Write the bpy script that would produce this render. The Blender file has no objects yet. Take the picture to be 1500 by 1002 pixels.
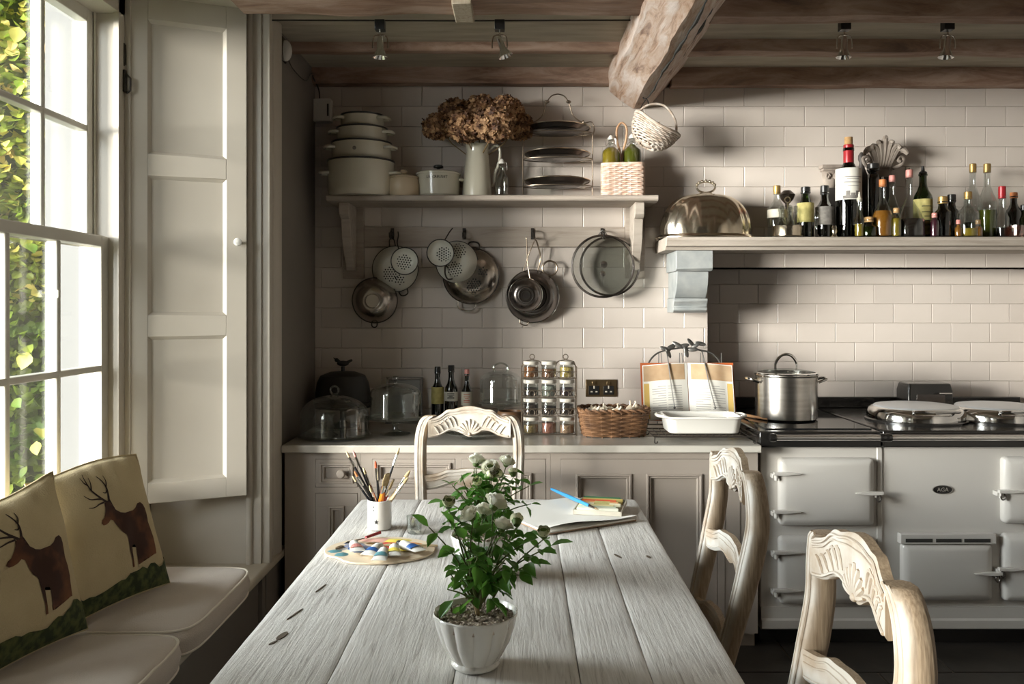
import bpy, bmesh, math, random
from mathutils import Vector, Matrix, noise, Euler
R = random.Random(7)
PI = math.pi
scene = bpy.context.scene
C = scene.collection

# ---------------------------------------------------------------- camera
CAMZ = 1.43
F = 1260.0
cam_d = bpy.data.cameras.new('camera')
cam = bpy.data.objects.new('camera', cam_d)
C.objects.link(cam)
cam.location = (0, 0, CAMZ)
cam.rotation_euler = (PI/2, 0, 0)
cam_d.sensor_width = 36.0
cam_d.lens = F/1500*36
cam_d.shift_x = -12/1500
cam_d.shift_y = -51/1500
cam_d.clip_start = 0.02
scene.camera = cam

# ---------------------------------------------------------------- world, sun, daylight
world = bpy.data.worlds.new('world')
scene.world = world
world.use_nodes = True
wn = world.node_tree.nodes
bg = wn['Background']
sky = wn.new('ShaderNodeTexSky')
sky.sky_type = 'NISHITA'
sky.sun_disc = False
sky.sun_elevation = math.radians(38)
sky.sun_rotation = math.radians(200)
sky.air_density = 1.0
sky.dust_density = 3.0
hs = wn.new('ShaderNodeHueSaturation')
hs.inputs['Saturation'].default_value = 0.45
world.node_tree.links.new(sky.outputs[0], hs.inputs['Color'])
world.node_tree.links.new(hs.outputs[0], bg.inputs['Color'])
bg.inputs['Strength'].default_value = 0.11

def add_light(name, typ, loc, target, energy, color, size=None, sizey=None):
    d = bpy.data.lights.new(name, typ)
    d.energy = energy
    d.color = color
    if typ == 'AREA':
        d.shape = 'RECTANGLE'
        d.size = size
        d.size_y = sizey or size
    o = bpy.data.objects.new(name, d)
    C.objects.link(o)
    o.location = loc
    v = Vector(target) - Vector(loc)
    o.rotation_euler = v.to_track_quat('-Z', 'Y').to_euler()
    return o
sun = add_light('sun', 'SUN', (-2, -4, 6), (-2.35, 0.9, 2.2), 2.2, (1.0, 0.93, 0.80))
sun.data.angle = math.radians(3)
# daylight outside the seen window; near fill through an added, unseen second window
add_light('daylight_front', 'AREA', (-18.5, -8.2, 2.5), (-0.5, 3.2, 1.5), 21500, (1.0, 0.955, 0.89), 9.0, 5.0)
add_light('daylight_side', 'AREA', (-7.2, 1.7, 3.2), (-0.6, 2.0, 1.0), 2300, (0.92, 0.965, 1.0), 5.6, 4.2)
add_light('fill_near', 'AREA', (-3.0, -0.6, 2.5), (0.7, 1.2, 0.8), 170, (0.93, 0.97, 1.0), 1.6, 1.7)

scene.view_settings.view_transform = 'Standard'
scene.view_settings.look = 'None'
scene.view_settings.gamma = 1.0
scene.view_settings.use_curve_mapping = False
scene.view_settings.exposure = 0.13
scene.cycles.transparent_max_bounces = 32
scene.cycles.max_bounces = 8
scene.cycles.diffuse_bounces = 5
scene.cycles.glossy_bounces = 4
scene.cycles.caustics_reflective = False
scene.cycles.caustics_refractive = False
scene.cycles.sample_clamp_indirect = 4.0

# ---------------------------------------------------------------- materials
MATS = {}
def _ramp(nt, stops):
    r = nt.nodes.new('ShaderNodeValToRGB')
    e = r.color_ramp.elements
    while len(e) < len(stops): e.new(0.5)
    for k, (p, c) in enumerate(stops):
        e[k].position = p
        e[k].color = (*c, 1)
    return r
def mat(name, col, rough=0.5, metal=0.0, col2=None, scale=8.0, stretch=(1,1,1), lo=0.35, hi=0.65, bump=0.0, bscale=None,
        detail=4.0, coat=0.0, rnd=0.0, trans=0.0, sheen=0.0, dist=0.0, sss=0.0, emit=None):
    if name in MATS: return MATS[name]
    m = bpy.data.materials.new(name)
    m.use_nodes = True
    nt = m.node_tree
    L = nt.links.new
    b = nt.nodes['Principled BSDF']
    b.inputs['Base Color'].default_value = (*col, 1)
    b.inputs['Roughness'].default_value = rough
    b.inputs['Metallic'].default_value = metal
    if coat: b.inputs['Coat Weight'].default_value = coat; b.inputs['Coat Roughness'].default_value = 0.15
    if sheen: b.inputs['Sheen Weight'].default_value = sheen
    if sss:
        b.inputs['Subsurface Weight'].default_value = sss
        b.inputs['Subsurface Radius'].default_value = (0.01, 0.01, 0.005)
    out = None
    if col2 is not None or bump:
        tc = nt.nodes.new('ShaderNodeTexCoord')
        mp = nt.nodes.new('ShaderNodeMapping')
        mp.inputs['Scale'].default_value = stretch
        L(tc.outputs['Object'], mp.inputs[0])
        nz = nt.nodes.new('ShaderNodeTexNoise')
        nz.inputs['Scale'].default_value = scale
        nz.inputs['Detail'].default_value = detail
        nz.inputs['Distortion'].default_value = dist
        L(mp.outputs[0], nz.inputs['Vector'])
        if col2 is not None:
            r = _ramp(nt, [(lo, col), (hi, col2)])
            L(nz.outputs['Fac'], r.inputs[0])
            out = r.outputs[0]
        if bump:
            nb = nz
            if bscale:
                nb = nt.nodes.new('ShaderNodeTexNoise')
                nb.inputs['Scale'].default_value = bscale
                nb.inputs['Detail'].default_value = 5
                L(mp.outputs[0], nb.inputs['Vector'])
            bp = nt.nodes.new('ShaderNodeBump')
            bp.inputs['Strength'].default_value = bump
            bp.inputs['Distance'].default_value = 0.004
            L(nb.outputs['Fac'], bp.inputs['Height'])
            L(bp.outputs[0], b.inputs['Normal'])
    if rnd:
        oi = nt.nodes.new('ShaderNodeObjectInfo')
        mr = nt.nodes.new('ShaderNodeMapRange')
        mr.inputs['To Min'].default_value = 1-rnd
        mr.inputs['To Max'].default_value = 1+rnd
        L(oi.outputs['Random'], mr.inputs[0])
        h = nt.nodes.new('ShaderNodeHueSaturation')
        h.inputs['Color'].default_value = (*col, 1)
        L(mr.outputs[0], h.inputs['Value'])
        if out: L(out, h.inputs['Color'])
        out = h.outputs[0]
    if out: L(out, b.inputs['Base Color'])
    if emit: 
        b.inputs['Emission Color'].default_value = (*emit[0], 1)
        b.inputs['Emission Strength'].default_value = emit[1]
    MATS[name] = m
    return m
def glass(name, tint=(1,1,1), refl=0.1, rough=0.02, edge=0.55):
    """thin glass wall: light passes straight through, tinted, with a mirror sheen growing towards grazing angles"""
    if name in MATS: return MATS[name]
    m = bpy.data.materials.new(name)
    m.use_nodes = True
    nt = m.node_tree
    L = nt.links.new
    nt.nodes.remove(nt.nodes['Principled BSDF'])
    t = nt.nodes.new('ShaderNodeBsdfTransparent')
    t.inputs[0].default_value = (*tint, 1)
    g = nt.nodes.new('ShaderNodeBsdfGlossy')
    g.inputs['Roughness'].default_value = rough
    g.inputs['Color'].default_value = (0.95, 0.97, 0.97, 1)
    lw = nt.nodes.new('ShaderNodeLayerWeight')
    lw.inputs['Blend'].default_value = 0.25
    mr = nt.nodes.new('ShaderNodeMapRange')
    mr.inputs['To Min'].default_value = refl
    mr.inputs['To Max'].default_value = edge
    L(lw.outputs['Facing'], mr.inputs[0])
    mx = nt.nodes.new('ShaderNodeMixShader')
    L(mr.outputs[0], mx.inputs[0]); L(t.outputs[0], mx.inputs[1]); L(g.outputs[0], mx.inputs[2])
    L(mx.outputs[0], nt.nodes['Material Output'].inputs[0])
    MATS[name] = m
    return m

def wood_old(name, base, dark, light, axis=1, scale=9.0, stretch=18.0, rough=0.7, bump=0.5, mixf=0.35):
    """weathered wood with streaky grain along one object axis"""
    m = bpy.data.materials.new(name)
    m.use_nodes = True
    nt = m.node_tree
    L = nt.links.new
    b = nt.nodes['Principled BSDF']
    b.inputs['Roughness'].default_value = rough
    tc = nt.nodes.new('ShaderNodeTexCoord')
    oi = nt.nodes.new('ShaderNodeObjectInfo')
    add = nt.nodes.new('ShaderNodeVectorMath'); add.operation = 'ADD'
    sc = nt.nodes.new('ShaderNodeVectorMath'); sc.operation = 'SCALE'
    sc.inputs[0].default_value = (3.1, 7.7, 5.3)
    L(oi.outputs['Random'], sc.inputs['Scale'])
    L(tc.outputs['Object'], add.inputs[0]); L(sc.outputs[0], add.inputs[1])
    mp = nt.nodes.new('ShaderNodeMapping')
    s = [stretch, stretch, stretch]; s[axis] = 1.0
    mp.inputs['Scale'].default_value = s
    L(add.outputs[0], mp.inputs[0])
    n1 = nt.nodes.new('ShaderNodeTexNoise')
    n1.inputs['Scale'].default_value = scale*0.45
    n1.inputs['Detail'].default_value = 8
    n1.inputs['Roughness'].default_value = 0.68
    n1.inputs['Distortion'].default_value = 0.7
    L(mp.outputs[0], n1.inputs['Vector'])
    n2 = nt.nodes.new('ShaderNodeTexNoise')
    n2.inputs['Scale'].default_value = 3.0
    n2.inputs['Detail'].default_value = 4
    L(add.outputs[0], n2.inputs['Vector'])
    r = _ramp(nt, [(0.33, dark), (0.44, base), (0.60, light)])
    L(n1.outputs['Fac'], r.inputs[0])
    r2 = _ramp(nt, [(0.35, tuple(x*0.80 for x in base)), (0.65, light)])
    L(n2.outputs['Fac'], r2.inputs[0])
    mx = nt.nodes.new('ShaderNodeMix'); mx.data_type = 'RGBA'; mx.inputs[0].default_value = mixf
    L(r.outputs[0], mx.inputs[6]); L(r2.outputs[0], mx.inputs[7])
    L(mx.outputs[2], b.inputs['Base Color'])
    bp = nt.nodes.new('ShaderNodeBump')
    bp.inputs['Strength'].default_value = bump
    bp.inputs['Distance'].default_value = 0.006
    L(n1.outputs['Fac'], bp.inputs['Height']); L(bp.outputs[0], b.inputs['Normal'])
    MATS[name] = m
    return m

def chair_mat():
    """limewashed oak: white on the show faces (object -Y), worn back to tan wood on the others"""
    m = bpy.data.materials.new('limewashed_oak')
    m.use_nodes = True
    nt = m.node_tree; L = nt.links.new
    b = nt.nodes['Principled BSDF']; b.inputs['Roughness'].default_value = 0.6
    tc = nt.nodes.new('ShaderNodeTexCoord')
    sx = nt.nodes.new('ShaderNodeSeparateXYZ'); L(tc.outputs['Normal'], sx.inputs[0])
    mp = nt.nodes.new('ShaderNodeMapping'); mp.inputs['Scale'].default_value = (26, 26, 2)
    L(tc.outputs['Object'], mp.inputs[0])
    nz = nt.nodes.new('ShaderNodeTexNoise'); nz.inputs['Scale'].default_value = 9; nz.inputs['Detail'].default_value = 6
    L(mp.outputs[0], nz.inputs['Vector'])
    n2 = nt.nodes.new('ShaderNodeTexNoise'); n2.inputs['Scale'].default_value = 7; n2.inputs['Detail'].default_value = 5
    L(tc.outputs['Object'], n2.inputs['Vector'])
    white = _ramp(nt, [(0.38, (0.37, 0.29, 0.21)), (0.54, (0.54, 0.505, 0.45))]); L(n2.outputs['Fac'], white.inputs[0])
    tan = _ramp(nt, [(0.3, (0.25, 0.175, 0.11)), (0.65, (0.42, 0.32, 0.215))]); L(nz.outputs['Fac'], tan.inputs[0])
    mr = nt.nodes.new('ShaderNodeMapRange')
    mr.inputs['From Min'].default_value = -0.15; mr.inputs['From Max'].default_value = -0.75
    L(sx.outputs['Y'], mr.inputs[0])
    mx = nt.nodes.new('ShaderNodeMix'); mx.data_type = 'RGBA'
    L(mr.outputs[0], mx.inputs[0]); L(tan.outputs[0], mx.inputs[6]); L(white.outputs[0], mx.inputs[7])
    L(mx.outputs[2], b.inputs['Base Color'])
    bp = nt.nodes.new('ShaderNodeBump'); bp.inputs['Strength'].default_value = 0.25; bp.inputs['Distance'].default_value = 0.003
    L(nz.outputs['Fac'], bp.inputs['Height']); L(bp.outputs[0], b.inputs['Normal'])
    MATS[m.name] = m
    return m

M_tile = mat('glazed_white_tile', (0.62, 0.555, 0.505), 0.30, col2=(0.57, 0.51, 0.46), scale=3, bump=0.06, bscale=14, rnd=0.045, coat=0.2)
M_grout = mat('tile_grout', (0.58, 0.52, 0.46), 0.9, bump=0.2, scale=40)
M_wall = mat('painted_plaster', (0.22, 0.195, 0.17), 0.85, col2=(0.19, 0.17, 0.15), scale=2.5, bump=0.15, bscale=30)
M_lightwall = mat('pale_plaster', (0.26, 0.23, 0.20), 0.85, col2=(0.23, 0.205, 0.18), scale=2.5)
M_ceil = mat('lime_plaster_boards', (0.47, 0.42, 0.34), 0.9, col2=(0.36, 0.315, 0.25), scale=4, stretch=(1,6,1), bump=0.4, bscale=12)
M_joist = wood_old('limed_oak_joist', (0.24, 0.135, 0.088), (0.07, 0.036, 0.024), (0.44, 0.32, 0.255), axis=0, scale=6, stretch=5, bump=1.0)
M_beam = wood_old('limed_oak_beam', (0.47, 0.31, 0.215), (0.14, 0.06, 0.033), (0.66, 0.57, 0.52), axis=1, scale=8, stretch=7, bump=1.0, mixf=0.22)
M_cream = mat('cream_gloss_paint', (0.51, 0.47, 0.405), 0.38, col2=(0.47, 0.43, 0.37), scale=2.2, bump=0.05, bscale=25)
M_white = mat('white_gloss_paint', (0.56, 0.54, 0.48), 0.35, col2=(0.50, 0.48, 0.42), scale=3)
M_extdimmed = mat('dimmed_white_render', (0.15, 0.15, 0.148), 0.8)  # colour darkened to offset strong daylight; the reveal itself is white
M_stone = mat('seat_stone', (0.50, 0.45, 0.36), 0.6, col2=(0.45, 0.40, 0.32), scale=5)
M_dkpanel = mat('dark_grey_paint', (0.17, 0.15, 0.13), 0.6)
M_slate = mat('dark_slate', (0.030, 0.026, 0.022), 0.35, col2=(0.05, 0.043, 0.036), scale=6, bump=0.25, bscale=18, rnd=0.15)
M_fgrout = mat('pale_floor_grout', (0.22, 0.19, 0.16), 0.9)
M_cab = mat('taupe_cabinet_paint', (0.385, 0.335, 0.290), 0.5, col2=(0.365, 0.317, 0.272), scale=3)
M_cabline = mat('taupe_recess_paint', (0.19, 0.16, 0.135), 0.6)
M_marble = mat('pale_stone_worktop', (0.56, 0.53, 0.47), 0.16, col2=(0.42, 0.39, 0.34), scale=3.5, lo=0.45, hi=0.75, dist=1.5)
M_shelf = wood_old('pale_taupe_shelf_wood', (0.38, 0.32, 0.27), (0.25, 0.20, 0.165), (0.46, 0.40, 0.345), axis=0, scale=7, stretch=12, bump=0.15)
M_mantel = wood_old('washed_mantel_wood', (0.40, 0.345, 0.29), (0.28, 0.23, 0.19), (0.47, 0.415, 0.36), axis=0, scale=7, stretch=10, bump=0.2)
M_bluegrey = mat('blue_grey_paint', (0.25, 0.27, 0.27), 0.6, col2=(0.34, 0.35, 0.345), scale=14, bump=0.2)
M_table = wood_old('whitewashed_table_wood', (0.56, 0.535, 0.495), (0.24, 0.215, 0.19), (0.70, 0.68, 0.64), axis=1, scale=13, stretch=22, bump=0.45, rough=0.55)
M_tabdark = mat('table_under_wood', (0.33, 0.30, 0.26), 0.7)
M_chair = chair_mat()
M_rush = mat('rush_seat', (0.42, 0.32, 0.18), 0.8, col2=(0.30, 0.22, 0.12), scale=30, bump=0.6)
M_linen = mat('oatmeal_linen', (0.52, 0.45, 0.385), 0.9, col2=(0.47, 0.405, 0.34), scale=5, bump=0.35, bscale=260, sheen=0.2)
M_pipe = mat('linen_piping', (0.66, 0.60, 0.50), 0.85)
M_pillow = mat('natural_canvas', (0.50, 0.41, 0.245), 0.95, col2=(0.43, 0.345, 0.20), scale=4, bump=0.5, bscale=220)
M_steelb = mat('brown_tinted_steel', (0.42, 0.38, 0.34), 0.22, 1.0)
M_stag = mat('stag_brown_print', (0.040, 0.014, 0.007), 0.9, col2=(0.16, 0.058, 0.022), scale=9, lo=0.42, hi=0.62)
M_antler = mat('antler_dark_print', (0.025, 0.012, 0.008), 0.9)
M_grass = mat('heather_green_print', (0.018, 0.028, 0.008), 0.95, col2=(0.075, 0.085, 0.025), scale=40, lo=0.40, hi=0.62)
M_enamel = mat('cream_cooker_enamel', (0.58, 0.555, 0.515), 0.22, coat=0.3)
M_blackenamel = mat('black_enamel', (0.012, 0.011, 0.010), 0.18, coat=0.4)
M_castiron = mat('cast_iron', (0.018, 0.016, 0.014), 0.5)
M_chrome = mat('chrome', (0.78, 0.77, 0.75), 0.10, 1.0)
M_brushed = mat('brushed_steel', (0.62, 0.59, 0.55), 0.24, 1.0, col2=(0.50, 0.47, 0.43), scale=6, stretch=(1,1,12))
M_silver = mat('tarnished_silver', (0.88, 0.81, 0.69), 0.17, 1.0, col2=(0.66, 0.57, 0.44), scale=5)
M_darksteel = mat('dark_steel', (0.20, 0.18, 0.17), 0.26, 1.0)
M_pewter = mat('grey_pewter', (0.17, 0.165, 0.155), 0.42, 0.8)
M_iron = mat('iron_wire', (0.05, 0.042, 0.036), 0.5, 0.6)
M_wire = mat('antique_silver_wire', (0.26, 0.21, 0.16), 0.35, 0.9)
M_pot = mat('cream_enamel_pot', (0.60, 0.57, 0.47), 0.18, coat=0.5)
M_crock = mat('buff_stoneware', (0.52, 0.42, 0.29), 0.4)
M_china = mat('white_china', (0.72, 0.70, 0.65), 0.18, coat=0.4)
M_enamelw = mat('white_enamelware', (0.62, 0.61, 0.54), 0.28, coat=0.3)
M_rim = mat('dark_enamel_rim', (0.03, 0.028, 0.026), 0.3)
M_hole = mat('hole_shadow', (0.03, 0.028, 0.025), 0.8)
M_glass = glass('clear_glass', (0.86, 0.88, 0.87), 0.06, edge=0.75)
M_glassthick = glass('clear_glass_thick', (0.80, 0.82, 0.80), 0.09, edge=0.75)
M_pane = glass('window_glass', (0.97, 0.98, 0.97), 0.03, edge=0.35)
M_greyglass = glass('smoked_lid_glass', (0.845, 0.855, 0.845), 0.05, edge=0.14)
M_greeng = glass('green_bottle_glass', (0.10, 0.17, 0.05), 0.07)
M_darkg = glass('dark_bottle_glass', (0.045, 0.04, 0.03), 0.07)
M_oil = mat('olive_oil', (0.17, 0.125, 0.012), 0.15, col2=(0.26, 0.19, 0.02), scale=12)
M_oilg = mat('green_olive_oil', (0.085, 0.095, 0.010), 0.15)
M_amber = mat('amber_liquid', (0.22, 0.09, 0.012), 0.15)
M_darkliq = mat('dark_liquid', (0.016, 0.012, 0.010), 0.12)
M_purple = mat('purple_vinegar', (0.05, 0.012, 0.022), 0.15)
M_cork = mat('cork', (0.46, 0.28, 0.12), 0.85, col2=(0.33, 0.19, 0.08), scale=60)
M_gold = mat('gold_foil', (0.38, 0.25, 0.09), 0.45, 0.7)
M_redfoil = mat('red_foil', (0.34, 0.016, 0.022), 0.35, 0.2)
M_pink = mat('pink_cap', (0.55, 0.23, 0.20), 0.5)
M_blackcap = mat('black_cap', (0.012, 0.012, 0.012), 0.35)
M_orange = mat('orange_stopper', (0.50, 0.17, 0.05), 0.6)
M_label = mat('cream_label', (0.58, 0.54, 0.45), 0.8, col2=(0.50, 0.46, 0.38), scale=20)
M_labelw = mat('white_label', (0.66, 0.64, 0.58), 0.8)
M_labely = mat('yellow_label', (0.52, 0.46, 0.18), 0.8, col2=(0.40, 0.34, 0.12), scale=40)
M_labelg = mat('grey_label', (0.26, 0.24, 0.22), 0.8, col2=(0.14, 0.13, 0.12), scale=40)
M_ink = mat('black_ink', (0.02, 0.02, 0.02), 0.8)
M_inkred = mat('red_ink', (0.45, 0.06, 0.03), 0.8)
M_wicker = mat('brown_wicker', (0.22, 0.11, 0.05), 0.65, col2=(0.10, 0.048, 0.022), scale=25)
M_whitewick = mat('whitewashed_wicker', (0.66, 0.60, 0.54), 0.75, col2=(0.46, 0.36, 0.28), scale=30)
M_pinkwick = mat('pale_pink_wicker', (0.72, 0.60, 0.52), 0.75, col2=(0.58, 0.38, 0.28), scale=45)
M_cane = mat('tan_cane', (0.50, 0.30, 0.17), 0.6)
M_petal = mat('dried_petal', (0.58, 0.36, 0.19), 0.8, col2=(0.17, 0.075, 0.035), scale=22, lo=0.38, hi=0.62, rnd=0.25)
M_petald = mat('dried_petal_dark', (0.20, 0.10, 0.045), 0.8, col2=(0.06, 0.026, 0.015), scale=22, lo=0.38, hi=0.62, rnd=0.25)
M_leaf = mat('rose_leaf', (0.045, 0.14, 0.022), 0.34, col2=(0.11, 0.26, 0.045), scale=9, rnd=0.35)
M_stem = mat('green_stem', (0.10, 0.12, 0.03), 0.6)
M_woodstem = mat('woody_stem', (0.22, 0.15, 0.07), 0.8)
M_rose = mat('cream_rose_petal', (0.86, 0.84, 0.66), 0.6, col2=(0.92, 0.91, 0.84), scale=20)
M_bud = mat('rose_bud', (0.74, 0.76, 0.42), 0.6, col2=(0.84, 0.83, 0.62), scale=30)
M_gravel = mat('mixed_gravel', (0.62, 0.52, 0.43), 0.8, col2=(0.20, 0.15, 0.12), scale=110, lo=0.4, hi=0.6)
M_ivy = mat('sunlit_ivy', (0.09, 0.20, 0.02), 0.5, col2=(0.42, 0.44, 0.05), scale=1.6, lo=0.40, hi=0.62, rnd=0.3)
M_ivyy = mat('yellow_ivy', (0.48, 0.46, 0.08), 0.5, col2=(0.68, 0.52, 0.20), scale=2.5, lo=0.42, hi=0.62, rnd=0.3)
M_ground = mat('garden_ground', (0.10, 0.12, 0.04), 0.95, col2=(0.05, 0.06, 0.02), scale=5)
M_paper = mat('drawing_paper', (0.74, 0.72, 0.66), 0.9)
M_brown = mat('brown_kraft', (0.33, 0.21, 0.13), 0.8)
M_palwood = mat('palette_wood', (0.72, 0.60, 0.44), 0.6, col2=(0.66, 0.53, 0.37), scale=6, stretch=(1,8,1))
M_brass = mat('aged_brass', (0.20, 0.145, 0.08), 0.35, 0.9)
M_plaster = mat('carved_plaster', (0.36, 0.31, 0.265), 0.8, col2=(0.22, 0.18, 0.15), scale=14, bump=0.4)
M_plastic = mat('white_plastic', (0.66, 0.64, 0.60), 0.45)
M_garlic = mat('garlic_skin', (0.68, 0.62, 0.50), 0.7, col2=(0.52, 0.40, 0.27), scale=30)
def translucent(m, fac, col):
    nt = m.node_tree; L = nt.links.new
    out = nt.nodes['Material Output']; b = nt.nodes['Principled BSDF']
    t = nt.nodes.new('ShaderNodeBsdfTranslucent'); t.inputs[0].default_value = (*col, 1)
    mx = nt.nodes.new('ShaderNodeMixShader'); mx.inputs[0].default_value = fac
    L(b.outputs[0], mx.inputs[1]); L(t.outputs[0], mx.inputs[2]); L(mx.outputs[0], out.inputs[0])
translucent(M_leaf, 0.35, (0.16, 0.36, 0.05)); translucent(M_rose, 0.30, (0.90, 0.88, 0.75)); translucent(M_petal, 0.22, (0.60, 0.36, 0.18))
translucent(M_ivy, 0.35, (0.35, 0.50, 0.06))
def flat(name, c, r=0.5, me=0.0): return mat(name, c, r, me)

# ---------------------------------------------------------------- mesh building
def link(name, me, parent=None):
    o = bpy.data.objects.new(name, me)
    C.objects.link(o)
    if parent is not None: o.parent = parent
    return o
def tag(o, label=None, cat=None, group=None, kind=None):
    if label: o['label'] = label
    if cat: o['category'] = cat
    if group: o['group'] = group
    if kind: o['kind'] = kind
    return o
def thing(name, label, cat, loc=(0,0,0), rz=0.0, group=None):
    o = bpy.data.objects.new(name, None)
    C.objects.link(o)
    o.empty_display_size = 0.05
    o.location = loc
    o.rotation_euler = (0, 0, rz)
    return tag(o, label, cat, group)
def dup(o, parent=None, loc=None, rz=None, label=None):
    c = o.copy()
    C.objects.link(c)
    c.parent = parent
    if loc is not None: c.location = loc
    if rz is not None: c.rotation_euler = (0, 0, rz)
    if label: c['label'] = label
    for ch in list(o.children): dup(ch, c)
    return c
class MB:
    def __init__(s):
        s.v = []; s.f = []; s.M = Matrix.Identity(4)
    def at(s, m):
        s.M = m; return s
    def add(s, vs, fs):
        n = len(s.v)
        M = s.M
        s.v += [tuple(M @ Vector(p)) for p in vs]
        s.f += [tuple(i+n for i in f) for f in fs]
        return s
    def box(s, x0, x1, y0, y1, z0, z1):
        return s.add([(x0,y0,z0),(x1,y0,z0),(x1,y1,z0),(x0,y1,z0),(x0,y0,z1),(x1,y0,z1),(x1,y1,z1),(x0,y1,z1)],
                     [(0,3,2,1),(4,5,6,7),(0,1,5,4),(1,2,6,5),(2,3,7,6),(3,0,4,7)])
    def lathe(s, prof, n=32, sx=1.0, sy=1.0, flute=0, fd=0.0, cx=0, cy=0):
        vs = []; fs = []
        for (r, z) in prof:
            for k in range(n):
                a = 2*PI*k/n
                rr = r*(1 + (fd*(abs(math.cos(a*flute/2))-0.6) if flute else 0))
                vs.append((cx+rr*math.cos(a)*sx, cy+rr*math.sin(a)*sy, z))
        for i in range(len(prof)-1):
            for k in range(n):
                a = i*n+k; b = i*n+(k+1) % n
                fs.append((a, b, b+n, a+n))
        (r0, z0), (r1, z1) = prof[0], prof[-1]
        if len(prof) >= 3 and r0 > 1e-6 and r1 > 1e-6 and (abs(z0-z1) < 0.02 or (len(prof) == 4 and abs(r0-r1) < 1e-6)):
            m_ = (len(prof)-1)*n              # a ring: close the section instead of capping the ends
            for k in range(n): fs.append((m_+k, m_+(k+1) % n, (k+1) % n, k))
            return s.add(vs, fs)
        if prof[0][0] > 1e-6: fs.append(tuple(range(n-1, -1, -1)))
        if prof[-1][0] > 1e-6: fs.append(tuple((len(prof)-1)*n+k for k in range(n)))
        return s.add(vs, fs)
    def shell(s, prof, t, n=32, **k):
        """lathe open vessel of wall thickness t: profile from bottom centre out and up, then back down inside"""
        inner = [(max(r-t, 0.0), z+(t if i == 0 or prof[i][0] < 1e-6 else 0)) for i, (r, z) in enumerate(prof)]
        return s.lathe(prof + inner[::-1], n, **k)
    def cyl(s, r, z0, z1, n=24, cx=0, cy=0, r2=None):
        return s.lathe([(r, z0), (r if r2 is None else r2, z1)], n, cx=cx, cy=cy)
    def ball(s, c, r, n=12, m=8, sc=(1,1,1)):
        vs = []; fs = []
        for i in range(m+1):
            t = PI*i/m
            for k in range(n):
                a = 2*PI*k/n
                vs.append((c[0]+r*sc[0]*math.sin(t)*math.cos(a), c[1]+r*sc[1]*math.sin(t)*math.sin(a), c[2]-r*sc[2]*math.cos(t)))
        for i in range(m):
            for k in range(n):
                a = i*n+k; b = i*n+(k+1) % n
                fs.append((a, b, b+n, a+n))
        return s.add(vs, fs)
    def tube(s, pts, r, n=8, closed=False, r1=None):
        P = [Vector(p) for p in pts]
        N = len(P)
        vs = []; fs = []
        up = None
        for i in range(N):
            if closed: t = (P[(i+1) % N]-P[i-1])
            else: t = P[min(i+1, N-1)]-P[max(i-1, 0)]
            if t.length < 1e-9: t = Vector((0, 0, 1))
            t.normalize()
            if up is None:
                up = Vector((0, 0, 1)) if abs(t.z) < 0.9 else Vector((1, 0, 0))
            up = (up - t*up.dot(t))
            if up.length < 1e-6: up = t.orthogonal()
            up.normalize()
            sd = t.cross(up)
            rr = r if r1 is None else r+(r1-r)*i/max(N-1, 1)
            if callable(r): rr = r(i/max(N-1, 1))
            for k in range(n):
                a = 2*PI*k/n
                vs.append(P[i]+up*rr*math.cos(a)+sd*rr*math.sin(a))
        for i in range(N if closed else N-1):
            j = (i+1) % N
            for k in range(n):
                k2 = (k+1) % n
                fs.append((i*n+k, j*n+k, j*n+k2, i*n+k2))
        if not closed:
            fs.append(tuple(range(n))); fs.append(tuple((N-1)*n+k for k in range(n-1, -1, -1)))
        return s.add(vs, fs)
    def prism(s, poly, d0, d1, axis='y'):
        """poly of 2D points extruded along an axis. axis y: (x,z); x: (y,z); z: (x,y)"""
        n = len(poly)
        def p3(p, d):
            return (p[0], d, p[1]) if axis == 'y' else (d, p[0], p[1]) if axis == 'x' else (p[0], p[1], d)
        vs = [p3(p, d0) for p in poly]+[p3(p, d1) for p in poly]
        fs = [tuple(range(n)), tuple(range(2*n-1, n-1, -1))]
        for i in range(n):
            j = (i+1) % n
            fs.append((i, i+n, j+n, j))
        return s.add(vs, fs)
    def strip(s, n, fx, fzt, fzb, fy, t):
        """curved rail: x(u), top z(u), bottom z(u), front y(u), thickness t"""
        vs = []; fs = []
        for i in range(n+1):
            u = i/n
            x = fx(u); y = fy(u); a = fzt(u); b = fzb(u)
            c = (a+b)/2; h = (a-b)/2
            e = min(0.006, h*0.6)
            vs += [(x, y+e*0.7, b), (x, y, b+e), (x, y, a-e), (x, y+e*0.7, a), (x, y+t, a), (x, y+t, b)]
        m = 6
        for i in range(n):
            for k in range(m):
                k2 = (k+1) % m
                fs.append((i*m+k, (i+1)*m+k, (i+1)*m+k2, i*m+k2))
        fs.append(tuple(range(m-1, -1, -1))); fs.append(tuple(n*m+k for k in range(m)))
        return s.add(vs, fs)
    def sweep(s, pts, ws, ds):
        """rectangular section (chamfered) with fixed x / y axes swept along pts"""
        vs = []; fs = []
        for p, w, d in zip(pts, ws, ds):
            a = w/2; b = d/2; c = min(w, d)*0.22
            for (x, y) in ((-a+c, -b), (a-c, -b), (a, -b+c), (a, b-c), (a-c, b), (-a+c, b), (-a, b-c), (-a, -b+c)):
                vs.append((p[0]+x, p[1]+y, p[2]))
        m = 8; n = len(pts)
        for i in range(n-1):
            for k in range(m):
                k2 = (k+1) % m
                fs.append((i*m+k, i*m+k2, (i+1)*m+k2, (i+1)*m+k))
        fs.append(tuple(range(m-1, -1, -1))); fs.append(tuple((n-1)*m+k for k in range(m)))
        return s.add(vs, fs)
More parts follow.
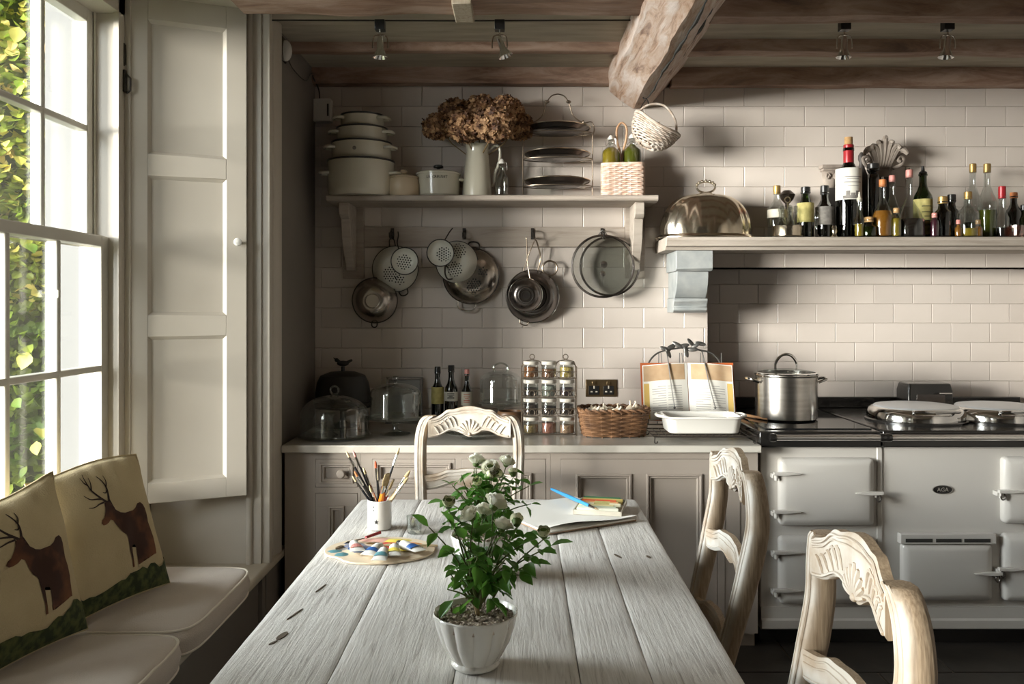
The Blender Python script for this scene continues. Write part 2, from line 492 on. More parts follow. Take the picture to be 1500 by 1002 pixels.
    def mesh(s, name, m=None, smooth=True, ang=35):
        me = bpy.data.meshes.new(name)
        me.from_pydata(s.v, [], s.f)
        bm = bmesh.new(); bm.from_mesh(me)
        bmesh.ops.remove_doubles(bm, verts=bm.verts, dist=1e-6)
        bmesh.ops.recalc_face_normals(bm, faces=bm.faces)
        for f in bm.faces: f.smooth = smooth
        bm.to_mesh(me); bm.free()
        if smooth: me.set_sharp_from_angle(angle=math.radians(ang))
        if m: me.materials.append(m)
        return me
    def build(s, name, m, parent=None, bevel=0, smooth=True, ang=35, loc=None, rot=None, seg=2):
        o = link(name, s.mesh(name, m, smooth, ang), parent)
        if bevel:
            bv = o.modifiers.new('bevel', 'BEVEL'); bv.width = bevel; bv.segments = seg
            bv.limit_method = 'ANGLE'; bv.angle_limit = math.radians(40)
        if loc is not None: o.location = loc
        if rot is not None: o.rotation_euler = rot
        return o
def W(px, py, Y):
    return Vector(((px-762)*Y/F, Y, CAMZ-(py-450)*Y/F))
def arc(cx, cz, rx, rz, a0, a1, n, y=0.0):
    return [(cx+rx*math.cos(a0+(a1-a0)*i/n), y, cz+rz*math.sin(a0+(a1-a0)*i/n)) for i in range(n+1)]
def smooth_path(pts, k=6, closed=False):
    P = [Vector(p) for p in pts]; n = len(P); out = []
    rng = n if closed else n-1
    for i in range(rng):
        p0 = P[i-1] if (i > 0 or closed) else P[0]
        p1 = P[i]; p2 = P[(i+1) % n]
        p3 = P[(i+2) % n] if (closed or i+2 < n) else P[-1]
        for j in range(k):
            t = j/k
            out.append(0.5*((2*p1)+(-p0+p2)*t+(2*p0-5*p1+4*p2-p3)*t*t+(-p0+3*p1-3*p2+p3)*t**3))
    if not closed: out.append(P[-1])
    return out
def text(body, size, m, parent, loc, rot=(PI/2, 0, 0), name='lettering', depth=0.0003):
    cu = bpy.data.curves.new(name, 'FONT')
    cu.body = body; cu.size = size; cu.align_x = 'CENTER'; cu.align_y = 'CENTER'
    cu.extrude = depth; cu.resolution_u = 2
    o = bpy.data.objects.new(name, cu)
    C.objects.link(o)
    bpy.context.view_layer.update()
    me = bpy.data.meshes.new_from_object(o)
    bpy.data.objects.remove(o)
    me.materials.clear(); me.materials.append(m)
    o = link(name, me, parent)
    o.location = loc; o.rotation_euler = rot
    return o

# ================================================================ SETTING
YB = 4.27          # face of the tiled chimney wall
YA = 4.45          # back of the cooker alcove
XL = -1.02         # inner face of the window wall
AX = 0.932         # left jamb of the alcove
AZ = 1.627         # lintel of the alcove
XR = 2.62
CZ = 2.60
def struct(name, parent=None):
    o = bpy.data.objects.new(name, None); C.objects.link(o)
    if parent: o.parent = parent
    else: o['kind'] = 'structure'
    return o

# floor of slate slabs
fl = MB().box(-1.0, XR, -2.5, 4.5, -0.06, -0.006).build('floor', M_fgrout); fl['kind'] = 'structure'
slab_cache = {}
def slab(x0, x1, y0, y1):
    k = (round(x1-x0, 3), round(y1-y0, 3))
    if k not in slab_cache:
        w, d = k
        slab_cache[k] = MB().box(-w/2, w/2, -d/2, d/2, -0.006, 0.0).add([], []).mesh('floor_slab', M_slate, smooth=False)
    o = link('floor_slab', slab_cache[k], fl)
    o.location = ((x0+x1)/2, (y0+y1)/2, R.uniform(-0.0008, 0.0008))
y = -2.48; r = 0
while y < 4.45:
    x = -1.0-(0.3 if r % 2 else 0)
    while x < XR:
        a = max(x, -0.99); b = min(x+0.6, XR)
        y1 = min(y+0.45, 4.45)
        if b-a > 0.03: slab(a+0.005, b-0.005, y+0.005, y1-0.005)
        x += 0.6
    y += 0.45; r += 1

# tiled walls
def tile_mesh(w, h, cache={}):
    k = (round(w, 3), round(h, 3))
    if k not in cache:
        g = 0.0008; b = 0.0022
        a, c = w/2-g, h/2-g
        vs = [(-a, 0.010, -c), (a, 0.010, -c), (a, 0.010, c), (-a, 0.010, c),
              (-a, 0.0013, -c), (a, 0.0013, -c), (a, 0.0013, c), (-a, 0.0013, c),
              (-a+b, 0, -c+b), (a-b, 0, -c+b), (a-b, 0, c-b), (-a+b, 0, c-b)]
        fs = [(0,1,5,4),(1,2,6,5),(2,3,7,6),(3,0,4,7),(4,5,9,8),(5,6,10,9),(6,7,11,10),(7,4,8,11),(8,9,10,11),(3,2,1,0)]
        cache[k] = MB().add(vs, fs).mesh('tile', M_tile, smooth=False)
    return cache[k]
def tiles(parent, x0, x1, z0, z1, y, zref, xref):
    k0 = math.floor((z0-zref)/0.1)
    n = 0
    for k in range(k0, k0+40):
        a = max(zref+k*0.1, z0); b = min(zref+(k+1)*0.1, z1)
        if b-a < 0.012: continue
        xs = xref+(0.1 if k % 2 else 0.0)
        j0 = math.floor((x0-xs)/0.2)
        for j in range(j0, j0+40):
            c = max(xs+j*0.2, x0); d = min(xs+(j+1)*0.2, x1)
            if d-c < 0.012: continue
            o = link('tile', tile_mesh(d-c, b-a), parent)
            o.location = ((c+d)/2, y+R.uniform(-0.0004, 0.0004), (a+b)/2)
            o.rotation_euler = (R.uniform(-0.002, 0.002), 0, R.uniform(-0.0025, 0.0025))
            n += 1
    return n
wb = MB().box(XL-0.6, AX, YB+0.0095, YB+0.4, 0, 2.75).box(AX, XR, YB+0.0095, YB+0.4, AZ, 2.75).build('wall_back', M_grout)
wb['kind'] = 'structure'
n1 = tiles(wb, XL, AX, 0.852, AZ, YB, 1.427, -0.488)
n1 += tiles(wb, XL, XR, AZ, 2.525, YB, 1.427, -0.488)
wa = MB().box(AX-0.1, XR, YA+0.0095, YA+0.3, 0, AZ+0.2).build('wall_alcove', M_grout)
wa['kind'] = 'structure'
n2 = tiles(wa, AX, XR, 0.847, AZ, YA, 1.148, 1.731)
MB().box(AX-0.02, AX, YB+0.0085, YA+0.0095, 0, AZ).build('jamb', M_tile, wb)
MB().box(AX, XR, YB+0.002, YA+0.0095, AZ, AZ+0.01).build('lintel', M_tile, wb)
# right and rear walls, never in view
MB().box(XR, XR+0.15, -2.6, 4.6, 0, 2.75).build('wall_right', M_lightwall)['kind'] = 'structure'
MB().box(-1.8, XR, -2.65, -2.5, 0, 2.75).build('wall_rear', M_lightwall)['kind'] = 'structure'

# window wall: one thick wall with the window opening and an added, unseen one for fill
XO = -1.76
def opening_wall():
    b = MB()
    b.box(XO, XL, -2.6, -0.93, 0, 2.75)
    b.box(XO, XL, 0.53, 1.38, 0, 2.75)
    b.box(XO, XL, 3.40, 4.60, 0, 2.75)
    for (a, c) in ((1.38, 3.40), (-0.93, 0.53)):
        b.box(XO, XL, a, c, 2.60, 2.75)
        b.box(XO, XL-0.06, a, c, 0, 0.40)
    return b.build('wall_left', M_wall)
wl = opening_wall(); wl['kind'] = 'structure'
# cream reveal lining and parapet panel under the glass
def lining(y0, y1, name):
    p = MB()
    p.box(-1.455, XL-0.052, y1-0.012, y1-0.001, 0.42, 2.60)     # far reveal
    p.box(-1.455, XL-0.052, y0+0.001, y0+0.012, 0.42, 2.60)     # near reveal
    p.box(-1.70, -1.46, y0+0.001, y1-0.001, 0.40, 0.70)         # below the glass
    p.box(-1.455, XL-0.052, y0+0.012, y1-0.012, 2.585, 2.60)
    o = p.build(name, M_cream); o['kind'] = 'structure'
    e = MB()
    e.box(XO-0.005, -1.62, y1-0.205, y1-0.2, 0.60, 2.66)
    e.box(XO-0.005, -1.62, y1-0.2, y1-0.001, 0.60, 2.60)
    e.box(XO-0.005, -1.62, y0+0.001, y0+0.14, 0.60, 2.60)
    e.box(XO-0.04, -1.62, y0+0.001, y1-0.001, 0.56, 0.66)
    e.build('reveal', M_extdimmed, o)
lining(1.38, 3.40, 'trim_1')
lining(-0.93, 0.53, 'trim_2')
# architrave round the opening with a rounded inner bead and flutes
ar = MB()
def arch_section(y0, s):
    # y0 inner edge, s direction
    pts = [(0, 0), (0, 0.030), (0.012, 0.036), (0.026, 0.033), (0.032, 0.018), (0.045, 0.016), (0.052, 0.022), (0.07, 0.022), (0.075, 0.016),
           (0.105, 0.016), (0.11, 0.022), (0.128, 0.024), (0.135, 0.030), (0.17, 0.032), (0.176, 0.0)]
    return [(XL+0.0+d-0.0, y0+s*u) for (u, d) in pts]
ar.prism(arch_section(3.395, 1), 0.42, 2.6, 'z')
ar.prism(arch_section(1.385, -1), 0.42, 2.6, 'z')
ar.build('trim_3', M_cream, ang=50)['kind'] = 'structure'
# the reveal corner bead (visible pale strip)
o = MB().cyl(0.013, 0.42, 2.6, 12, cx=XL-0.045, cy=3.383).build('trim_4', M_cream); o['kind'] = 'structure'
MB().box(XL-0.055, XL, 3.385, 3.40, 0.42, 2.6).box(XL-0.055, XL, 1.38, 1.392, 0.42, 2.6).build('lining', M_cream, o)

# sash windows
def sash(parent, name, x, y0, y1, z0, z1, npane_, nrow, top, bot):
    b = MB(); npane = round((y1-y0-0.1)/0.28); st = 0.05; mu = 0.022; d = 0.042
    b.box(x-d, x, y0, y0+st, z0, z1); b.box(x-d, x, y1-st, y1, z0, z1)
    b.box(x-d, x, y0+st, y1-st, z1-top, z1); b.box(x-d, x, y0+st, y1-st, z0, z0+bot)
    wy = (y1-y0-2*st)/npane; hz = (z1-z0-top-bot)/nrow
    for k in range(1, npane):
        yy = y0+st+wy*k
        b.prism([(x-d, yy-0.005), (x-0.012, yy-mu/2), (x-0.004, yy-mu/2), (x, yy-0.004), (x, yy+0.004), (x-0.004, yy+mu/2), (x-0.012, yy+mu/2), (x-d, yy+0.005)], z0+bot, z1-top, 'z')
    for k in range(1, nrow):
        zz = z0+bot+hz*k
        b.box(x-d+0.004, x-0.001, y0+st, y1-st, zz-mu/2, zz+mu/2)
    s = b.build(name, M_white, parent, bevel=0.003)
    pm = MB().box(-0.0015, 0.0015, -wy/2, wy/2, -hz/2, hz/2).mesh('pane', M_pane, smooth=False)
    for k in range(npane):
        for j in range(nrow):
            o = link('pane', pm, s)
            o.location = (x-0.028, y0+st+wy*(k+0.5), z0+bot+hz*(j+0.5))
    return s
def window(name, y0, y1):
    w = struct(name)
    b = MB()
    for (a, c) in ((y1, y1+0.05), (y0-0.05, y0)):
        b.box(-1.605, -1.46, a, c, 0.70, 2.6)
    b.box(-1.475, -1.455, y1-0.012, y1+0.14, 0.70, 2.6)
    b.box(-1.475, -1.455, y0-0.14, y0+0.012, 0.70, 2.6)
    b.box(-1.455, -1.435, y1+0.035, y1+0.075, 0.70, 2.6)
    b.box(-1.605, -1.455, y0-0.05, y1+0.05, 2.50, 2.6)
    b.box(-1.605, -1.44, y0-0.10, y1+0.10, 0.66, 0.70)
    b.box(-1.551, -1.549, y0, y1, 0.70, 0.71)
    # parting beads run up the box frame
    b.box(-1.5475, -1.5425, y1-0.012, y1, 0.70, 2.5).box(-1.5475, -1.5425, y0, y0+0.012, 0.70, 2.5)
    b.build('window_frame', M_cream, w, bevel=0.003)
    sash(w, 'lower_sash', -1.498, y0, y1, 0.70, 1.685, 4, 2, 0.038, 0.075)
    sash(w, 'upper_sash', -1.550, y0, y1, 1.65, 2.50, 4, 2, 0.045, 0.038)
    # brass sash lift hook high on the box frame
    MB().box(-1.455, -1.447, y1+0.018, y1+0.034, 2.22, 2.30).tube([(-1.447, y1+0.026, 2.285), (-1.43, y1+0.026, 2.27), (-1.43, y1+0.026, 2.225), (-1.445, y1+0.026, 2.215)], 0.004).build('sash_hook', M_iron, w)
    MB().box(-1.500, -1.490, y1-0.352, y1-0.338, 1.46, 1.485).build('sash_catch', M_white, w, bevel=0.003)
    return w
window('window_1', 1.63, 3.13)
window('added_fill_window', -0.80, 0.40)  # unseen second window, added to let in fill light from camera left

# window seat board with rounded nosing, dark panel below
o = MB().box(-1.46, -0.985, 1.30, 3.66, 0.385, 0.42).build('trim_5', M_stone, bevel=0.012, seg=3); o['kind'] = 'structure'
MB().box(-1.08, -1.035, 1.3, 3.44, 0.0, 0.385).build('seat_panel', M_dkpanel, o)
o = MB().box(XL-0.1, XL+0.004, 3.44, 4.26, 0, 2.6).build('trim_6', M_wall); o['kind'] = 'structure'

# ceiling
ce = MB().box(-1.8, XR+0.1, -2.6, 4.6, CZ, CZ+0.15).build('ceiling', M_ceil); ce['kind'] = 'structure'
def rough_bar(b, p0, p1, sec, n, amp, seed=0.0):
    """bar of polygon section swept from p0 to p1 with hewn irregularity; sec in local (a,b) with b up, a horizontal across"""
    p0 = Vector(p0); p1 = Vector(p1); d = (p1-p0).normalized()
    sd = d.cross(Vector((0, 0, 1))).normalized()
    vs = []; fs = []; m = len(sec)
    for i in range(n+1):
        p = p0+(p1-p0)*i/n
        for (a, c) in sec:
            q = p+sd*a+Vector((0, 0, c))
            f = amp*noise.noise(q*3.0+Vector((seed, 0, 0)))+amp*0.5*noise.noise(q*11.0+Vector((0, seed, 0)))
            g = amp*noise.noise(q*3.7+Vector((0, 0, seed+5)))
            q = q+sd*f+(Vector((0, 0, g)) if c < -0.01 else Vector((0, 0, 0)))
            vs.append(tuple(q))
    for i in range(n):
        for k in range(m):
            k2 = (k+1) % m
            fs.append((i*m+k, (i+1)*m+k, (i+1)*m+k2, i*m+k2))
    fs.append(tuple(range(m-1, -1, -1))); fs.append(tuple(n*m+k for k in range(m)))
    b.add(vs, fs)
def joist(x0, x1, y0, y1, drop, seed, m=M_joist):
    w = y1-y0
    e_ = min(0.012, w*0.15); sec = [(-w/2, 0.01), (-w/2, -drop*0.7), (-w/2+e_, -drop), (-w/6, -drop-0.002), (w/6, -drop), (w/2-e_, -drop), (w/2, -drop*0.7), (w/2, 0.01)]
    b = MB(); rough_bar(b, (x0, (y0+y1)/2, CZ), (x1, (y0+y1)/2, CZ), sec, 64, min(0.009, w*0.07), seed)
    return b.build('joist', m, ce, ang=50)
BXL, BXR = 0.46, 0.74
joist(XL, BXL+0.03, 4.19, 4.275, 0.075, 1); joist(BXR, XR, 4.19, 4.275, 0.085, 2)
joist(XL, BXL, 3.79, 3.86, 0.038, 3); joist(BXR, XR, 3.75, 3.86, 0.052, 4)
joist(XL, BXL, 3.00, 3.19, 0.09, 5); joist(BXR, XR, 3.27, 3.38, 0.060, 6)
joist(XL, BXL, 2.35, 2.55, 0.09, 7); joist(BXR, XR, 2.45, 2.65, 0.085, 8)
joist(XL, BXL, 1.2, 1.45, 0.09, 9); joist(BXR, XR, 1.2, 1.45, 0.09, 10)
b = MB()
# big beam along Y, hewn: slanted left face, narrow soffit, slanted right face
cx = 0.60
sec = [(x-cx, z-CZ) for (x, z) in ((0.44, 2.61), (0.435, 2.56), (0.444, 2.50), (0.50, 2.455), (0.562, 2.415), (0.632, 2.420), (0.69, 2.485), (0.75, 2.55), (0.80, 2.61))]
rough_bar(b, (cx, -2.4, CZ), (cx, 4.262, CZ), [(a, c) for (a, c) in sec], 120, 0.013, 12)
b.build('beam', M_beam, ce, ang=24)
# long drying crack wandering along the soffit of the beam
cr = MB()
for s0, (xa, za, y0, y1) in enumerate(((0.60, 2.415, 2.2, 4.25), (0.665, 2.462, 2.6, 3.7))):
    n = 60; pts = []
    for j in range(n+1):
        yy = y0+(y1-y0)*j/n
        xx = xa+0.022*noise.noise(Vector((yy*2.5, s0, 0)))+0.008*noise.noise(Vector((yy*11, s0, 4)))
        pts.append((xx, yy, za+0.010*noise.noise(Vector((xa*3, yy*3, 2.4*3)))-0.001))
    cr.tube(pts, lambda u: 0.002+0.006*math.sin(PI*u)*(0.6+0.4*math.sin(u*40)), 5)
cr.build('crack', M_hole, ce)['kind'] = 'stuff'
# little noggin block between joists on the left, and wiring track
MB().box(-0.24, -0.17, 3.0, 3.2, 2.488, 2.56).build('block', wood_old('pale_noggin', (0.36, 0.30, 0.22), (0.2, 0.15, 0.1), (0.45, 0.38, 0.3), axis=2), ce, bevel=0.004)

# ---------------- outside
g = MB().box(-14, -1.9, -4, 16, -0.5, -0.35).build('ground', M_ground); g['kind'] = 'structure'
def leaf_mesh(name, m, L=0.05, w=0.03, fold=0.2):
    vs = [(0, 0, 0), (w*0.42, L*0.28, fold*w*0.5), (w*0.5, L*0.5, fold*w*0.6), (w*0.3, L*0.78, fold*w*0.3), (0, L, -fold*w*0.4),
          (-w*0.3, L*0.78, fold*w*0.3), (-w*0.5, L*0.5, fold*w*0.6), (-w*0.42, L*0.28, fold*w*0.5), (0, L*0.5, -0.02*L)]
    fs = [(0, 1, 8), (1, 2, 8), (2, 3, 8), (3, 4, 8), (4, 5, 8), (5, 6, 8), (6, 7, 8), (7, 0, 8)]
    me = bpy.data.meshes.new(name); me.from_pydata(vs, [], fs); me.materials.append(m)
    for p in me.polygons: p.use_smooth = True
    return me
hd = thing('ivy_hedge', 'tall sunlit ivy hedge of green and yellow leaves outside the window', 'hedge', (-3.3, 5.6, -0.35))
def foliage(n, m, zr, size, name, seed):
    r2 = random.Random(seed); vs = []; fs = []
    for _ in range(n):
        t = r2.uniform(-1.7, 1.7); z = r2.uniform(*zr); d = abs(r2.gauss(0, 0.25))
        lump = 0.35*noise.noise(Vector((t*1.3, z*1.1, 3.0)))+0.12*noise.noise(Vector((t*5, z*5, 9)))
        c = Vector((0.86*t+0.5*(d+lump), 0.5*t-0.0+0.86*(d+lump), z))
        s = size*r2.uniform(0.6, 1.3)
        e = Euler((r2.uniform(-1.2, 0.5), r2.uniform(-0.9, 0.9), r2.uniform(2.2, 4.6))).to_matrix()
        k = len(vs)
        for p in ((0, 0, 0), (s*0.45, s*0.35, s*0.12), (s*0.3, s*0.8, 0), (0, s*1.05, -s*0.1), (-s*0.3, s*0.8, 0), (-s*0.45, s*0.35, s*0.12)):
            vs.append(tuple(c+e @ Vector(p)))
        fs += [(k, k+1, k+2, k+3), (k, k+3, k+4, k+5)]
    me = bpy.data.meshes.new(name); me.from_pydata(vs, [], fs); me.materials.append(m)
    o = link(name, me, hd); o['kind'] = 'stuff'
    return o
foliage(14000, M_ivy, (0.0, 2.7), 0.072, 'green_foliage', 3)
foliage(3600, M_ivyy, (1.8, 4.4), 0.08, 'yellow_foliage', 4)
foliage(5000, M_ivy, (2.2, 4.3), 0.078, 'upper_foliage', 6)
lm = leaf_mesh('leaf', M_ivy, 0.11, 0.09)
lm2 = leaf_mesh('leaf', M_ivyy, 0.11, 0.09)
for k in range(240):
    t = R.uniform(-1.5, 1.3); z = R.uniform(0.2, 3.9)
    lump = 0.35*noise.noise(Vector((t*1.3, z*1.1, 3.0)))
    o = link('leaf', lm2 if R.random() < (0.15+0.17*z) else lm, hd)
    d = -0.06
    o.location = (0.86*t+0.5*(d+lump), 0.5*t+0.86*(d+lump), z)
    o.rotation_euler = (R.uniform(-1.3, -0.3), R.uniform(-0.7, 0.7), R.uniform(2.4, 4.4))
    s = R.uniform(0.6, 1.15); o.scale = (s, s, s)
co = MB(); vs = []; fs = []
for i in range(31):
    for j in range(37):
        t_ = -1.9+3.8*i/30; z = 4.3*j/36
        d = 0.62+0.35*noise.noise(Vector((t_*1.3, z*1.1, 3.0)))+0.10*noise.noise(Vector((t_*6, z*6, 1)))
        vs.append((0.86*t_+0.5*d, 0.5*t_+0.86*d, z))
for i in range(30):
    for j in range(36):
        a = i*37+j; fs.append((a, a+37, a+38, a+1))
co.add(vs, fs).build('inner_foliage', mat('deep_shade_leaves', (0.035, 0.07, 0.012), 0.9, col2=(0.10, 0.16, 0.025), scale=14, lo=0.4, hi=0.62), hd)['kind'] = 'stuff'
tr = MB()
for k in range(9):
    t = -1.5+k*0.37
    tr.tube(smooth_path([(0.86*t+0.45+0.1*math.sin(z*2+k), 0.5*t+0.95, z) for z in (0, 0.9, 1.8, 2.7, 3.8)], 4), 0.025, 6)
tr.build('stem', M_woodstem, hd)['kind'] = 'stuff'

# ================================================================ SHUTTER
sh_a = Vector((-1.452, 3.165)); sh_b = Vector((-1.060, 3.335))
shw = (sh_b-sh_a).length
sh = thing('window_shutter', 'tall cream panelled wooden shutter folded open beside the sash window', 'shutter', (sh_a.x, sh_a.y, 0.70), math.atan2(sh_b.y-sh_a.y, sh_b.x-sh_a.x))
SH = 1.885; st = 0.075
# rails (z from bottom): panels between
rows = [(0.075, 0.62), (0.70, 1.22), (1.30, 1.80)]
b = MB()
b.box(0, st, 0, 0.034, 0, SH).box(shw-st, shw, 0, 0.034, 0, SH)
zs = [0]+[v for r_ in rows for v in r_]+[SH]
for k in range(0, len(zs), 2): b.box(st, shw-st, 0, 0.034, zs[k], zs[k+1])
b.build('frame', M_cream, sh, bevel=0.002)
for (a, c) in rows:
    p = MB()
    x0, x1 = st, shw-st
    # bolection sloping in to a recessed flat panel
    q = [(x0, 0.002, a), (x1, 0.002, a), (x1, 0.002, c), (x0, 0.002, c), (x0+0.012, 0.016, a+0.012), (x1-0.012, 0.016, a+0.012), (x1-0.012, 0.016, c-0.012), (x0+0.012, 0.016, c-0.012)]
    p.add(q+[(v[0], 0.026, v[2]) for v in q[:4]], [(0,1,5,4),(1,2,6,5),(2,3,7,6),(3,0,4,7),(4,5,6,7),(8,11,10,9),(0,8,9,1),(1,9,10,2),(2,10,11,3),(3,11,8,0)])
    p.build('panel', M_cream, sh, smooth=False)
MB().at(Matrix.Translation((shw-0.035, 0, 0.98)) @ Matrix.Rotation(PI/2, 4, 'X')).lathe([(0.006, -0.002), (0.006, 0.012), (0.013, 0.016), (0.016, 0.024), (0.013, 0.033), (0.0, 0.037)], 16).build('knob', M_china, sh)
for z in (0.05, 1.62): MB().box(-0.010, 0.002, -0.004, 0.012, z, z+0.075).cyl(0.005, z-0.004, z+0.079, 10, cx=-0.006, cy=-0.004).build('hinge', M_iron, sh)

# ================================================================ CABINETS, WORKTOP
CY = 3.585      # cabinet face
CTZ = 0.86
def cab_panel_door(parent, x0, x1, z0, z1, name='door', panels=1, knob=None, inset=0.05, m=M_cab):
    b = MB(); g = 0.0015; y = CY
    fx = [x0+g, x1-g]; iz0, iz1 = z0+inset, z1-inset
    w = (x1-x0-2*g)
    ed = []
    pw = (w-inset*(panels+1))/panels
    for k in range(panels): ed.append((x0+g+inset*(k+1)+pw*k, x0+g+inset*(k+1)+pw*(k+1)))
    b.box(fx[0], fx[1], y-0.001, y+0.02, z0+g, iz0).box(fx[0], fx[1], y-0.001, y+0.02, iz1, z1-g)
    xs = [fx[0]]+[v for e in ed for v in e]+[fx[1]]
    for k in range(0, len(xs), 2): b.box(xs[k], xs[k+1], y-0.001, y+0.02, iz0, iz1)
    d = b.build(name, m, parent, bevel=0.0012)
    for (a, c) in ed:
        p = MB(); y = CY
        def loop(i, yy): return [(a+i, yy, iz0+i), (c-i, yy, iz0+i), (c-i, yy, iz1-i), (a+i, yy, iz1-i)]
        L = [loop(-0.002, y-0.001), loop(0.0, y-0.008), loop(0.006, y-0.009), loop(0.010, y-0.002), loop(0.016, y-0.003), loop(0.021, y+0.010), loop(0.022, y+0.010)]
        vs = [v for l in L for v in l]; fs = []
        for i in range(len(L)-1):
            for k in range(4): fs.append((i*4+k, i*4+(k+1) % 4, (i+1)*4+(k+1) % 4, (i+1)*4+k))
        n = (len(L)-1)*4; fs.append((n, n+1, n+2, n+3))
        p.add(vs, fs); p.build('panel', m, d, smooth=False)
    if knob:
        MB().at(Matrix.Translation((knob[0], CY-0.001, knob[1])) @ Matrix.Rotation(PI/2, 4, 'X')).lathe([(0.010, 0), (0.008, 0.008), (0.017, 0.016), (0.019, 0.022), (0.014, 0.028), (0.0, 0.030)], 18).build('knob', m, d)
    return d
def carcass(parent, x0, x1, openings):
    b = MB()
    b.box(x0, x1, CY+0.022, 4.255, 0.09, 0.828)
    b.box(x0, x1, CY+0.05, 4.2, 0.0, 0.09)
    # face frame around the openings
    xs = sorted(set([x0]+[o[0] for o in openings]+[o[1] for o in openings]+[x1]))
    for i in range(len(xs)-1):
        a, c = xs[i], xs[i+1]
        col = sorted([(o[2], o[3]) for o in openings if o[0] <= a+1e-6 and o[1] >= c-1e-6])
        z = 0.07
        for (p, q) in col+[(0.828, 0.828)]:
            if p-z > 0.002: b.box(a, c, CY, CY+0.022, z, p)
            z = q
    return b.build('carcass', M_cab, parent)
def cx_(px): return (px-762)*CY/F
def cz_(py): return CAMZ-(py-450)*CY/F
z_dt, z_db = cz_(672), cz_(714)
u1 = thing('cabinet', 'taupe painted base cabinet at the far left with one knobbed drawer over a door', 'cabinet', (0, 0, 0))
a0, a1 = cx_(417), cx_(528)
carcass(u1, a0, a1, [(cx_(462), cx_(524), z_db, z_dt), (cx_(462), cx_(524), 0.10, cz_(722))])
cab_panel_door(u1, cx_(462), cx_(524), z_db, z_dt, 'drawer', knob=(cx_(501), cz_(693)), inset=0.018)
cab_panel_door(u1, cx_(462), cx_(524), 0.10, cz_(722), 'door', inset=0.055)
u2 = thing('cabinet', 'taupe base cabinet with a wide drawer over twin doors behind the end chair', 'cabinet', (0, 0, 0))
carcass(u2, a1+0.001, cx_(806), [(cx_(545), cx_(667), z_db, z_dt), (cx_(545), cx_(667), 0.10, cz_(722)), (cx_(676), cx_(800), 0.10, z_dt)])
cab_panel_door(u2, cx_(545), cx_(667), z_db, z_dt, 'drawer', knob=(cx_(606), cz_(693)), inset=0.018)
cab_panel_door(u2, cx_(545), cx_(667), 0.10, cz_(722), 'door', inset=0.055)
cab_panel_door(u2, cx_(676), cx_(800), 0.10, z_dt, 'door', inset=0.06)
u3 = thing('cabinet', 'taupe double-panelled base cabinet between the end chair and the cooker', 'cabinet', (0, 0, 0))
carcass(u3, cx_(806)+0.001, cx_(1110), [(cx_(821), cx_(1051), 0.10, z_dt)])
d = cab_panel_door(u3, cx_(821), cx_(1051), 0.10, z_dt, 'door', panels=2, inset=0.064)
for px in (1062, 1084): MB().box(cx_(px)-0.0015, cx_(px)+0.0015, CY-0.0015, CY+0.0, 0.1, z_dt).build('bead', M_cabline, u3)
wt = MB().box(cx_(417)-0.004, cx_(1112), 3.545, 4.268, 0.8285, CTZ).build('worktop', M_marble, bevel=0.004)
tag(wt, 'long pale stone worktop running over the taupe base cabinets', 'worktop')

# ================================================================ COOKER
AY = 3.62
def ax(px, Y=AY): return (px-762)*Y/F
def az(py, Y=AY): return CAMZ-(py-450)*Y/F
ATZ = 0.915
ag = thing('range_cooker', 'cream enamel range cooker with black top, two chrome hotplate lids and four-door front', 'cooker', (0, 0, 0))
xa, xb, xc = ax(1114), ax(1288), 2.56
# bodies
MB().box(xa, xb-0.004, AY, YA-0.01, 0.10, 0.842).build('side_module', M_enamel, ag, bevel=0.004)
MB().box(xb+0.004, xc, AY, YA-0.01, 0.10, 0.842).build('body', M_enamel, ag, bevel=0.004)
MB().box(xb-0.012, xb+0.012, AY-0.006, AY+0.1, 0.12, 0.842).build('join_strip', M_enamel, ag, bevel=0.004)
MB().box(xa+0.01, xc, AY+0.05, YA-0.02, 0.0, 0.10).build('plinth', M_blackenamel, ag)
b = MB()
for (p, q) in ((xa, xb-0.010), (xb+0.010, xc)):
    b.prism([(AY+0.002, 0.172), (AY-0.012, 0.172), (AY-0.012, 0.125), (AY-0.022, 0.118), (AY-0.022, 0.085), (AY-0.012, 0.078), (AY+0.04, 0.078), (AY+0.04, 0.1)], p, q, 'x')
b.build('base_rail', M_enamel, ag)
# black top plates
MB().box(xa-0.012, xb-0.003, AY-0.03, YA-0.01, 0.844, ATZ-0.004).build('side_top', M_blackenamel, ag, bevel=0.006)
MB().box(xb+0.003, xc, AY-0.03, YA-0.01, 0.844, ATZ).build('top_plate', M_blackenamel, ag, bevel=0.006)
MB().box(xa+0.03, xb-0.02, AY+0.03, 4.30, ATZ-0.004, ATZ+0.001).build('glass_hob', flat('black_hob_glass', (0.01, 0.01, 0.01), 0.06), ag)
MB().box(xa-0.01, xc, YA-0.05, YA-0.01, ATZ, ATZ+0.055).build('splash_rail', M_blackenamel, ag, bevel=0.004)
# towel rails
for (p, q) in ((xa+0.03, xb-0.008), (xb+0.008, xc)):
    r_ = MB().tube([(p, AY-0.062, 0.890), (q, AY-0.062, 0.890)], 0.0125, 14).build('towel_rail', flat('satin_rail_steel', (0.86, 0.83, 0.79), 0.36, 1.0), ag)
    for x in (p+0.004, q-0.004):
        b = MB(); b.at(Matrix.Translation((x, AY-0.062, 0.890)) @ Matrix.Rotation(PI/2, 4, 'Y')).lathe([(0.0, -0.012), (0.016, -0.012), (0.018, 0), (0.016, 0.012), (0.0, 0.012)], 16)
        b.at(Matrix.Identity(4)).box(x-0.008, x+0.008, AY-0.055, AY-0.028, 0.880, 0.898)
        b.build('rail_bracket', M_blackenamel, r_)
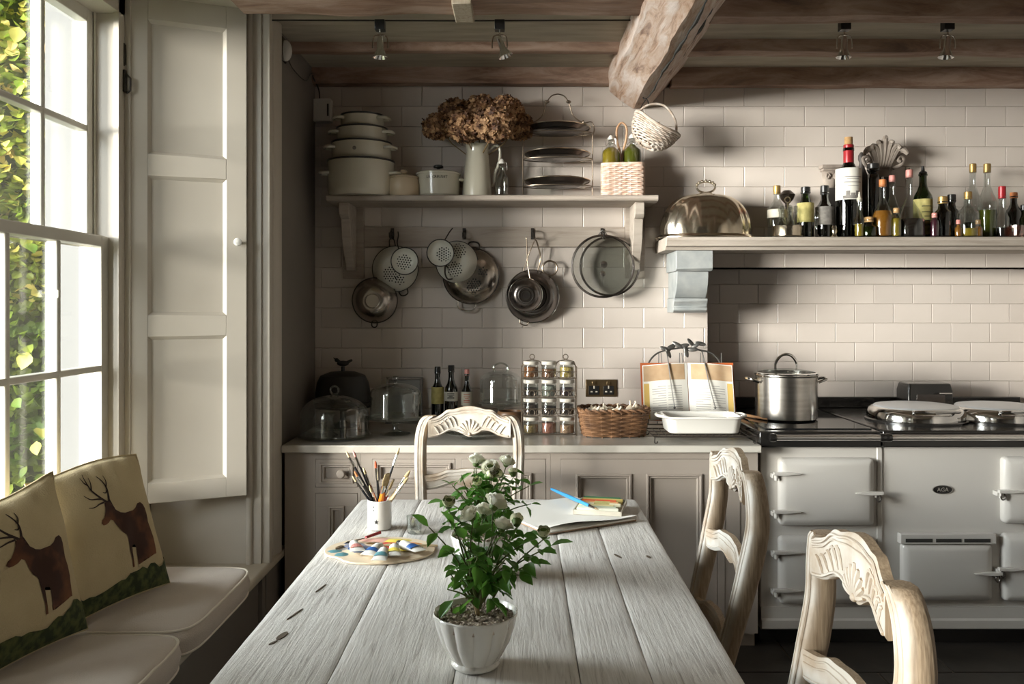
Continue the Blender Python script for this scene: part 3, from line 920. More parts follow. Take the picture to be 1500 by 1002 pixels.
# doors
def oven_door(x0, x1, z0, z1, name='oven_door', hinge_left=True, catch=True, vents=False):
    b = MB()
    def lp(i, y): 
        pts = []
        r = 0.018
        for (cx, cz, a0) in ((x1-r, z1-r, 0), (x0+r, z1-r, 90), (x0+r, z0+r, 180), (x1-r, z0+r, 270)):
            for k in range(5):
                a = math.radians(a0+k*22.5)
                pts.append((cx+(r-i if r > i else 0.001)*math.cos(a), y, cz+(r-i if r > i else 0.001)*math.sin(a)))
        return pts
    def lp2(i, y):
        return [(max(min(p[0], x1-i), x0+i), y, max(min(p[2], z1-i), z0+i)) for p in lp(0.0, y)]
    L = [lp(0, AY+0.001), lp(0, AY-0.020), lp(0.006, AY-0.030), lp2(0.03, AY-0.037), lp2(0.075, AY-0.040)]
    n = len(L[0]); vs = [v for l in L for v in l]; fs = []
    for i in range(len(L)-1):
        for k in range(n): fs.append((i*n+k, i*n+(k+1) % n, (i+1)*n+(k+1) % n, (i+1)*n+k))
    fs.append(tuple((len(L)-1)*n+k for k in range(n)))
    bm = MB().add(vs, fs)
    d = bm.build(name, M_enamel, ag, ang=60)
    def arm(xh, s, z, nm):
        h = MB()
        h.prism([(xh-s*0.030, z-0.005), (xh-s*0.030, z+0.008), (xh+s*0.02, z+0.008), (xh+s*0.085, z+0.002), (xh+s*0.085, z-0.001), (xh+s*0.02, z-0.007)], AY-0.052, AY-0.034)
        h.cyl(0.008, z-0.028, z-0.004, 12, cx=xh-s*0.016, cy=AY-0.036)
        h.box(min(xh-s*0.032, xh-s*0.002), max(xh-s*0.032, xh-s*0.002), AY-0.036, AY, z-0.02, z-0.002)
        h.build(nm, M_enamel, d, bevel=0.002)
        if nm == 'catch':
            MB().tube(arc(xh-s*0.012, z-0.020, 0.009, 0.014, 0, 2*PI, 14, AY-0.045), 0.0032, 6).build('coil_handle', M_darksteel, d)
    if hinge_left:
        if not vents:
            arm(x0, 1, z1-(z1-z0)*0.22, 'hinge'); arm(x0, 1, z0+(z1-z0)*0.22, 'hinge')
        if catch: arm(x1, -1, (z0+z1)/2-0.002, 'catch')
    else:
        if catch: arm(x0, 1, (z0+z1)/2-0.002, 'catch')
    return d
oven_door(ax(1139), ax(1277), az(768), az(670))
oven_door(ax(1139), ax(1277), az(882), az(784), catch=False)
d = oven_door(ax(1318), ax(1449), az(877), az(794), name='burner_door', hinge_left=True, vents=True)
MB().box(ax(1314), ax(1453), AY-0.036, AY, az(794), az(779)).build('vent_frame', M_enamel, d, bevel=0.003)
b = MB()
for (p, q) in ((1321, 1360), (1365, 1402), (1406, 1444)): b.box(ax(p), ax(q), AY-0.0375, AY-0.03, az(791), az(786))
b.build('vent_slot', M_hole, d)
oven_door(ax(1465), ax(1603), az(765), az(668), hinge_left=False)
oven_door(ax(1465), ax(1603), az(878), az(780), hinge_left=False)
# name badge
bd = MB().at(Matrix.Translation((ax(1380), AY, az(717))) @ Matrix.Rotation(PI/2, 4, 'X')).lathe([(0.041, 0), (0.041, 0.004), (0.036, 0.006), (0, 0.006)], 32, sy=0.42).build('badge', M_blackenamel, ag)
MB().at(Matrix.Translation((ax(1380), AY, az(717))) @ Matrix.Rotation(PI/2, 4, 'X')).lathe([(0.043, 0.0), (0.043, 0.005), (0.040, 0.005), (0.040, 0.0)], 32, sy=0.44).build('badge_rim', M_chrome, bd)
text('AGA', 0.023, M_chrome, bd, (ax(1380), AY-0.0065, az(717)), depth=0.0004)
# hotplate lids
for (px, X, k) in ((1341, None, 0), (1462, None, 1)):
    Y = 3.93
    cx = (px-762)*Y/F
    l = MB().lathe([(0.205, 0.002), (0.210, 0.010), (0.210, 0.022), (0.206, 0.042), (0.196, 0.056), (0.184, 0.062), (0, 0.062)], 56, cx=cx, cy=Y)
    l.v = [(v[0], v[1], v[2]+ATZ) for v in l.v]
    lid = l.build('hotplate_lid', M_chrome, ag, ang=30)
    MB().lathe([(0.218, 0.0), (0.218, 0.008), (0.208, 0.012)], 56, cx=cx, cy=Y).build('lid_ring', M_blackenamel, lid, loc=(0, 0, ATZ-0.001))
    h = MB().tube(smooth_path([(cx-0.085, Y-0.165, ATZ+0.055), (cx-0.085, Y-0.215, ATZ+0.062), (cx+0.085, Y-0.215, ATZ+0.062), (cx+0.085, Y-0.165, ATZ+0.055)], 5), 0.007, 10)
    h.build('lid_handle', M_chrome, lid)
    MB().lathe([(0.182, 0.061), (0.176, 0.068), (0.15, 0.072), (0, 0.074)], 48, cx=cx, cy=Y).build('lid_top', flat('satin_lid_metal', (0.62, 0.64, 0.66), 0.42, 0.75), lid, loc=(0, 0, ATZ))

# ================================================================ TABLE
TZ = 0.76
tb = thing('dining_table', 'long whitewashed plank dining table in the foreground', 'table', (-0.075, 1.9, 0))
TY0, TY1 = 0.80, 3.01
edges = [-0.555, -0.345, -0.12, 0.108, 0.238, 0.402]
def plank(x0, x1, seed):
    b = MB(); n = 40; g = 0.0008
    vs = []; fs = []
    w = x1-x0-2*g
    cols = [0, 0.004, 0.012, w*0.3, w*0.5, w*0.7, w-0.012, w-0.004, w]
    hs = [-0.0022, -0.0008, 0, 0, 0, 0, 0, -0.0008, -0.0022]
    m = len(cols)
    for i in range(n+1):
        y = TY0+(TY1-TY0)*i/n
        for c, h in zip(cols, hs):
            x = x0+g+c
            edge = 0.0015*noise.noise(Vector((seed, y*9, 0))) if c in (0, w) else 0
            z = TZ+h+0.0012*noise.noise(Vector((x*6, y*2.2, seed)))
            if i in (0, n): z -= 0.003
            vs.append((x+edge, y+(0.004*noise.noise(Vector((x*12, seed, 3))) if i in (0, n) else 0), z))
        vs += [(x1-g, y, TZ-0.04), (x0+g, y, TZ-0.04)]
    M = m+2
    for i in range(n):
        for k in range(M):
            k2 = (k+1) % M
            fs.append((i*M+k, i*M+k2, (i+1)*M+k2, (i+1)*M+k))
    fs.append(tuple(range(M-1, -1, -1))); fs.append(tuple(n*M+k for k in range(M)))
    vs = [(v[0]+0.075, v[1]-1.9, v[2]) for v in vs]
    return MB().add(vs, fs).build('plank', M_table, tb, ang=50)
for k in range(5): plank(edges[k], edges[k+1], k*3.7+1)
# knots and split lines in the boards
M_knot = flat('knot_hollow', (0.10, 0.075, 0.05), 0.9)
def knot(px, py, ln, wd, ang):
    Y = (CAMZ-TZ)*F/(py-450); p = W(px, py, Y)
    vs = []; n = 14
    for k in range(n):
        a = 2*PI*k/n
        q = Vector((math.cos(a)*wd, math.sin(a)*ln, 0)); q.rotate(Euler((0, 0, ang)))
        vs.append((p.x+0.075+q.x, p.y-1.9+q.y, TZ+0.0016))
    me = bpy.data.meshes.new('knot'); me.from_pydata(vs+[(v[0], v[1], TZ-0.004) for v in vs], [], [tuple(range(n))]+[(k, (k+1) % n, n+(k+1) % n, n+k) for k in range(n)])
    me.materials.append(M_knot); link('knot', me, tb)
for a in ((413, 932, 0.022, 0.007, -0.2), (400, 942, 0.012, 0.003, -0.5), (432, 900, 0.035, 0.0018, -0.25), (470, 862, 0.03, 0.0015, -0.2), (905, 815, 0.02, 0.004, 0.4), (950, 816, 0.012, 0.004, 0.3)): knot(*a)
b = MB()
b.box(-0.44, 0.44, -1.03, -1.0, 0.60, 0.715).box(-0.44, 0.44, 1.0, 1.03, 0.60, 0.715).box(-0.44, -0.41, -1.0, 1.0, 0.60, 0.715).box(0.41, 0.44, -1.0, 1.0, 0.60, 0.715)
b.build('apron', M_tabdark, tb, bevel=0.003)
for sx in (-1, 1):
    for sy in (-1, 1):
        MB().lathe([(0.028, 0), (0.034, 0.03), (0.026, 0.06), (0.036, 0.12), (0.043, 0.45), (0.036, 0.54), (0.046, 0.56), (0.046, 0.60)], 18, cx=sx*0.395, cy=sy*0.98).box(sx*0.395-0.044, sx*0.395+0.044, sy*0.98-0.044, sy*0.98+0.044, 0.58, 0.717).build('leg', M_tabdark, tb)

# ================================================================ CHAIRS
def make_chair(label, loc, rz):
    t = thing('dining_chair', label, 'chair', loc, rz, 'carved ladder-back chairs round the table')
    # back stiles
    prof = [(0.0, -0.02, 0.150), (0.12, 0.005, 0.155), (0.30, -0.010, 0.160), (0.45, -0.018, 0.165), (0.55, -0.002, 0.172), (0.68, 0.030, 0.182), (0.80, 0.058, 0.188), (0.88, 0.072, 0.190), (0.935, 0.072, 0.187), (0.972, 0.070, 0.179), (1.000, 0.067, 0.166), (1.012, 0.066, 0.150)]
    for s in (-1, 1):
        pts = smooth_path([(s*x, y+0.0, z) for (z, y, x) in prof], 3)
        n = len(pts)
        ws = []; ds = []
        for p in pts:
            z = p[2]
            ws.append(0.036+0.008*min(1, max(0, (z-0.45)/0.4)) if z < 0.97 else 0.044)
            ds.append(0.038+0.016*max(0, 1-abs(z-0.80)/0.35))
        MB().sweep(pts, ws, ds).build('stile', M_chair, t, ang=50)
        # moulded bead on the face of the stile
        bp = [(p[0]-s*0.010, p[1]-d/2-0.0005, p[2]) for p, d in zip(pts, ds) if p[2] > 0.5]
        MB().tube(bp, 0.0035, 6).tube([(p[0]+s*0.019, p[1]+0.0012, p[2]) for p in bp], 0.0028, 6).build('bead', M_chair, t)
    yc = lambda u: 0.052+0.020*(1-(2*u-1)**2)*-1+0.014
    def rail(name, hw, zc, rise, h, drop, yb, th=0.022, crest=False):
        def top(u):
            w = 2*u-1
            if crest:
                return zc+rise*(math.cos(w*PI)*0.5+0.5)**1.0+0.010*math.exp(-((abs(w)-0.55)/0.12)**2)-0.006*abs(w)**3
            return zc+rise*(math.cos(w*PI)*0.5+0.5)+0.006*math.exp(-((abs(w)-0.5)/0.13)**2)
        def bot(u):
            w = 2*u-1
            if crest:
                return zc-h+rise*0.35*(math.cos(w*PI)*0.5+0.5)+0.016*math.exp(-((abs(w)-0.45)/0.22)**2)-drop*math.exp(-(w/0.16)**2)
            return zc-h+rise*0.7*(math.cos(w*PI)*0.5+0.5)+0.008*math.exp(-((abs(w)-0.42)/0.2)**2)-drop*math.exp(-(w/0.15)**2)
        yf = lambda u: yb+0.020*(1-(2*u-1)**2)
        fx = lambda u: -hw+2*hw*u
        r_ = MB().strip(44, fx, top, bot, yf, th).build(name, M_chair, t, ang=50)
        return r_, top, bot, yf, fx
    cr, top, bot, yf, fx = rail('crest_rail', 0.158, 1.008, 0.040, 0.078, 0.014, 0.040, crest=True)
    # carving: raised mouldings, shell fan and leaf sprays
    b = MB()
    def surf(u, v, o=0.001):
        return (fx(u), yf(u)-o, bot(u)+(top(u)-bot(u))*v)
    b.tube([surf(0.03+0.94*k/40, 0.90) for k in range(41)], 0.0032, 6)
    b.tube([surf(0.03+0.94*k/40, 0.78) for k in range(41)], 0.0022, 6)
    b.tube([surf(0.03+0.94*k/40, 0.09) for k in range(41)], 0.003, 6)
    b.build('moulding', M_chair, cr)
    b = MB()
    for k in range(9):
        a = math.radians(-72+k*18)
        L = 0.052-0.004*abs(k-4)
        pts = []
        for j in range(6):
            rr = 0.008+L*j/5
            u = 0.5+rr*math.sin(a)/0.316
            z = bot(0.5)+0.010+rr*math.cos(a)*1.0
            pts.append((fx(u), yf(u)-0.001, z))
        b.tube(pts, lambda q: 0.0018+0.0042*math.sin(PI*min(1, q*0.75+0.12)), 6)
    b.ball((0, yf(0.5)-0.001, bot(0.5)+0.012), 0.008, 10, 6)
    b.build('shell_carving', M_chair, cr)
    for s in (-1, 1):
        b = MB()
        for k in range(5):
            pts = []
            for j in range(7):
                q = j/6
                u = 0.5+s*(0.15+0.05*k+0.10*q)
                v = 0.25+0.09*k*0.4+0.42*math.sin(q*2.2-0.35*k*0.3)
                pts.append(surf(min(0.97, max(0.03, u)), min(0.8, max(0.12, v-0.06*k))))
            b.tube(pts, lambda q: 0.0012+0.0030*math.sin(PI*q), 6)
        b.build('leaf_carving', M_chair, cr)
    for (zc, hw, yb) in ((0.788, 0.172, 0.028), (0.592, 0.158, -0.014)):
        sl, top2, bot2, yf2, fx2 = rail('slat', hw, zc, 0.022, 0.056, 0.010, yb, th=0.020)
        b = MB()
        for v in (0.85, 0.62, 0.16):
            b.tube([(fx2(0.03+0.94*k/30), yf2(0.03+0.94*k/30)-0.0005, bot2(0.03+0.94*k/30)+(top2(0.03+0.94*k/30)-bot2(0.03+0.94*k/30))*v) for k in range(31)], 0.0022, 6)
        b.build('moulding', M_chair, sl)
    # seat, rails, front legs
    st_ = MB().prism([(-0.17, 0.02), (0.17, 0.02), (0.215, -0.36), (0.205, -0.385), (-0.205, -0.385), (-0.215, -0.36)], 0.43, 0.462, 'z').build('seat', M_rush, t, bevel=0.008)
    MB().prism([(-0.175, 0.02), (0.175, 0.02), (0.22, -0.39), (-0.22, -0.39)], 0.375, 0.43, 'z').build('seat_frame', M_chair, t, bevel=0.004)
    for s in (-1, 1):
        pts = smooth_path([(s*0.200, -0.365, 0.40), (s*0.212, -0.378, 0.33), (s*0.200, -0.365, 0.18), (s*0.192, -0.355, 0.06), (s*0.200, -0.370, 0.0)], 4)
        MB().sweep(pts, [0.050-0.022*min(1, i/10) for i in range(len(pts))], [0.050-0.022*min(1, i/10) for i in range(len(pts))]).build('front_leg', M_chair, t, ang=50)
    return t
chA = make_chair('carved limewashed chair at the far end of the table facing the camera', (-0.195, 3.25, 0), 0)
def place_chair(x, y, rz, label):
    return dup(chA, None, (x, y, 0), rz, label)
place_chair(0.515, 2.33, -PI/2+0.03, 'carved limewashed chair on the right side of the table beside the cabinets')
place_chair(0.503, 1.445, -PI/2+0.02, 'nearest carved limewashed chair at the lower right in front of the cooker')

# ================================================================ WINDOW SEAT CUSHIONS AND PILLOWS
def seat_cushion(label, y0, y1, x0, x1, z0, h, seed):
    t = thing('seat_cushion', label, 'cushion', ((x0+x1)/2, (y0+y1)/2, z0), 0, 'linen seat cushions')
    w = (x1-x0)/2; d = (y1-y0)/2; nx, ny = 28, 28
    vs = []; fs = []
    def sup(u, v):  # rounded-square outline
        e = 7
        n = (abs(u)**e+abs(v)**e)**(1/e); m_ = max(abs(u), abs(v))
        return (u*m_/n, v*m_/n) if n > 1e-6 else (0, 0)
    def pt(u, v, top):
        a, c = sup(u, v)
        dome = (1-abs(u)**3.0)*(1-abs(v)**3.0)
        wr = 0.003*noise.noise(Vector((u*2.2+seed, v*2.2, 1)))*dome+0.0012*noise.noise(Vector((u*6+seed, v*6, 1)))
        if top: z = h*0.80+h*0.24*dome**0.5+wr*2
        else: z = (h*0.0-0.012*(u > 0.9) if False else 0.0)
        return (a*w, c*d, z)
    for top in (1, 0):
        base = len(vs)
        for i in range(nx+1):
            for j in range(ny+1):
                vs.append(pt(-1+2*i/nx, -1+2*j/ny, top))
        for i in range(nx):
            for j in range(ny):
                q = (base+i*(ny+1)+j, base+(i+1)*(ny+1)+j, base+(i+1)*(ny+1)+j+1, base+i*(ny+1)+j+1)
                fs.append(q if top else q[::-1])
    N = (nx+1)*(ny+1)
    per = [(i, 0) for i in range(nx)]+[(nx, j) for j in range(ny)]+[(i, ny) for i in range(nx, 0, -1)]+[(0, j) for j in range(ny, 0, -1)]
    idx = [i*(ny+1)+j for i, j in per]
    # bulging side band
    mid = len(vs)
    for k in idx:
        a = Vector(vs[k]); c = Vector(vs[k+N]); m_ = (a+c)/2
        o_ = Vector((m_.x/w, m_.y/d, 0)).normalized()*0.010
        vs.append(tuple(m_+o_+Vector((0, 0, 0.002*noise.noise(m_*9)))))
    for k in range(len(idx)):
        k2 = (k+1) % len(idx)
        fs.append((idx[k], mid+k, mid+k2, idx[k2])); fs.append((mid+k, idx[k]+N, idx[k2]+N, mid+k2))
    MB().add(vs, fs).build('cover', M_linen, t, ang=70)
    for zz in (0, N):
        MB().tube([vs[k+zz] for k in idx], 0.0042, 7, closed=True).build('piping', M_pipe, t)
    return t
seat_cushion('oatmeal linen seat cushion nearer the shutter on the window seat', 2.475, 3.09, -1.44, -0.952, 0.421, 0.090, 2)
seat_cushion('oatmeal linen seat cushion nearest the camera on the window seat', 1.83, 2.455, -1.44, -0.945, 0.421, 0.090, 11)

def ear_poly(points, res):
    """triangulate a polygon finely: returns verts2d, faces"""
    bm = bmesh.new()
    vs = [bm.verts.new((p[0], p[1], 0)) for p in points]
    bm.faces.new(vs)
    bmesh.ops.triangulate(bm, faces=bm.faces)
    for _ in range(3):
        es = [e for e in bm.edges if e.calc_length() > res]
        if not es: break
        bmesh.ops.subdivide_edges(bm, edges=es, cuts=1)
        bmesh.ops.triangulate(bm, faces=bm.faces)
    v = [(x.co.x, x.co.y) for x in bm.verts]
    bm.verts.index_update()
    f = [tuple(q.index for q in x.verts) for x in bm.faces]
    bm.free()
    return v, f
# stag traced in pillow units: u right, v up, both 0..1
BODY = [(0.33,0.485),(0.30,0.47),(0.285,0.445),(0.30,0.425),(0.335,0.425),(0.375,0.435),(0.41,0.455),(0.44,0.44),(0.455,0.40),(0.475,0.355),(0.50,0.315),(0.528,0.29),(0.542,0.265),
        (0.546,0.20),(0.550,0.12),(0.540,0.075),(0.566,0.075),(0.572,0.13),(0.578,0.20),(0.592,0.250),(0.618,0.250),(0.627,0.19),(0.627,0.12),(0.618,0.08),(0.645,0.08),(0.652,0.13),(0.658,0.20),(0.675,0.258),
        (0.73,0.265),(0.78,0.29),(0.80,0.30),(0.845,0.26),(0.865,0.21),(0.862,0.15),(0.85,0.11),(0.878,0.11),(0.888,0.16),(0.895,0.22),(0.885,0.28),(0.868,0.34),(0.870,0.40),(0.865,0.46),(0.85,0.50),(0.82,0.525),(0.775,0.52),(0.74,0.49),(0.70,0.475),
        (0.65,0.475),(0.60,0.475),(0.555,0.49),(0.51,0.525),(0.47,0.565),(0.455,0.595),(0.475,0.615),(0.465,0.625),(0.435,0.61),(0.415,0.605),(0.395,0.60),(0.385,0.565),(0.365,0.53)]
def SM(u, v):
    return (0.30+(u-0.21)*0.84, 0.185+(v-0.06)*0.245/0.21 if v < 0.27 else 0.43+(v-0.27)*0.84)
def stag_pillow(label, A, B, lean, hgt, seed):
    """A: bottom edge end further from camera (right), B: near end (left), both at z; leans back by lean"""
    A = Vector(A); B = Vector(B)
    wdt = (A-B).length; ux = (A-B).normalized()
    nrm = Vector((-ux.y, ux.x, 0)); 
    if nrm.x < 0: nrm = -nrm          # faces the room
    up = (Vector((0, 0, 1))*math.cos(lean)-nrm*math.sin(lean))
    fn = (nrm*math.cos(lean)+Vector((0, 0, 1))*math.sin(lean))
    org = (A+B)/2
    t = thing('stag_pillow', label, 'pillow', org, 0, 'printed stag pillows')
    T = 0.062
    def S(u, v, front=1, off=0.0):
        a = 2*u-1; c = 2*v-1
        # pinched corners, slightly hollow edges
        ea = a*(1-0.055*(1-c*c)); ec = c*(1-0.055*(1-a*a))
        th = T*max(0, (1-abs(a)**2.6))**0.55*max(0, (1-abs(c)**2.6))**0.55
        th *= 1+0.18*noise.noise(Vector((a*1.3+seed, c*1.3, 0)))
        th += 0.007*noise.noise(Vector((a*3+seed, c*3, 4)))*(1-a*a)*(1-c*c)
        # crumple along the top
        cr_ = 0.010*noise.noise(Vector((a*5+seed, c*2, 8)))*max(0, c)
        sag = 0.018*(c > 0)*c*c*math.sin(a*2.2+seed)
        return ux*(ea*wdt/2)+up*(hgt*(ec+1)/2+sag)+fn*(front*(th+off)+cr_)
    n = 34; vs = []; fs = []
    for fr in (1, -1):
        base = len(vs)
        for i in range(n+1):
            for j in range(n+1): vs.append(tuple(S(i/n, j/n, fr)))
        for i in range(n):
            for j in range(n):
                q = (base+i*(n+1)+j, base+(i+1)*(n+1)+j, base+(i+1)*(n+1)+j+1, base+i*(n+1)+j+1)
                fs.append(q if fr == 1 else q[::-1])
    MB().add(vs, fs).build('cover', M_pillow, t, ang=180)
    eg = [(i/n, 0) for i in range(n)]+[(1, j/n) for j in range(n)]+[(1-i/n, 1) for i in range(n)]+[(0, 1-j/n) for j in range(n)]
    MB().tube([S(a, c) for a, c in eg], 0.0032, 6, closed=True).build('seam', M_pillow, t)
    def patch(name, poly, m, off=0.0016):
        v, f = ear_poly(poly, 0.045)
        me = bpy.data.meshes.new(name)
        me.from_pydata([tuple(S(min(0.995, max(0.005, a)), min(0.995, max(0.005, c)), 1, off)) for a, c in v], [], f)
        me.materials.append(m)
        for p in me.polygons: p.use_smooth = True
        return link(name, me, t)
    patch('stag_print', [SM(*q) for q in BODY], M_stag)
    b = MB()
    def ant(pts, r0=0.0042):
        P = smooth_path([SM(p[0], p[1])+(0,) for p in pts], 4)
        q = [S(min(0.99, max(0.01, p[0])), min(0.99, max(0.01, p[1])), 1, 0.0005) for p in P]
        # flattened ribbon on the cloth
        vs_ = []; fs_ = []
        for i, p in enumerate(q):
            tt = (q[min(i+1, len(q)-1)]-q[max(i-1, 0)]).normalized()
            sd = tt.cross(fn).normalized()
            r_ = r0*(1-0.75*i/(len(q)-1))
            vs_ += [p+sd*r_+fn*0.0012, p-sd*r_+fn*0.0012]
        for i in range(len(q)-1): fs_.append((2*i, 2*i+1, 2*i+3, 2*i+2))
        b.add([tuple(v) for v in vs_], fs_)
    ant([(0.455,0.60),(0.47,0.66),(0.475,0.72),(0.455,0.78),(0.425,0.83)])
    ant([(0.475,0.70),(0.45,0.68),(0.425,0.69)], 0.003)
    ant([(0.478,0.73),(0.50,0.77),(0.495,0.82)], 0.003)
    ant([(0.435,0.60),(0.40,0.63),(0.35,0.68),(0.30,0.75),(0.29,0.83),(0.305,0.88)])
    ant([(0.39,0.64),(0.33,0.65),(0.26,0.665),(0.21,0.71)], 0.0034)
    ant([(0.40,0.61),(0.33,0.605),(0.27,0.59),(0.22,0.60)], 0.003)
    ant([(0.295,0.78),(0.265,0.81),(0.26,0.86)], 0.003)
    ant([(0.31,0.735),(0.335,0.79),(0.345,0.84)], 0.003)
    b.build('antler_print', M_antler, t, smooth=False)
    rr = random.Random(seed)
    top = [(k/22, 0.095+0.02*math.sin(k*0.5+seed)+rr.uniform(0, 0.045)+0.085*(k/22)**2) for k in range(23)]
    patch('grass_print', [(0.0, 0.0), (1.0, 0.0)]+top[::-1], M_grass, 0.0022)
    return t
stag_pillow('cream canvas pillow with a brown stag, beside the shutter', (-1.165, 2.86, 0.512), (-1.300, 2.44, 0.512), 0.32, 0.445, 1)
stag_pillow('cream canvas pillow with a brown stag, cut by the left frame edge', (-1.235, 2.455, 0.512), (-1.335, 2.02, 0.512), 0.26, 0.445, 5)

# ================================================================ WALL SHELF AND HANGING RAIL
SZ = 1.954
ws = thing('wall_shelf', 'long taupe wooden wall shelf on scroll brackets with a hanging rail below', 'shelf', (0, 0, 0))
MB().prism([(4.02, SZ-0.026), (4.014, SZ-0.020), (4.014, SZ-0.006), (4.020, SZ), (4.266, SZ), (4.266, SZ-0.030), (4.045, SZ-0.030), (4.03, SZ-0.026)], -0.905, 0.645, 'x').build('board', M_shelf, ws, bevel=0.001)
for (p, q, s0) in ((-0.875, -0.772, -0.852), (0.519, 0.616, 0.540)):
    MB().box(p, q, 4.248, 4.267, 1.572, SZ-0.030).build('back_plate', M_shelf, ws, bevel=0.002)
    prof = [(4.247, SZ-0.031), (4.045, SZ-0.031), (4.040, SZ-0.05), (4.045, SZ-0.085), (4.060, SZ-0.10), (4.085, SZ-0.105), (4.090, SZ-0.125), (4.105, SZ-0.19), (4.140, SZ-0.25), (4.180, SZ-0.295), (4.200, SZ-0.315), (4.205, SZ-0.335), (4.215, SZ-0.345), (4.247, SZ-0.345)]
    MB().prism(prof, s0, s0+0.044, 'x').build('bracket', M_mantel, ws, bevel=0.002)
MB().box(-0.771, 0.518, 4.250, 4.267, 1.728, 1.827).build('hanging_rail', M_shelf, ws, bevel=0.002)
HK = []
for px in (575, 680, 780, 882):
    x = (px-762)*4.25/F
    HK.append(x)
    b = MB().box(x-0.008, x+0.008, 4.244, 4.250, 1.765, 1.82)
    b.tube(smooth_path([(x, 4.245, 1.805), (x, 4.21, 1.805), (x, 4.195, 1.79), (x, 4.20, 1.772), (x, 4.225, 1.770), (x, 4.245, 1.775)], 4), 0.004, 8)
    b.tube(smooth_path([(x, 4.225, 1.775), (x, 4.185, 1.765), (x, 4.160, 1.772), (x, 4.150, 1.790)], 4), 0.0038, 8)
    b.build('hook', M_iron, ws)

# ---- things on the wall shelf
def loop_handle(c, ang, w, out, r, z, n=10):
    """horizontal loop handle on a round pot; c centre, ang direction"""
    d = Vector((math.cos(ang), math.sin(ang), 0)); s = Vector((-d.y, d.x, 0))
    base, rad = c
    P = [base+d*(rad-0.004)+s*w, base+d*(rad+out*0.8)+s*w*0.85, base+d*(rad+out)+Vector((0, 0, 0)), base+d*(rad+out*0.8)-s*w*0.85, base+d*(rad-0.004)-s*w]
    P = [p+Vector((0, 0, z)) for p in P]
    return smooth_path(P, 5)
def pot_xy(px, Y): return (px-762)*Y/F
POTY = 4.135
px0 = pot_xy(531, POTY)
zb = SZ
for k, (rad, h, lab) in enumerate(((0.160, 0.172, 'largest cream enamel casserole at the bottom of the shelf stack'), (0.144, 0.088, 'second cream enamel casserole of the stack with a small mark on its front'),
                              (0.121, 0.072, 'third cream enamel casserole up in the shelf stack'), (0.104, 0.062, 'smallest cream enamel casserole on top of the shelf stack'))):
    rad *= 0.98
    if k: rad_y = 1
    t = thing('casserole', lab, 'pot', (px0+0.002*k, 4.265-0.163 if k == 0 else 4.105, zb), 0, 'stacked cream casseroles')
    MB().lathe([(0, 0), (rad*0.92, 0), (rad*0.97, 0.008), (rad, 0.03 if h > 0.1 else 0.02), (rad*1.005, h-0.008), (rad*0.99, h-0.006), (rad*0.96, 0.02), (0, 0.012)], 48).build('body', M_pot, t)
    MB().lathe([(rad*1.004, h-0.010), (rad*1.03, h-0.006), (rad*1.03, h-0.002), (rad*0.99, h-0.001), (rad*0.6, h-0.001), (0, h-0.0015)], 48).build('rim', M_rim, t)
    for a in (0.35 if k % 2 else 0.2, PI+(0.45 if k % 2 else 0.3)):
        MB().tube(loop_handle((Vector((0, 0, 0)), rad), -a if a < 1 else a, 0.034, 0.036, 0, h*0.62), 0.0075, 8).build('handle', M_pot, t)
    if k == 1: MB().at(Matrix.Translation((-0.008, -rad*1.004, h*0.45)) @ Matrix.Rotation(PI/2, 4, 'X')).lathe([(0.009, -0.002), (0.009, 0.0015), (0, 0.0015)], 16).build('mark', M_labelg, t)
    zb += h-0.001
t = thing('lidded_crock', 'small buff stoneware crock with a knobbed lid on the wall shelf', 'crock', (pot_xy(591, 4.09), 4.09, SZ))
MB().lathe([(0, 0), (0.066, 0), (0.074, 0.01), (0.077, 0.05), (0.072, 0.082), (0.070, 0.086), (0, 0.086)], 36).build('body', M_crock, t)
MB().lathe([(0.076, 0.086), (0.078, 0.090), (0.060, 0.100), (0.022, 0.106), (0.012, 0.110), (0.018, 0.120), (0.012, 0.128), (0, 0.129)], 36).build('lid', M_crock, t)
t = thing('saucepan', 'cream cast iron pan with black lid knob and printed name on the wall shelf', 'pot', (pot_xy(642, 4.13), 4.135, SZ))
MB().lathe([(0, 0), (0.090, 0), (0.100, 0.012), (0.104, 0.08), (0.104, 0.108), (0, 0.108)], 48).build('body', M_pot, t)
l = MB().lathe([(0.107, 0.108), (0.108, 0.116), (0.095, 0.124), (0.04, 0.132), (0, 0.133)], 48).build('lid', M_pot, t)
MB().lathe([(0.008, 0.131), (0.008, 0.142), (0.024, 0.146), (0.024, 0.154), (0.018, 0.158), (0, 0.158)], 24).build('knob', M_blackcap, l)
for a in (0.0, PI): MB().tube(loop_handle((Vector((0, 0, 0)), 0.104), a, 0.028, 0.024, 0, 0.085), 0.007, 8).build('handle', M_pot, t)
for i, ch in enumerate('LE CREUSET'):
    a = -PI/2+(i-4.5)*0.098+0.02
    text(ch, 0.019, M_ink, t, (0.1052*math.cos(a), 0.1052*math.sin(a), 0.088), (PI/2, 0, a+PI/2), 'lettering')
# enamel jug
jx = pot_xy(699, 4.12)
t = thing('enamel_jug', 'tall cream enamel jug holding dried hydrangeas on the wall shelf', 'jug', (jx, 4.13, SZ))
MB().lathe([(0, 0), (0.064, 0), (0.071, 0.008), (0.070, 0.05), (0.060, 0.16), (0.054, 0.215), (0.056, 0.245), (0.060, 0.255), (0.056, 0.255), (0.051, 0.215), (0.058, 0.10), (0, 0.02)], 36).build('body', M_pot, t)
MB().tube(smooth_path([(0.052, 0, 0.225), (0.085, 0, 0.252), (0.108, 0, 0.235), (0.105, 0, 0.17), (0.085, 0, 0.12), (0.078, 0, 0.07), (0.060, 0, 0.06)], 6), 0.0065, 8).build('handle', M_pot, t)
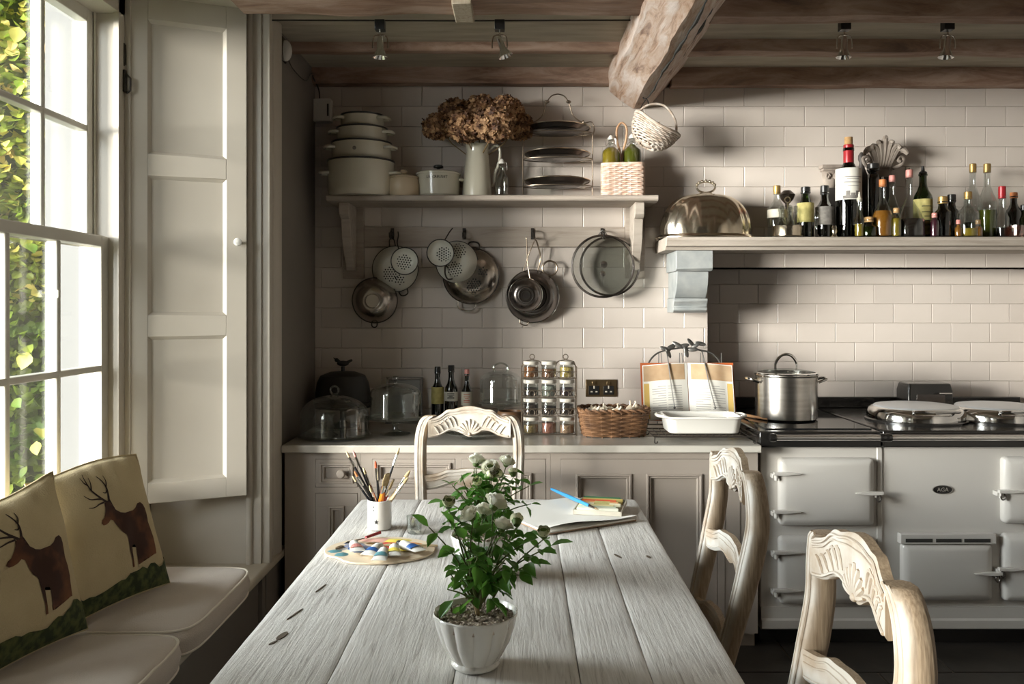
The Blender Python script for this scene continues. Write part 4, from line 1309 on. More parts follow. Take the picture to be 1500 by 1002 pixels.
# dried hydrangea heads
def floret_ball(name, rad, n, seed, sq):
    r2 = random.Random(seed); vs = []; fs = []; mi = []
    for k in range(n):
        z = 1-2*(k+0.5)/n; a = k*2.39996
        d = Vector((math.sqrt(1-z*z)*math.cos(a), math.sqrt(1-z*z)*math.sin(a), z))
        rr = rad*(0.88+0.18*r2.random()+0.10*noise.noise(d*2.2+Vector((seed, 0, 0))))
        c = Vector((d.x*rr, d.y*rr, d.z*rr*sq))
        q = d.to_track_quat('Z', 'Y').to_matrix() @ Euler((r2.uniform(-0.6, 0.6), r2.uniform(-0.6, 0.6), r2.uniform(0, 6.3))).to_matrix()
        s = 0.0165*r2.uniform(0.75, 1.25)
        m = 1 if r2.random() < 0.42 else 0
        for p in range(4):
            e = Matrix.Rotation(p*PI/2, 3, 'Z')
            i = len(vs)
            cu = r2.uniform(-0.2, 0.6)
            for v in ((0, 0, 0), (0.42*s, 0.5*s, 0.12*s), (0.30*s, 0.98*s, cu*s), (-0.30*s, 0.98*s, cu*s*0.8), (-0.42*s, 0.5*s, 0.12*s)):
                vs.append(tuple(c+q @ (e @ Vector(v))))
            fs += [(i, i+1, i+4), (i+1, i+2, i+3, i+4)]; mi += [m, m]
    me = bpy.data.meshes.new(name); me.from_pydata(vs, [], fs)
    me.materials.append(M_petal); me.materials.append(M_petald)
    for p, k in zip(me.polygons, mi): p.material_index = k
    return me
fb = [floret_ball('florets', 0.098, 330, s, 0.84) for s in (1, 2, 3)]
core = MB().ball((0, 0, 0), 0.080, 14, 9, (1, 1, 0.80)).mesh('flower_core', M_petald)
hy = [(642, 186, 4.13, 0.72, 'leftmost dried brown hydrangea head over the cream jug'), (668, 168, 4.18, 0.85, 'upper left dried hydrangea head behind the others'), (681, 186, 4.03, 0.86, 'dried hydrangea head at the front left of the bunch'),
      (706, 163, 4.16, 0.85, 'topmost dried hydrangea head at the back of the bunch'), (726, 180, 3.99, 1.0, 'large pale sunlit dried hydrangea head at the front of the bunch'), (741, 164, 4.12, 0.85, 'upper right dried hydrangea head in the jug'), (759, 186, 4.12, 0.74, 'rightmost dried brown hydrangea head beside the wire plate stand')]
for k, (px, py, Y, s, lab) in enumerate(hy):
    p = W(px, py, Y)
    t = thing('dried_hydrangea', lab, 'dried flower', p, k*1.1, 'dried hydrangeas in the jug')
    t.scale = (s, s, s)
    link('florets', fb[k % 3], t); link('flower_core', core, t)
    tgt = Vector((jx, 4.13, SZ+0.19))
    inv = (Matrix.Translation(p) @ Matrix.Rotation(k*1.1, 4, 'Z') @ Matrix.Scale(s, 4)).inverted()
    MB().tube([inv @ (p+(tgt-p)*f+Vector((0, 0, -0.03*math.sin(PI*f)))) for f in (0, 0.35, 0.7, 1.0)], 0.0035, 6).build('stem', M_woodstem, t)

def clip_top(parent, r, z, m=M_china):
    MB().lathe([(r*1.25, z), (r*1.30, z+0.006), (r*0.9, z+0.016), (r*0.5, z+0.022), (0, z+0.023)], 16).build('stopper', m, parent)
    b = MB()
    b.tube([(r*1.2*math.cos(a), r*1.2*math.sin(a), z-0.018) for a in [2*PI*k/16 for k in range(16)]], 0.0014, 5, closed=True)
    for s in (-1, 1): b.tube(smooth_path([(s*r*1.25, 0, z-0.018), (s*r*2.0, -0.004, z-0.030), (s*r*1.8, -0.004, z+0.002), (s*r*0.6, 0, z+0.015)], 4), 0.0013, 5)
    b.build('wire_clip', M_chrome, parent)
def bottle(label, px, top_py, Y, z0, w, gm, lm=None, fill=0.6, cap=None, caph=0.03, lab=None, lz=(0.2, 0.55), shoulder=0.62, neck=0.32, cork=None, group='bottles on the mantel shelf',
           square=False, clip=False, pour=False, ink=None, name='glass_bottle', capr=1.15, bulb=False):
    X = (px-762)*Y/F
    ztop = CAMZ+(450-top_py)*Y/F
    r = w/2*Y/F
    H = ztop-z0
    hb = H-(caph if cap else 0)-(0.035 if pour else 0)
    nr = max(r*neck, 0.0075)
    t = thing(name, label, 'bottle', (X, Y, z0), 0, group)
    zs = hb*shoulder
    if bulb: prof = [(0, 0.003), (r*0.62, 0), (r*0.9, hb*0.10), (r, hb*0.28), (r*0.88, hb*0.48), (nr*1.3, zs+0.02), (nr, zs+0.04), (nr, hb*0.95), (nr*1.2, hb*0.96), (nr*1.2, hb)]
    else: prof = [(0, 0.004), (r*0.86, 0), (r*0.97, 0.004), (r, 0.012), (r, zs*0.93), (r*0.93, zs), (r*0.62, zs+(hb-zs)*0.22), (nr*1.08, zs+(hb-zs)*0.45), (nr, zs+(hb-zs)*0.6), (nr, hb*0.955), (nr*1.22, hb*0.96), (nr*1.22, hb*0.985), (nr, hb)]
    n = 4 if square else 24
    b = MB()
    if square: b.at(Matrix.Rotation(PI/4, 4, 'Z'))
    b.lathe([(q[0]*(1.25 if square and q[0] > nr*1.3 else 1), q[1]) for q in prof], n).build('glass', gm, t, ang=50, bevel=0.003 if square else 0)
    if lm:
        lp = [(0, 0.007)]+[(max(q[0]-0.0025, 0.003), q[1]+(0.006 if q[1] < 0.01 else 0)) for q in prof[1:] if q[1] < hb*fill]
        zf = hb*fill
        # radius at the fill line
        rf = lp[-1][0]
        for i in range(1, len(prof)):
            if prof[i-1][1] < zf <= prof[i][1]:
                u = (zf-prof[i-1][1])/(prof[i][1]-prof[i-1][1]); rf = prof[i-1][0]+u*(prof[i][0]-prof[i-1][0])-0.0025
        lp += [(max(rf, 0.003), zf), (0, zf)]
        MB().lathe(lp, 20).build('contents', lm, t, ang=50)
    if lab:
        a, c = lz
        MB().lathe([(r*1.012, hb*a), (r*1.022, hb*a+0.001), (r*1.022, hb*c-0.001), (r*1.012, hb*c)], 28).build('label', lab, t) if not square else MB().box(-r*0.7, r*0.7, -r*0.905, -r*0.88, hb*a, hb*c).build('label', lab, t)
        if ink:
            ib = MB()
            for q in (0.25, 0.38, 0.5, 0.62, 0.78):
                zz = hb*(a+(c-a)*q); ww = 0.55 if q != 0.5 else 0.3
                for k in range(6):
                    a0 = -PI/2-ww+2*ww*k/6; a1 = a0+2*ww/6
                    R_ = r*1.03
                    ib.add([(R_*math.cos(a0), R_*math.sin(a0), zz), (R_*math.cos(a1), R_*math.sin(a1), zz), (R_*math.cos(a1), R_*math.sin(a1), zz+hb*0.012), (R_*math.cos(a0), R_*math.sin(a0), zz+hb*0.012)], [(0, 1, 2, 3)])
            ib.build('print', ink, t, smooth=False)
    if cap: MB().lathe([(nr*capr, hb-0.012), (nr*capr*1.03, hb-0.010), (nr*capr, hb+caph-0.002), (nr*capr*0.9, hb+caph), (0, hb+caph)], 18).build('cap', cap, t)
    if cork: MB().cyl(nr*0.9, hb+caph-0.001, hb+caph+0.035, 14).build('cork', M_cork, t)
    if pour:
        MB().lathe([(nr*0.95, hb-0.01), (nr*1.1, hb+0.004), (nr*0.5, hb+0.012), (nr*0.35, hb+0.034), (0, hb+0.035)], 12).build('pourer', pour if not isinstance(pour, bool) else M_chrome, t)
    if clip: clip_top(t, nr, hb)
    return t
bottle('empty clear clip-top bottle beside the cream jug on the wall shelf', 735, 240, 4.08, SZ, 19, M_glassthick, None, clip=True, group='clip-top bottles', shoulder=0.60, neck=0.40)

# three tier wire plate stand
PY = 4.13
pxl, pxr = pot_xy(766, PY), pot_xy(868, PY)
t = thing('plate_stand', 'three-tier scrolled wire plate stand on the wall shelf', 'plate stand', ((pxl+pxr)/2, PY, SZ))
hw = (pxr-pxl)/2
b = MB()
for s in (-1, 1):
    b.tube([(s*hw, -0.05, 0.003), (s*hw, 0, 0.008), (s*hw, 0.05, 0.003)], 0.003, 6)
    b.tube([(s*hw, 0, 0.006), (s*hw, 0, 0.30)], 0.003, 7)
    b.tube(smooth_path([(s*hw, 0, 0.30), (s*(hw+0.008), 0, 0.33), (s*(hw-0.005), 0, 0.365), (s*(hw-0.045), 0, 0.362), (s*0.075, 0, 0.395), (s*0.055, 0, 0.455), (s*0.03, 0, 0.490), (0, 0, 0.50)], 6), 0.003, 7)
    b.ball((s*0.052, 0, 0.462), 0.008, 8, 6, (1.6, 1, 1)); b.ball((s*(hw-0.045), 0, 0.364), 0.006, 8, 6, (1, 1, 1.8))
b.build('frame', M_wire, t)
for z in (0.055, 0.185, 0.310):
    MB().tube([(hw*1.0*math.cos(a), 0.075*math.sin(a), z) for a in [2*PI*k/36 for k in range(36)]], 0.0025, 6, closed=True).build('tier_ring', M_wire, t)
for z, lab in ((0.055, 'oval silver tray on the lowest tier of the wire plate stand'), (0.185, 'oval silver tray on the middle tier of the wire plate stand'), (0.310, 'oval silver tray on the top tier of the wire plate stand')):
    q = thing('silver_tray', lab, 'tray', ((pxl+pxr)/2-0.004, PY-0.012, SZ+z+0.003), 0, 'oval silver trays')
    q.rotation_euler = (math.radians(-5), 0, 0)
    MB().lathe([(0, 0), (0.112, 0), (0.125, 0.004), (0.138, 0.016), (0.156, 0.020), (0.160, 0.022), (0.157, 0.023), (0.136, 0.018), (0.120, 0.006), (0, 0.0025)], 48, sy=0.72).build('dish', M_darksteel, q)
    MB().tube([(0.159*math.cos(a), 0.115*math.sin(a), 0.020) for a in [2*PI*k/48 for k in range(48)]], 0.0028, 6, closed=True).build('beaded_rim', M_silver, q)

# woven helpers
def weave_wall(b, path_fn, z0, z1, rows, stakes, r, amp, n=96):
    """strands woven in and out of stakes. path_fn(t, z) -> centre point, outward normal"""
    for k in range(rows):
        z = z0+(z1-z0)*(k+0.5)/rows
        pts = []
        for i in range(n):
            t_ = i/n
            p, nn = path_fn(t_, z)
            pts.append(p+nn*amp*math.sin(2*PI*t_*stakes/2+PI*k))
        b.tube(pts, r, 5, closed=True)
    return b
def rect_path(hx, hy, rad=0.02, taper=0.0, z0=0):
    def fn(t_, z):
        gx = hx+taper*(z-z0); gy = hy+taper*(z-z0)
        a = 2*PI*t_; e = 8 if rad < 0.03 else 4
        c, s = math.cos(a), math.sin(a)
        k = (abs(c)**e+abs(s)**e)**(-1/e)
        # equalise spacing a little
        return Vector((gx*c*k, gy*s*k, z)), Vector((c, s, 0)).normalized()
    return fn
bx0 = Vector((0.492, 4.125, SZ))
t = thing('woven_bottle_carrier', 'pale woven bottle carrier with a cane loop handle on the wall shelf', 'basket', bx0, math.radians(-7))
fn = rect_path(0.098, 0.068)
b = weave_wall(MB(), fn, 0.006, 0.150, 15, 26, 0.0046, 0.0035, 130)
b.build('strand', M_pinkwick, t)['kind'] = 'stuff'
b = MB()
for k in range(26):
    p, nn = fn(k/26, 0); b.tube([(p.x, p.y, 0.0), (p.x, p.y, 0.152)], 0.003, 5)
b.build('stake', M_pinkwick, t)['kind'] = 'stuff'
MB().tube([fn(k/60, 0.154)[0] for k in range(60)], 0.007, 7, closed=True).build('rim', M_pinkwick, t)
MB().box(-0.093, 0.093, -0.064, 0.064, 0.002, 0.006).box(-0.09, 0.09, -0.0615, -0.0605, 0, 0.15).box(-0.09, 0.09, 0.0605, 0.0615, 0, 0.15).box(-0.0915, -0.0905, -0.06, 0.06, 0, 0.15).box(0.0905, 0.0915, -0.06, 0.06, 0, 0.15).build('lining', M_pinkwick, t)
MB().tube(smooth_path([(-0.010, 0, 0.02), (-0.010, 0, 0.19), (-0.026, 0, 0.27), (-0.028, 0, 0.33), (-0.006, 0, 0.36), (0.018, 0, 0.335), (0.014, 0, 0.27), (-0.004, 0, 0.19), (-0.004, 0, 0.02)], 6), 0.0052, 8).build('loop_handle', M_cane, t)
bottle('clip-top bottle of golden oil on the left inside the pale woven carrier', 895, 205, 4.115, SZ+0.007, 27, M_glass, M_oil, 0.86, clip=True, group='clip-top bottles', shoulder=0.80, neck=0.27)
bottle('clip-top bottle of green oil on the right inside the pale woven carrier', 926, 203, 4.125, SZ+0.007, 28, M_glass, M_oilg, 0.90, clip=True, group='clip-top bottles', shoulder=0.80, neck=0.27)

# hanging whitewashed basket under the beam
hb = W(957, 193, 4.02)
t = thing('hanging_basket', 'small whitewashed wicker basket hanging tilted from the end of the ceiling beam', 'basket', hb)
rotm = Euler((math.radians(-8), math.radians(30), 0)).to_matrix().to_4x4()
b = MB().at(rotm); st2 = MB().at(rotm)
for k in range(12):
    q = k/11; z = -0.075+0.095*q
    rr = 0.112*math.sqrt(max(0.05, 1-((q-1)*0.93)**2))
    pts = []
    for i in range(80):
        a = 2*PI*i/80
        rim = 0.018*math.cos(2*a)*q
        pts.append(((rr+0.003*math.sin(a*12+PI*k))*math.cos(a), (rr*0.78+0.003*math.sin(a*12+PI*k))*math.sin(a), z+rim))
    b.tube(pts, 0.0048, 5, closed=True)
b.build('strand', M_whitewick, t)['kind'] = 'stuff'
for k in range(12):
    a = 2*PI*k/12
    st2.tube([(0.112*math.sqrt(max(0.02, 1-((q/8-1)*0.96)**2))*math.cos(a), 0.087*math.sqrt(max(0.02, 1-((q/8-1)*0.96)**2))*math.sin(a), -0.078+0.1*q/8) for q in range(9)], 0.003, 5)
st2.ball((0, 0, -0.072), 0.03, 12, 6, (1, 0.8, 0.2))
st2.build('stake', M_whitewick, t)['kind'] = 'stuff'
MB().at(rotm).tube([(0.116*math.cos(2*PI*k/60), 0.090*math.sin(2*PI*k/60), 0.024+0.018*math.cos(4*PI*k/60)) for k in range(60)], 0.0075, 7, closed=True).build('rim', M_whitewick, t)
MB().tube(smooth_path([Vector((-0.072, 0, 0.055)), Vector((-0.06, 0, 0.10)), Vector((-0.01, 0, 0.128)), Vector((0.055, 0, 0.12)), Vector((0.10, 0, 0.06)), Vector((0.108, 0, 0.0)), Vector((0.100, 0, -0.045))], 6), 0.0055, 8).build('handle', M_whitewick, t)
MB().tube(smooth_path([(-0.02, 0.0, 0.125), (-0.03, 0.0, 0.15), (-0.045, 0.02, 0.165), (-0.03, 0.02, 0.20), (-0.02, 0.02, 0.225)], 5), 0.003, 6).build('hanging_string', M_iron, t)

# ================================================================ HANGING PANS
def rotY(): return Matrix.Rotation(PI/2, 4, 'X')
def hole_clusters(b, prof_z, clusters, rad):
    for (cx, cz, n, sp) in clusters:
        for i in range(-n, n+1):
            for j in range(-n, n+1):
                x = cx+i*sp+(j % 2)*sp*0.5; z = cz+j*sp*0.87
                if (x-cx)**2+(z-cz)**2 > (n*sp*0.95)**2: continue
                y = prof_z(math.hypot(x, z))
                b.add([(x+0.0040*math.cos(2*PI*k/6), z+0.0040*math.sin(2*PI*k/6), y+0.0016) for k in range(6)], [(0, 1, 2, 3, 4, 5)])
def bowl(name, label, cat, px, py, Y, rad, depth, m, rimm, tilt=(0, 0, 0), holes=None, facing=False, group=None, flatr=0.4, foot=False, hmat=None):
    """round vessel hung on the wall; local +Z points to the camera side (its bottom, unless facing)"""
    p = W(px, py, Y)
    t = thing(name, label, cat, p, 0, group)
    t.rotation_euler = (PI/2+tilt[0], tilt[1], tilt[2])
    N = 14
    def pz(r_):
        u = r_/rad
        return depth*(1-max(0, (u-flatr)/(1-flatr))**2.2)
    prof = [(0, depth), (rad*flatr, depth)]+[(rad*(flatr+(1-flatr)*k/N), pz(rad*(flatr+(1-flatr)*k/N))) for k in range(1, N+1)]
    inner = [(max(0, r_-0.0012), z-0.0016) for r_, z in prof]
    b = MB()
    if facing: b.at(Matrix.Translation((0, 0, depth)) @ Matrix.Scale(-1, 4, (0, 0, 1)))
    b.lathe(prof+inner[::-1], 44)
    b.build('bowl', m, t, ang=60)
    zr = depth if facing else 0
    MB().tube([(rad*math.cos(2*PI*k/48), rad*math.sin(2*PI*k/48), zr) for k in range(48)], 0.003, 6, closed=True).build('rim', rimm, t)
    if holes:
        h = MB()
        if facing: hole_clusters(h, lambda q: depth-pz(q)+0.0022, holes, rad)
        else: hole_clusters(h, pz, holes, rad)
        h.build('holes', hmat or M_hole, t, smooth=False)['kind'] = 'stuff'
    if foot: MB().lathe([(rad*flatr*0.9, depth-0.002), (rad*flatr*0.95, depth+0.008), (rad*flatr*0.85, depth+0.009), (rad*flatr*0.8, depth-0.001)], 36).build('foot_ring', m, t)
    return t, rad
def bail(t, a, rad, m, w=0.024, out=0.03, r=0.0035, z=0.0, name='handle'):
    d = Vector((math.cos(a), math.sin(a), 0)); s = Vector((-d.y, d.x, 0))
    P = [d*(rad-0.002)+s*w, d*(rad+out*0.75)+s*w*0.8, d*(rad+out), d*(rad+out*0.75)-s*w*0.8, d*(rad-0.002)-s*w]
    MB().tube([p+Vector((0, 0, z)) for p in smooth_path(P, 5)], r, 7).build(name, m, t)
def strap(t, p_world, m=M_iron, r=0.0022):
    """wire loop from the rim up to a hook point"""
    bpy.context.view_layer.update()
    q = t.matrix_world.inverted() @ Vector(p_world)
    return q
HG = 'pans and colanders on the hanging rail'
t, r_ = bowl('enamel_colander', 'large white enamel colander hanging from the first hook of the rail', 'colander', 579, 394, 4.225, 0.112, 0.070, M_enamelw, M_rim, holes=[(-0.012, -0.028, 3, 0.0125), (0.03, -0.055, 2, 0.0125), (0.035, 0.02, 2, 0.0125)], group=HG)
bail(t, math.radians(97), r_, M_iron, 0.014, 0.040, 0.003); bail(t, math.radians(-70), r_, M_iron, 0.022, 0.026)
t, r_ = bowl('small_enamel_colander', 'small round white enamel strainer in front of the large colander, dark rimmed', 'colander', 594, 383, 4.10, 0.064, 0.032, M_enamelw, M_rim, tilt=(0, 0.12, 0), facing=True, holes=[(-0.006, -0.004, 3, 0.0125)], group=HG)
MB().tube(smooth_path([(-0.035, 0.054, 0.03), (-0.05, 0.085, 0.0), (-0.055, 0.12, -0.045), (-0.062, 0.14, -0.065)], 5), 0.003, 6).build('handle', M_iron, t)
t, r_ = bowl('steel_bowl', 'shiny stainless steel bowl hanging low left below the white colander', 'bowl', 549, 440, 4.20, 0.110, 0.075, M_steelb, M_iron, tilt=(0.05, -0.15, 0), group=HG, foot=True, flatr=0.35)
bail(t, math.radians(50), r_, M_iron, 0.016, 0.04, 0.003); bail(t, math.radians(-100), r_, M_iron, 0.014, 0.022, 0.003)
t, r_ = bowl('small_enamel_colander', 'small oval-looking white strainer at the left of the second hook', 'colander', 646, 371, 4.12, 0.064, 0.032, M_enamelw, M_rim, tilt=(0, -0.50, 0), facing=True, holes=[(0.010, -0.012, 3, 0.0125)], group=HG)
MB().tube(smooth_path([(0.05, 0.045, 0.03), (0.085, 0.07, 0.0), (0.105, 0.082, -0.03)], 5), 0.003, 6).build('handle', M_iron, t)
t, r_ = bowl('enamel_colander', 'large white enamel colander with a dark wire handle on the second hook', 'colander', 669, 384, 4.195, 0.102, 0.060, M_enamelw, M_rim, tilt=(0, -0.15, 0), holes=[(0.02, 0.05, 3, 0.0125), (-0.01, -0.035, 3, 0.0125)], group=HG)
MB().tube(smooth_path([(-0.045, -0.02, 0.062), (-0.05, -0.01, 0.075), (-0.058, -0.05, 0.08), (-0.05, -0.078, 0.07), (-0.03, -0.08, 0.05)], 5), 0.004, 7).build('wire_handle', M_iron, t)
t, r_ = bowl('steel_colander', 'stainless steel colander with a looped handle hanging behind the white one', 'colander', 690, 404, 4.238, 0.138, 0.050, M_steelb, M_darksteel, tilt=(0, 0.05, 0), holes=[(0.02, -0.05, 3, 0.0125), (0.06, 0.02, 2, 0.0125)], group=HG)
bail(t, math.radians(-96), r_, M_brushed, 0.045, 0.036, 0.0045); bail(t, math.radians(88), r_, M_iron, 0.03, 0.030, 0.004)
t, r_ = bowl('dark_pan', 'dark steel pan hanging from the third hook, largest of that cluster', 'pan', 780, 434, 4.225, 0.130, 0.060, M_darksteel, M_chrome, tilt=(0.0, 0.05, 0), group=HG, foot=True, flatr=0.62)
MB().tube(smooth_path([(0.02, 0.128, 0.0), (0.03, 0.19, 0.0), (0.01, 0.26, 0.02), (0.0, 0.275, 0.03)], 5), 0.004, 7).build('handle', M_wire, t)
MB().tube(smooth_path([(-0.05, 0.12, 0.0), (-0.03, 0.2, 0.0), (-0.005, 0.27, 0.03)], 5), 0.003, 7).build('handle', M_wire, t)
b = MB().tube([(0.078+0.036*math.cos(2*PI*k/24), 0.142+0.036*math.sin(2*PI*k/24), 0.0) for k in range(24)], 0.005, 7, closed=True).build('ring_handle', M_wire, t)
bail(t, math.radians(-105), r_, M_wire, 0.022, 0.018, 0.003)
t, r_ = bowl('sieve_bowl', 'smaller ringed steel sieve in front of the dark pan on the third hook', 'sieve', 770, 432, 4.13, 0.080, 0.040, M_darksteel, M_chrome, tilt=(0.05, -0.12, 0), group=HG, foot=True, flatr=0.50)
MB().tube(smooth_path([(0.03, 0.075, 0.0), (0.028, 0.15, -0.01), (0.036, 0.25, -0.035), (0.036, 0.272, -0.04)], 5), 0.003, 7).build('handle', M_wire, t)
MB().lathe([(0.030, 0.040), (0.032, 0.0435), (0.028, 0.0435)], 30).lathe([(0.020, 0.040), (0.022, 0.0435), (0.018, 0.0435)], 30).build('ring_groove', M_chrome, t)
# glass lids
for (px, py, Y, rad, lab, kn) in ((883, 390, 4.165, 0.152, 'large smoked glass pan lid with dark rim hanging on the fourth hook', (0.004, 0.026)), (893, 390, 4.215, 0.146, 'second glass pan lid hanging behind the large one on the fourth hook', (-0.045, -0.036))):
    t = thing('glass_pan_lid', lab, 'lid', W(px, py, Y), 0, 'glass pan lids')
    t.rotation_euler = (PI/2, 0, 0)
    MB().lathe([(0, 0.026), (rad*0.35, 0.023), (rad*0.7, 0.014), (rad*0.98, 0.001)], 48).build('glass', M_greyglass, t)
    MB().lathe([(rad*0.945, 0.003), (rad*0.97, 0.007), (rad*1.015, 0.005), (rad*1.02, -0.003), (rad*0.95, -0.003)], 48).build('rim', M_darksteel, t)
    if kn[1] > 0:
        MB().lathe([(0.010, 0.022), (0.009, 0.034), (0.018, 0.040), (0.017, 0.048), (0, 0.051)], 20, cx=0, cy=kn[1]-0.02).build('knob', M_brushed, t)
        MB().tube(smooth_path([(-0.02, rad, 0), (-0.012, rad+0.012, 0.0), (0, rad+0.02, 0.005), (0.012, rad+0.012, 0), (0.02, rad, 0)], 4), 0.003, 6).build('hanging_loop', M_pewter, t)
        MB().lathe([(0.008, 0.022), (0.007, 0.032), (0.014, 0.037), (0.013, 0.043), (0, 0.046)], 20, cx=-0.004, cy=-0.038).build('knob_reflection', M_brushed, t)  # the knob's reflection in the glass, modelled as a second knob

# ================================================================ WALL FITTINGS
sx0 = W(880.5, 568.5, YB)
t = thing('wall_socket', 'aged brass double socket with black inserts on the tiled wall', 'socket', (sx0.x, YB, sx0.z))
MB().box(-0.077, 0.077, -0.007, -0.0006, -0.043, 0.043).build('plate', M_brass, t, bevel=0.002)
for s in (-1, 1):
    MB().box(s*0.036-0.026, s*0.036+0.026, -0.010, -0.006, -0.032, 0.012).build('insert', M_blackcap, t, bevel=0.001)
    MB().box(s*0.036-0.010, s*0.036+0.008, -0.0145, -0.009, 0.016, 0.034).build('switch', M_brass, t, bevel=0.002)
    b = MB().box(s*0.036-0.003, s*0.036+0.003, -0.0112, -0.009, -0.002, 0.0125)
    b.box(s*0.036-0.017, s*0.036-0.007, -0.0112, -0.009, -0.020, -0.014).box(s*0.036+0.007, s*0.036+0.017, -0.0112, -0.009, -0.020, -0.014)
    b.build('pin_slot', M_label, t)
bx = W(469, 160, 4.20)
t = thing('wall_box', 'small white plastic control box with a cable in the corner above the shelf', 'control box', (-0.968, YB, bx.z))
MB().box(-0.046, 0.040, -0.058, -0.001, -0.056, 0.056).build('housing', M_plastic, t, bevel=0.004)
MB().box(0.022, 0.030, -0.0595, -0.057, -0.03, 0.03).build('slot', M_hole, t)
MB().tube(smooth_path([(-0.02, -0.03, 0.055), (-0.028, -0.02, 0.11), (-0.035, -0.10, 0.145), (-0.037, -0.10, 0.158)], 5), 0.003, 6).build('cable', M_iron, t)
t = thing('wall_sensor', 'small pale rounded sensor on the side wall near the ceiling', 'sensor', (XL+0.004, 3.69, 2.53))
MB().ball((0.010, 0, 0), 0.03, 14, 10, (0.9, 0.9, 1.5)).build('cover', M_plastic, t)
MB().box(-0.001, 0.006, -0.028, 0.028, -0.05, 0.055).build('back_plate', M_darksteel, t, bevel=0.004)
MB().tube(smooth_path([(0.012, 0.02, -0.02), (0.01, 0.12, -0.045), (0.02, 0.30, -0.05), (0.004, 0.45, 0.02), (0.004, 0.50, 0.04)], 6), 0.002, 5).build('cable', M_iron, t)
# spotlights on a wire track
def spot(px, lab, tilt):
    Y = 3.42
    x = (px-762)*Y/F
    t = thing('spotlight', lab, 'spotlight', (x, Y, 2.565), 0, 'chrome spotlights on the ceiling track')
    MB().box(-0.020, 0.020, -0.02, 0.02, -0.036, 0.004).build('mount', M_blackcap, t, bevel=0.002)
    b = MB().tube([(0, 0, -0.035), (0, 0, -0.055)], 0.004, 8)
    for s in (-1, 1): b.tube(smooth_path([(0, 0, -0.052), (s*0.024, 0, -0.058), (s*0.030, 0, -0.085), (s*0.030, 0, -0.105)], 4), 0.0028, 6)
    b.build('yoke', M_chrome, t)
    m_ = Matrix.Translation((0, 0, -0.072)) @ Matrix.Rotation(tilt, 4, 'Y')
    MB().at(m_).lathe([(0, 0.012), (0.010, 0.012), (0.013, 0), (0.013, -0.035), (0.022, -0.055), (0.030, -0.070), (0.029, -0.071), (0.012, -0.040), (0, -0.038)], 20).build('lamp_housing', M_chrome, t)
    MB().at(m_).ball((0, 0, -0.050), 0.008, 10, 6).build('bulb', M_labelw, t)
spot(557, 'chrome ceiling spotlight over the cream casseroles, pointing straight down', 0.0)
spot(732, 'chrome ceiling spotlight over the hydrangeas, tilted sideways', -0.35)
spot(1237, 'chrome ceiling spotlight over the wine bottle, to the right of the beam', 0.05)
spot(1388, 'rightmost chrome ceiling spotlight, over the bottles on the mantel', 0.1)
t = thing('light_track', 'thin dark wire lighting track running below the left ceiling joists', 'lighting track', (0, 3.42, 2.571))
MB().tube([(-1.0, 0, 0.0), (-0.25, 0, -0.002), (0.452, 0, 0.0)], 0.0035, 6).build('cable', M_iron, t)
t = thing('light_track', 'thin dark wire lighting track running below the right ceiling joists', 'lighting track', (0, 3.42, 2.571))
MB().tube([(0.76, 0, 0.0), (1.7, 0, -0.002), (2.6, 0, 0.0)], 0.0035, 6).build('cable', M_iron, t)

# ================================================================ ON THE WORKTOP
T0 = CTZ
# black iron stand with bird-topped cover
t = thing('bird_cloche', 'black iron cake cover with a bird finial on its stand in the worktop corner', 'cake stand', (-0.845, 4.10, T0))
MB().lathe([(0, 0), (0.075, 0), (0.078, 0.006), (0.03, 0.016), (0.014, 0.03), (0.014, 0.075), (0.04, 0.088), (0.130, 0.093), (0.134, 0.100), (0, 0.100)], 36).build('stand', M_castiron, t)
c = MB().lathe([(0.136, 0.104), (0.136, 0.120), (0.130, 0.128), (0.130, 0.16), (0.122, 0.21), (0.105, 0.245), (0.06, 0.262), (0.02, 0.266), (0, 0.266)], 40).build('cover', M_castiron, t)
MB().lathe([(0.139, 0.125), (0.141, 0.130), (0.139, 0.135)], 40).build('band', M_castiron, c)
b = MB().cyl(0.009, 0.262, 0.288, 10).ball((0, 0, 0.302), 0.017, 12, 8, (1.7, 0.8, 0.8)).ball((-0.030, 0, 0.318), 0.010, 10, 7, (1.0, 0.8, 1.0))
b.tube([(-0.012, 0, 0.304), (-0.028, 0, 0.318)], 0.008, 8).tube([(-0.036, 0, 0.322), (-0.046, 0, 0.330)], 0.004, 6, r1=0.001)
b.tube([(0.018, 0, 0.305), (0.034, 0, 0.314), (0.044, 0, 0.318)], 0.008, 8, r1=0.005)
b.build('bird_finial', M_castiron, c)

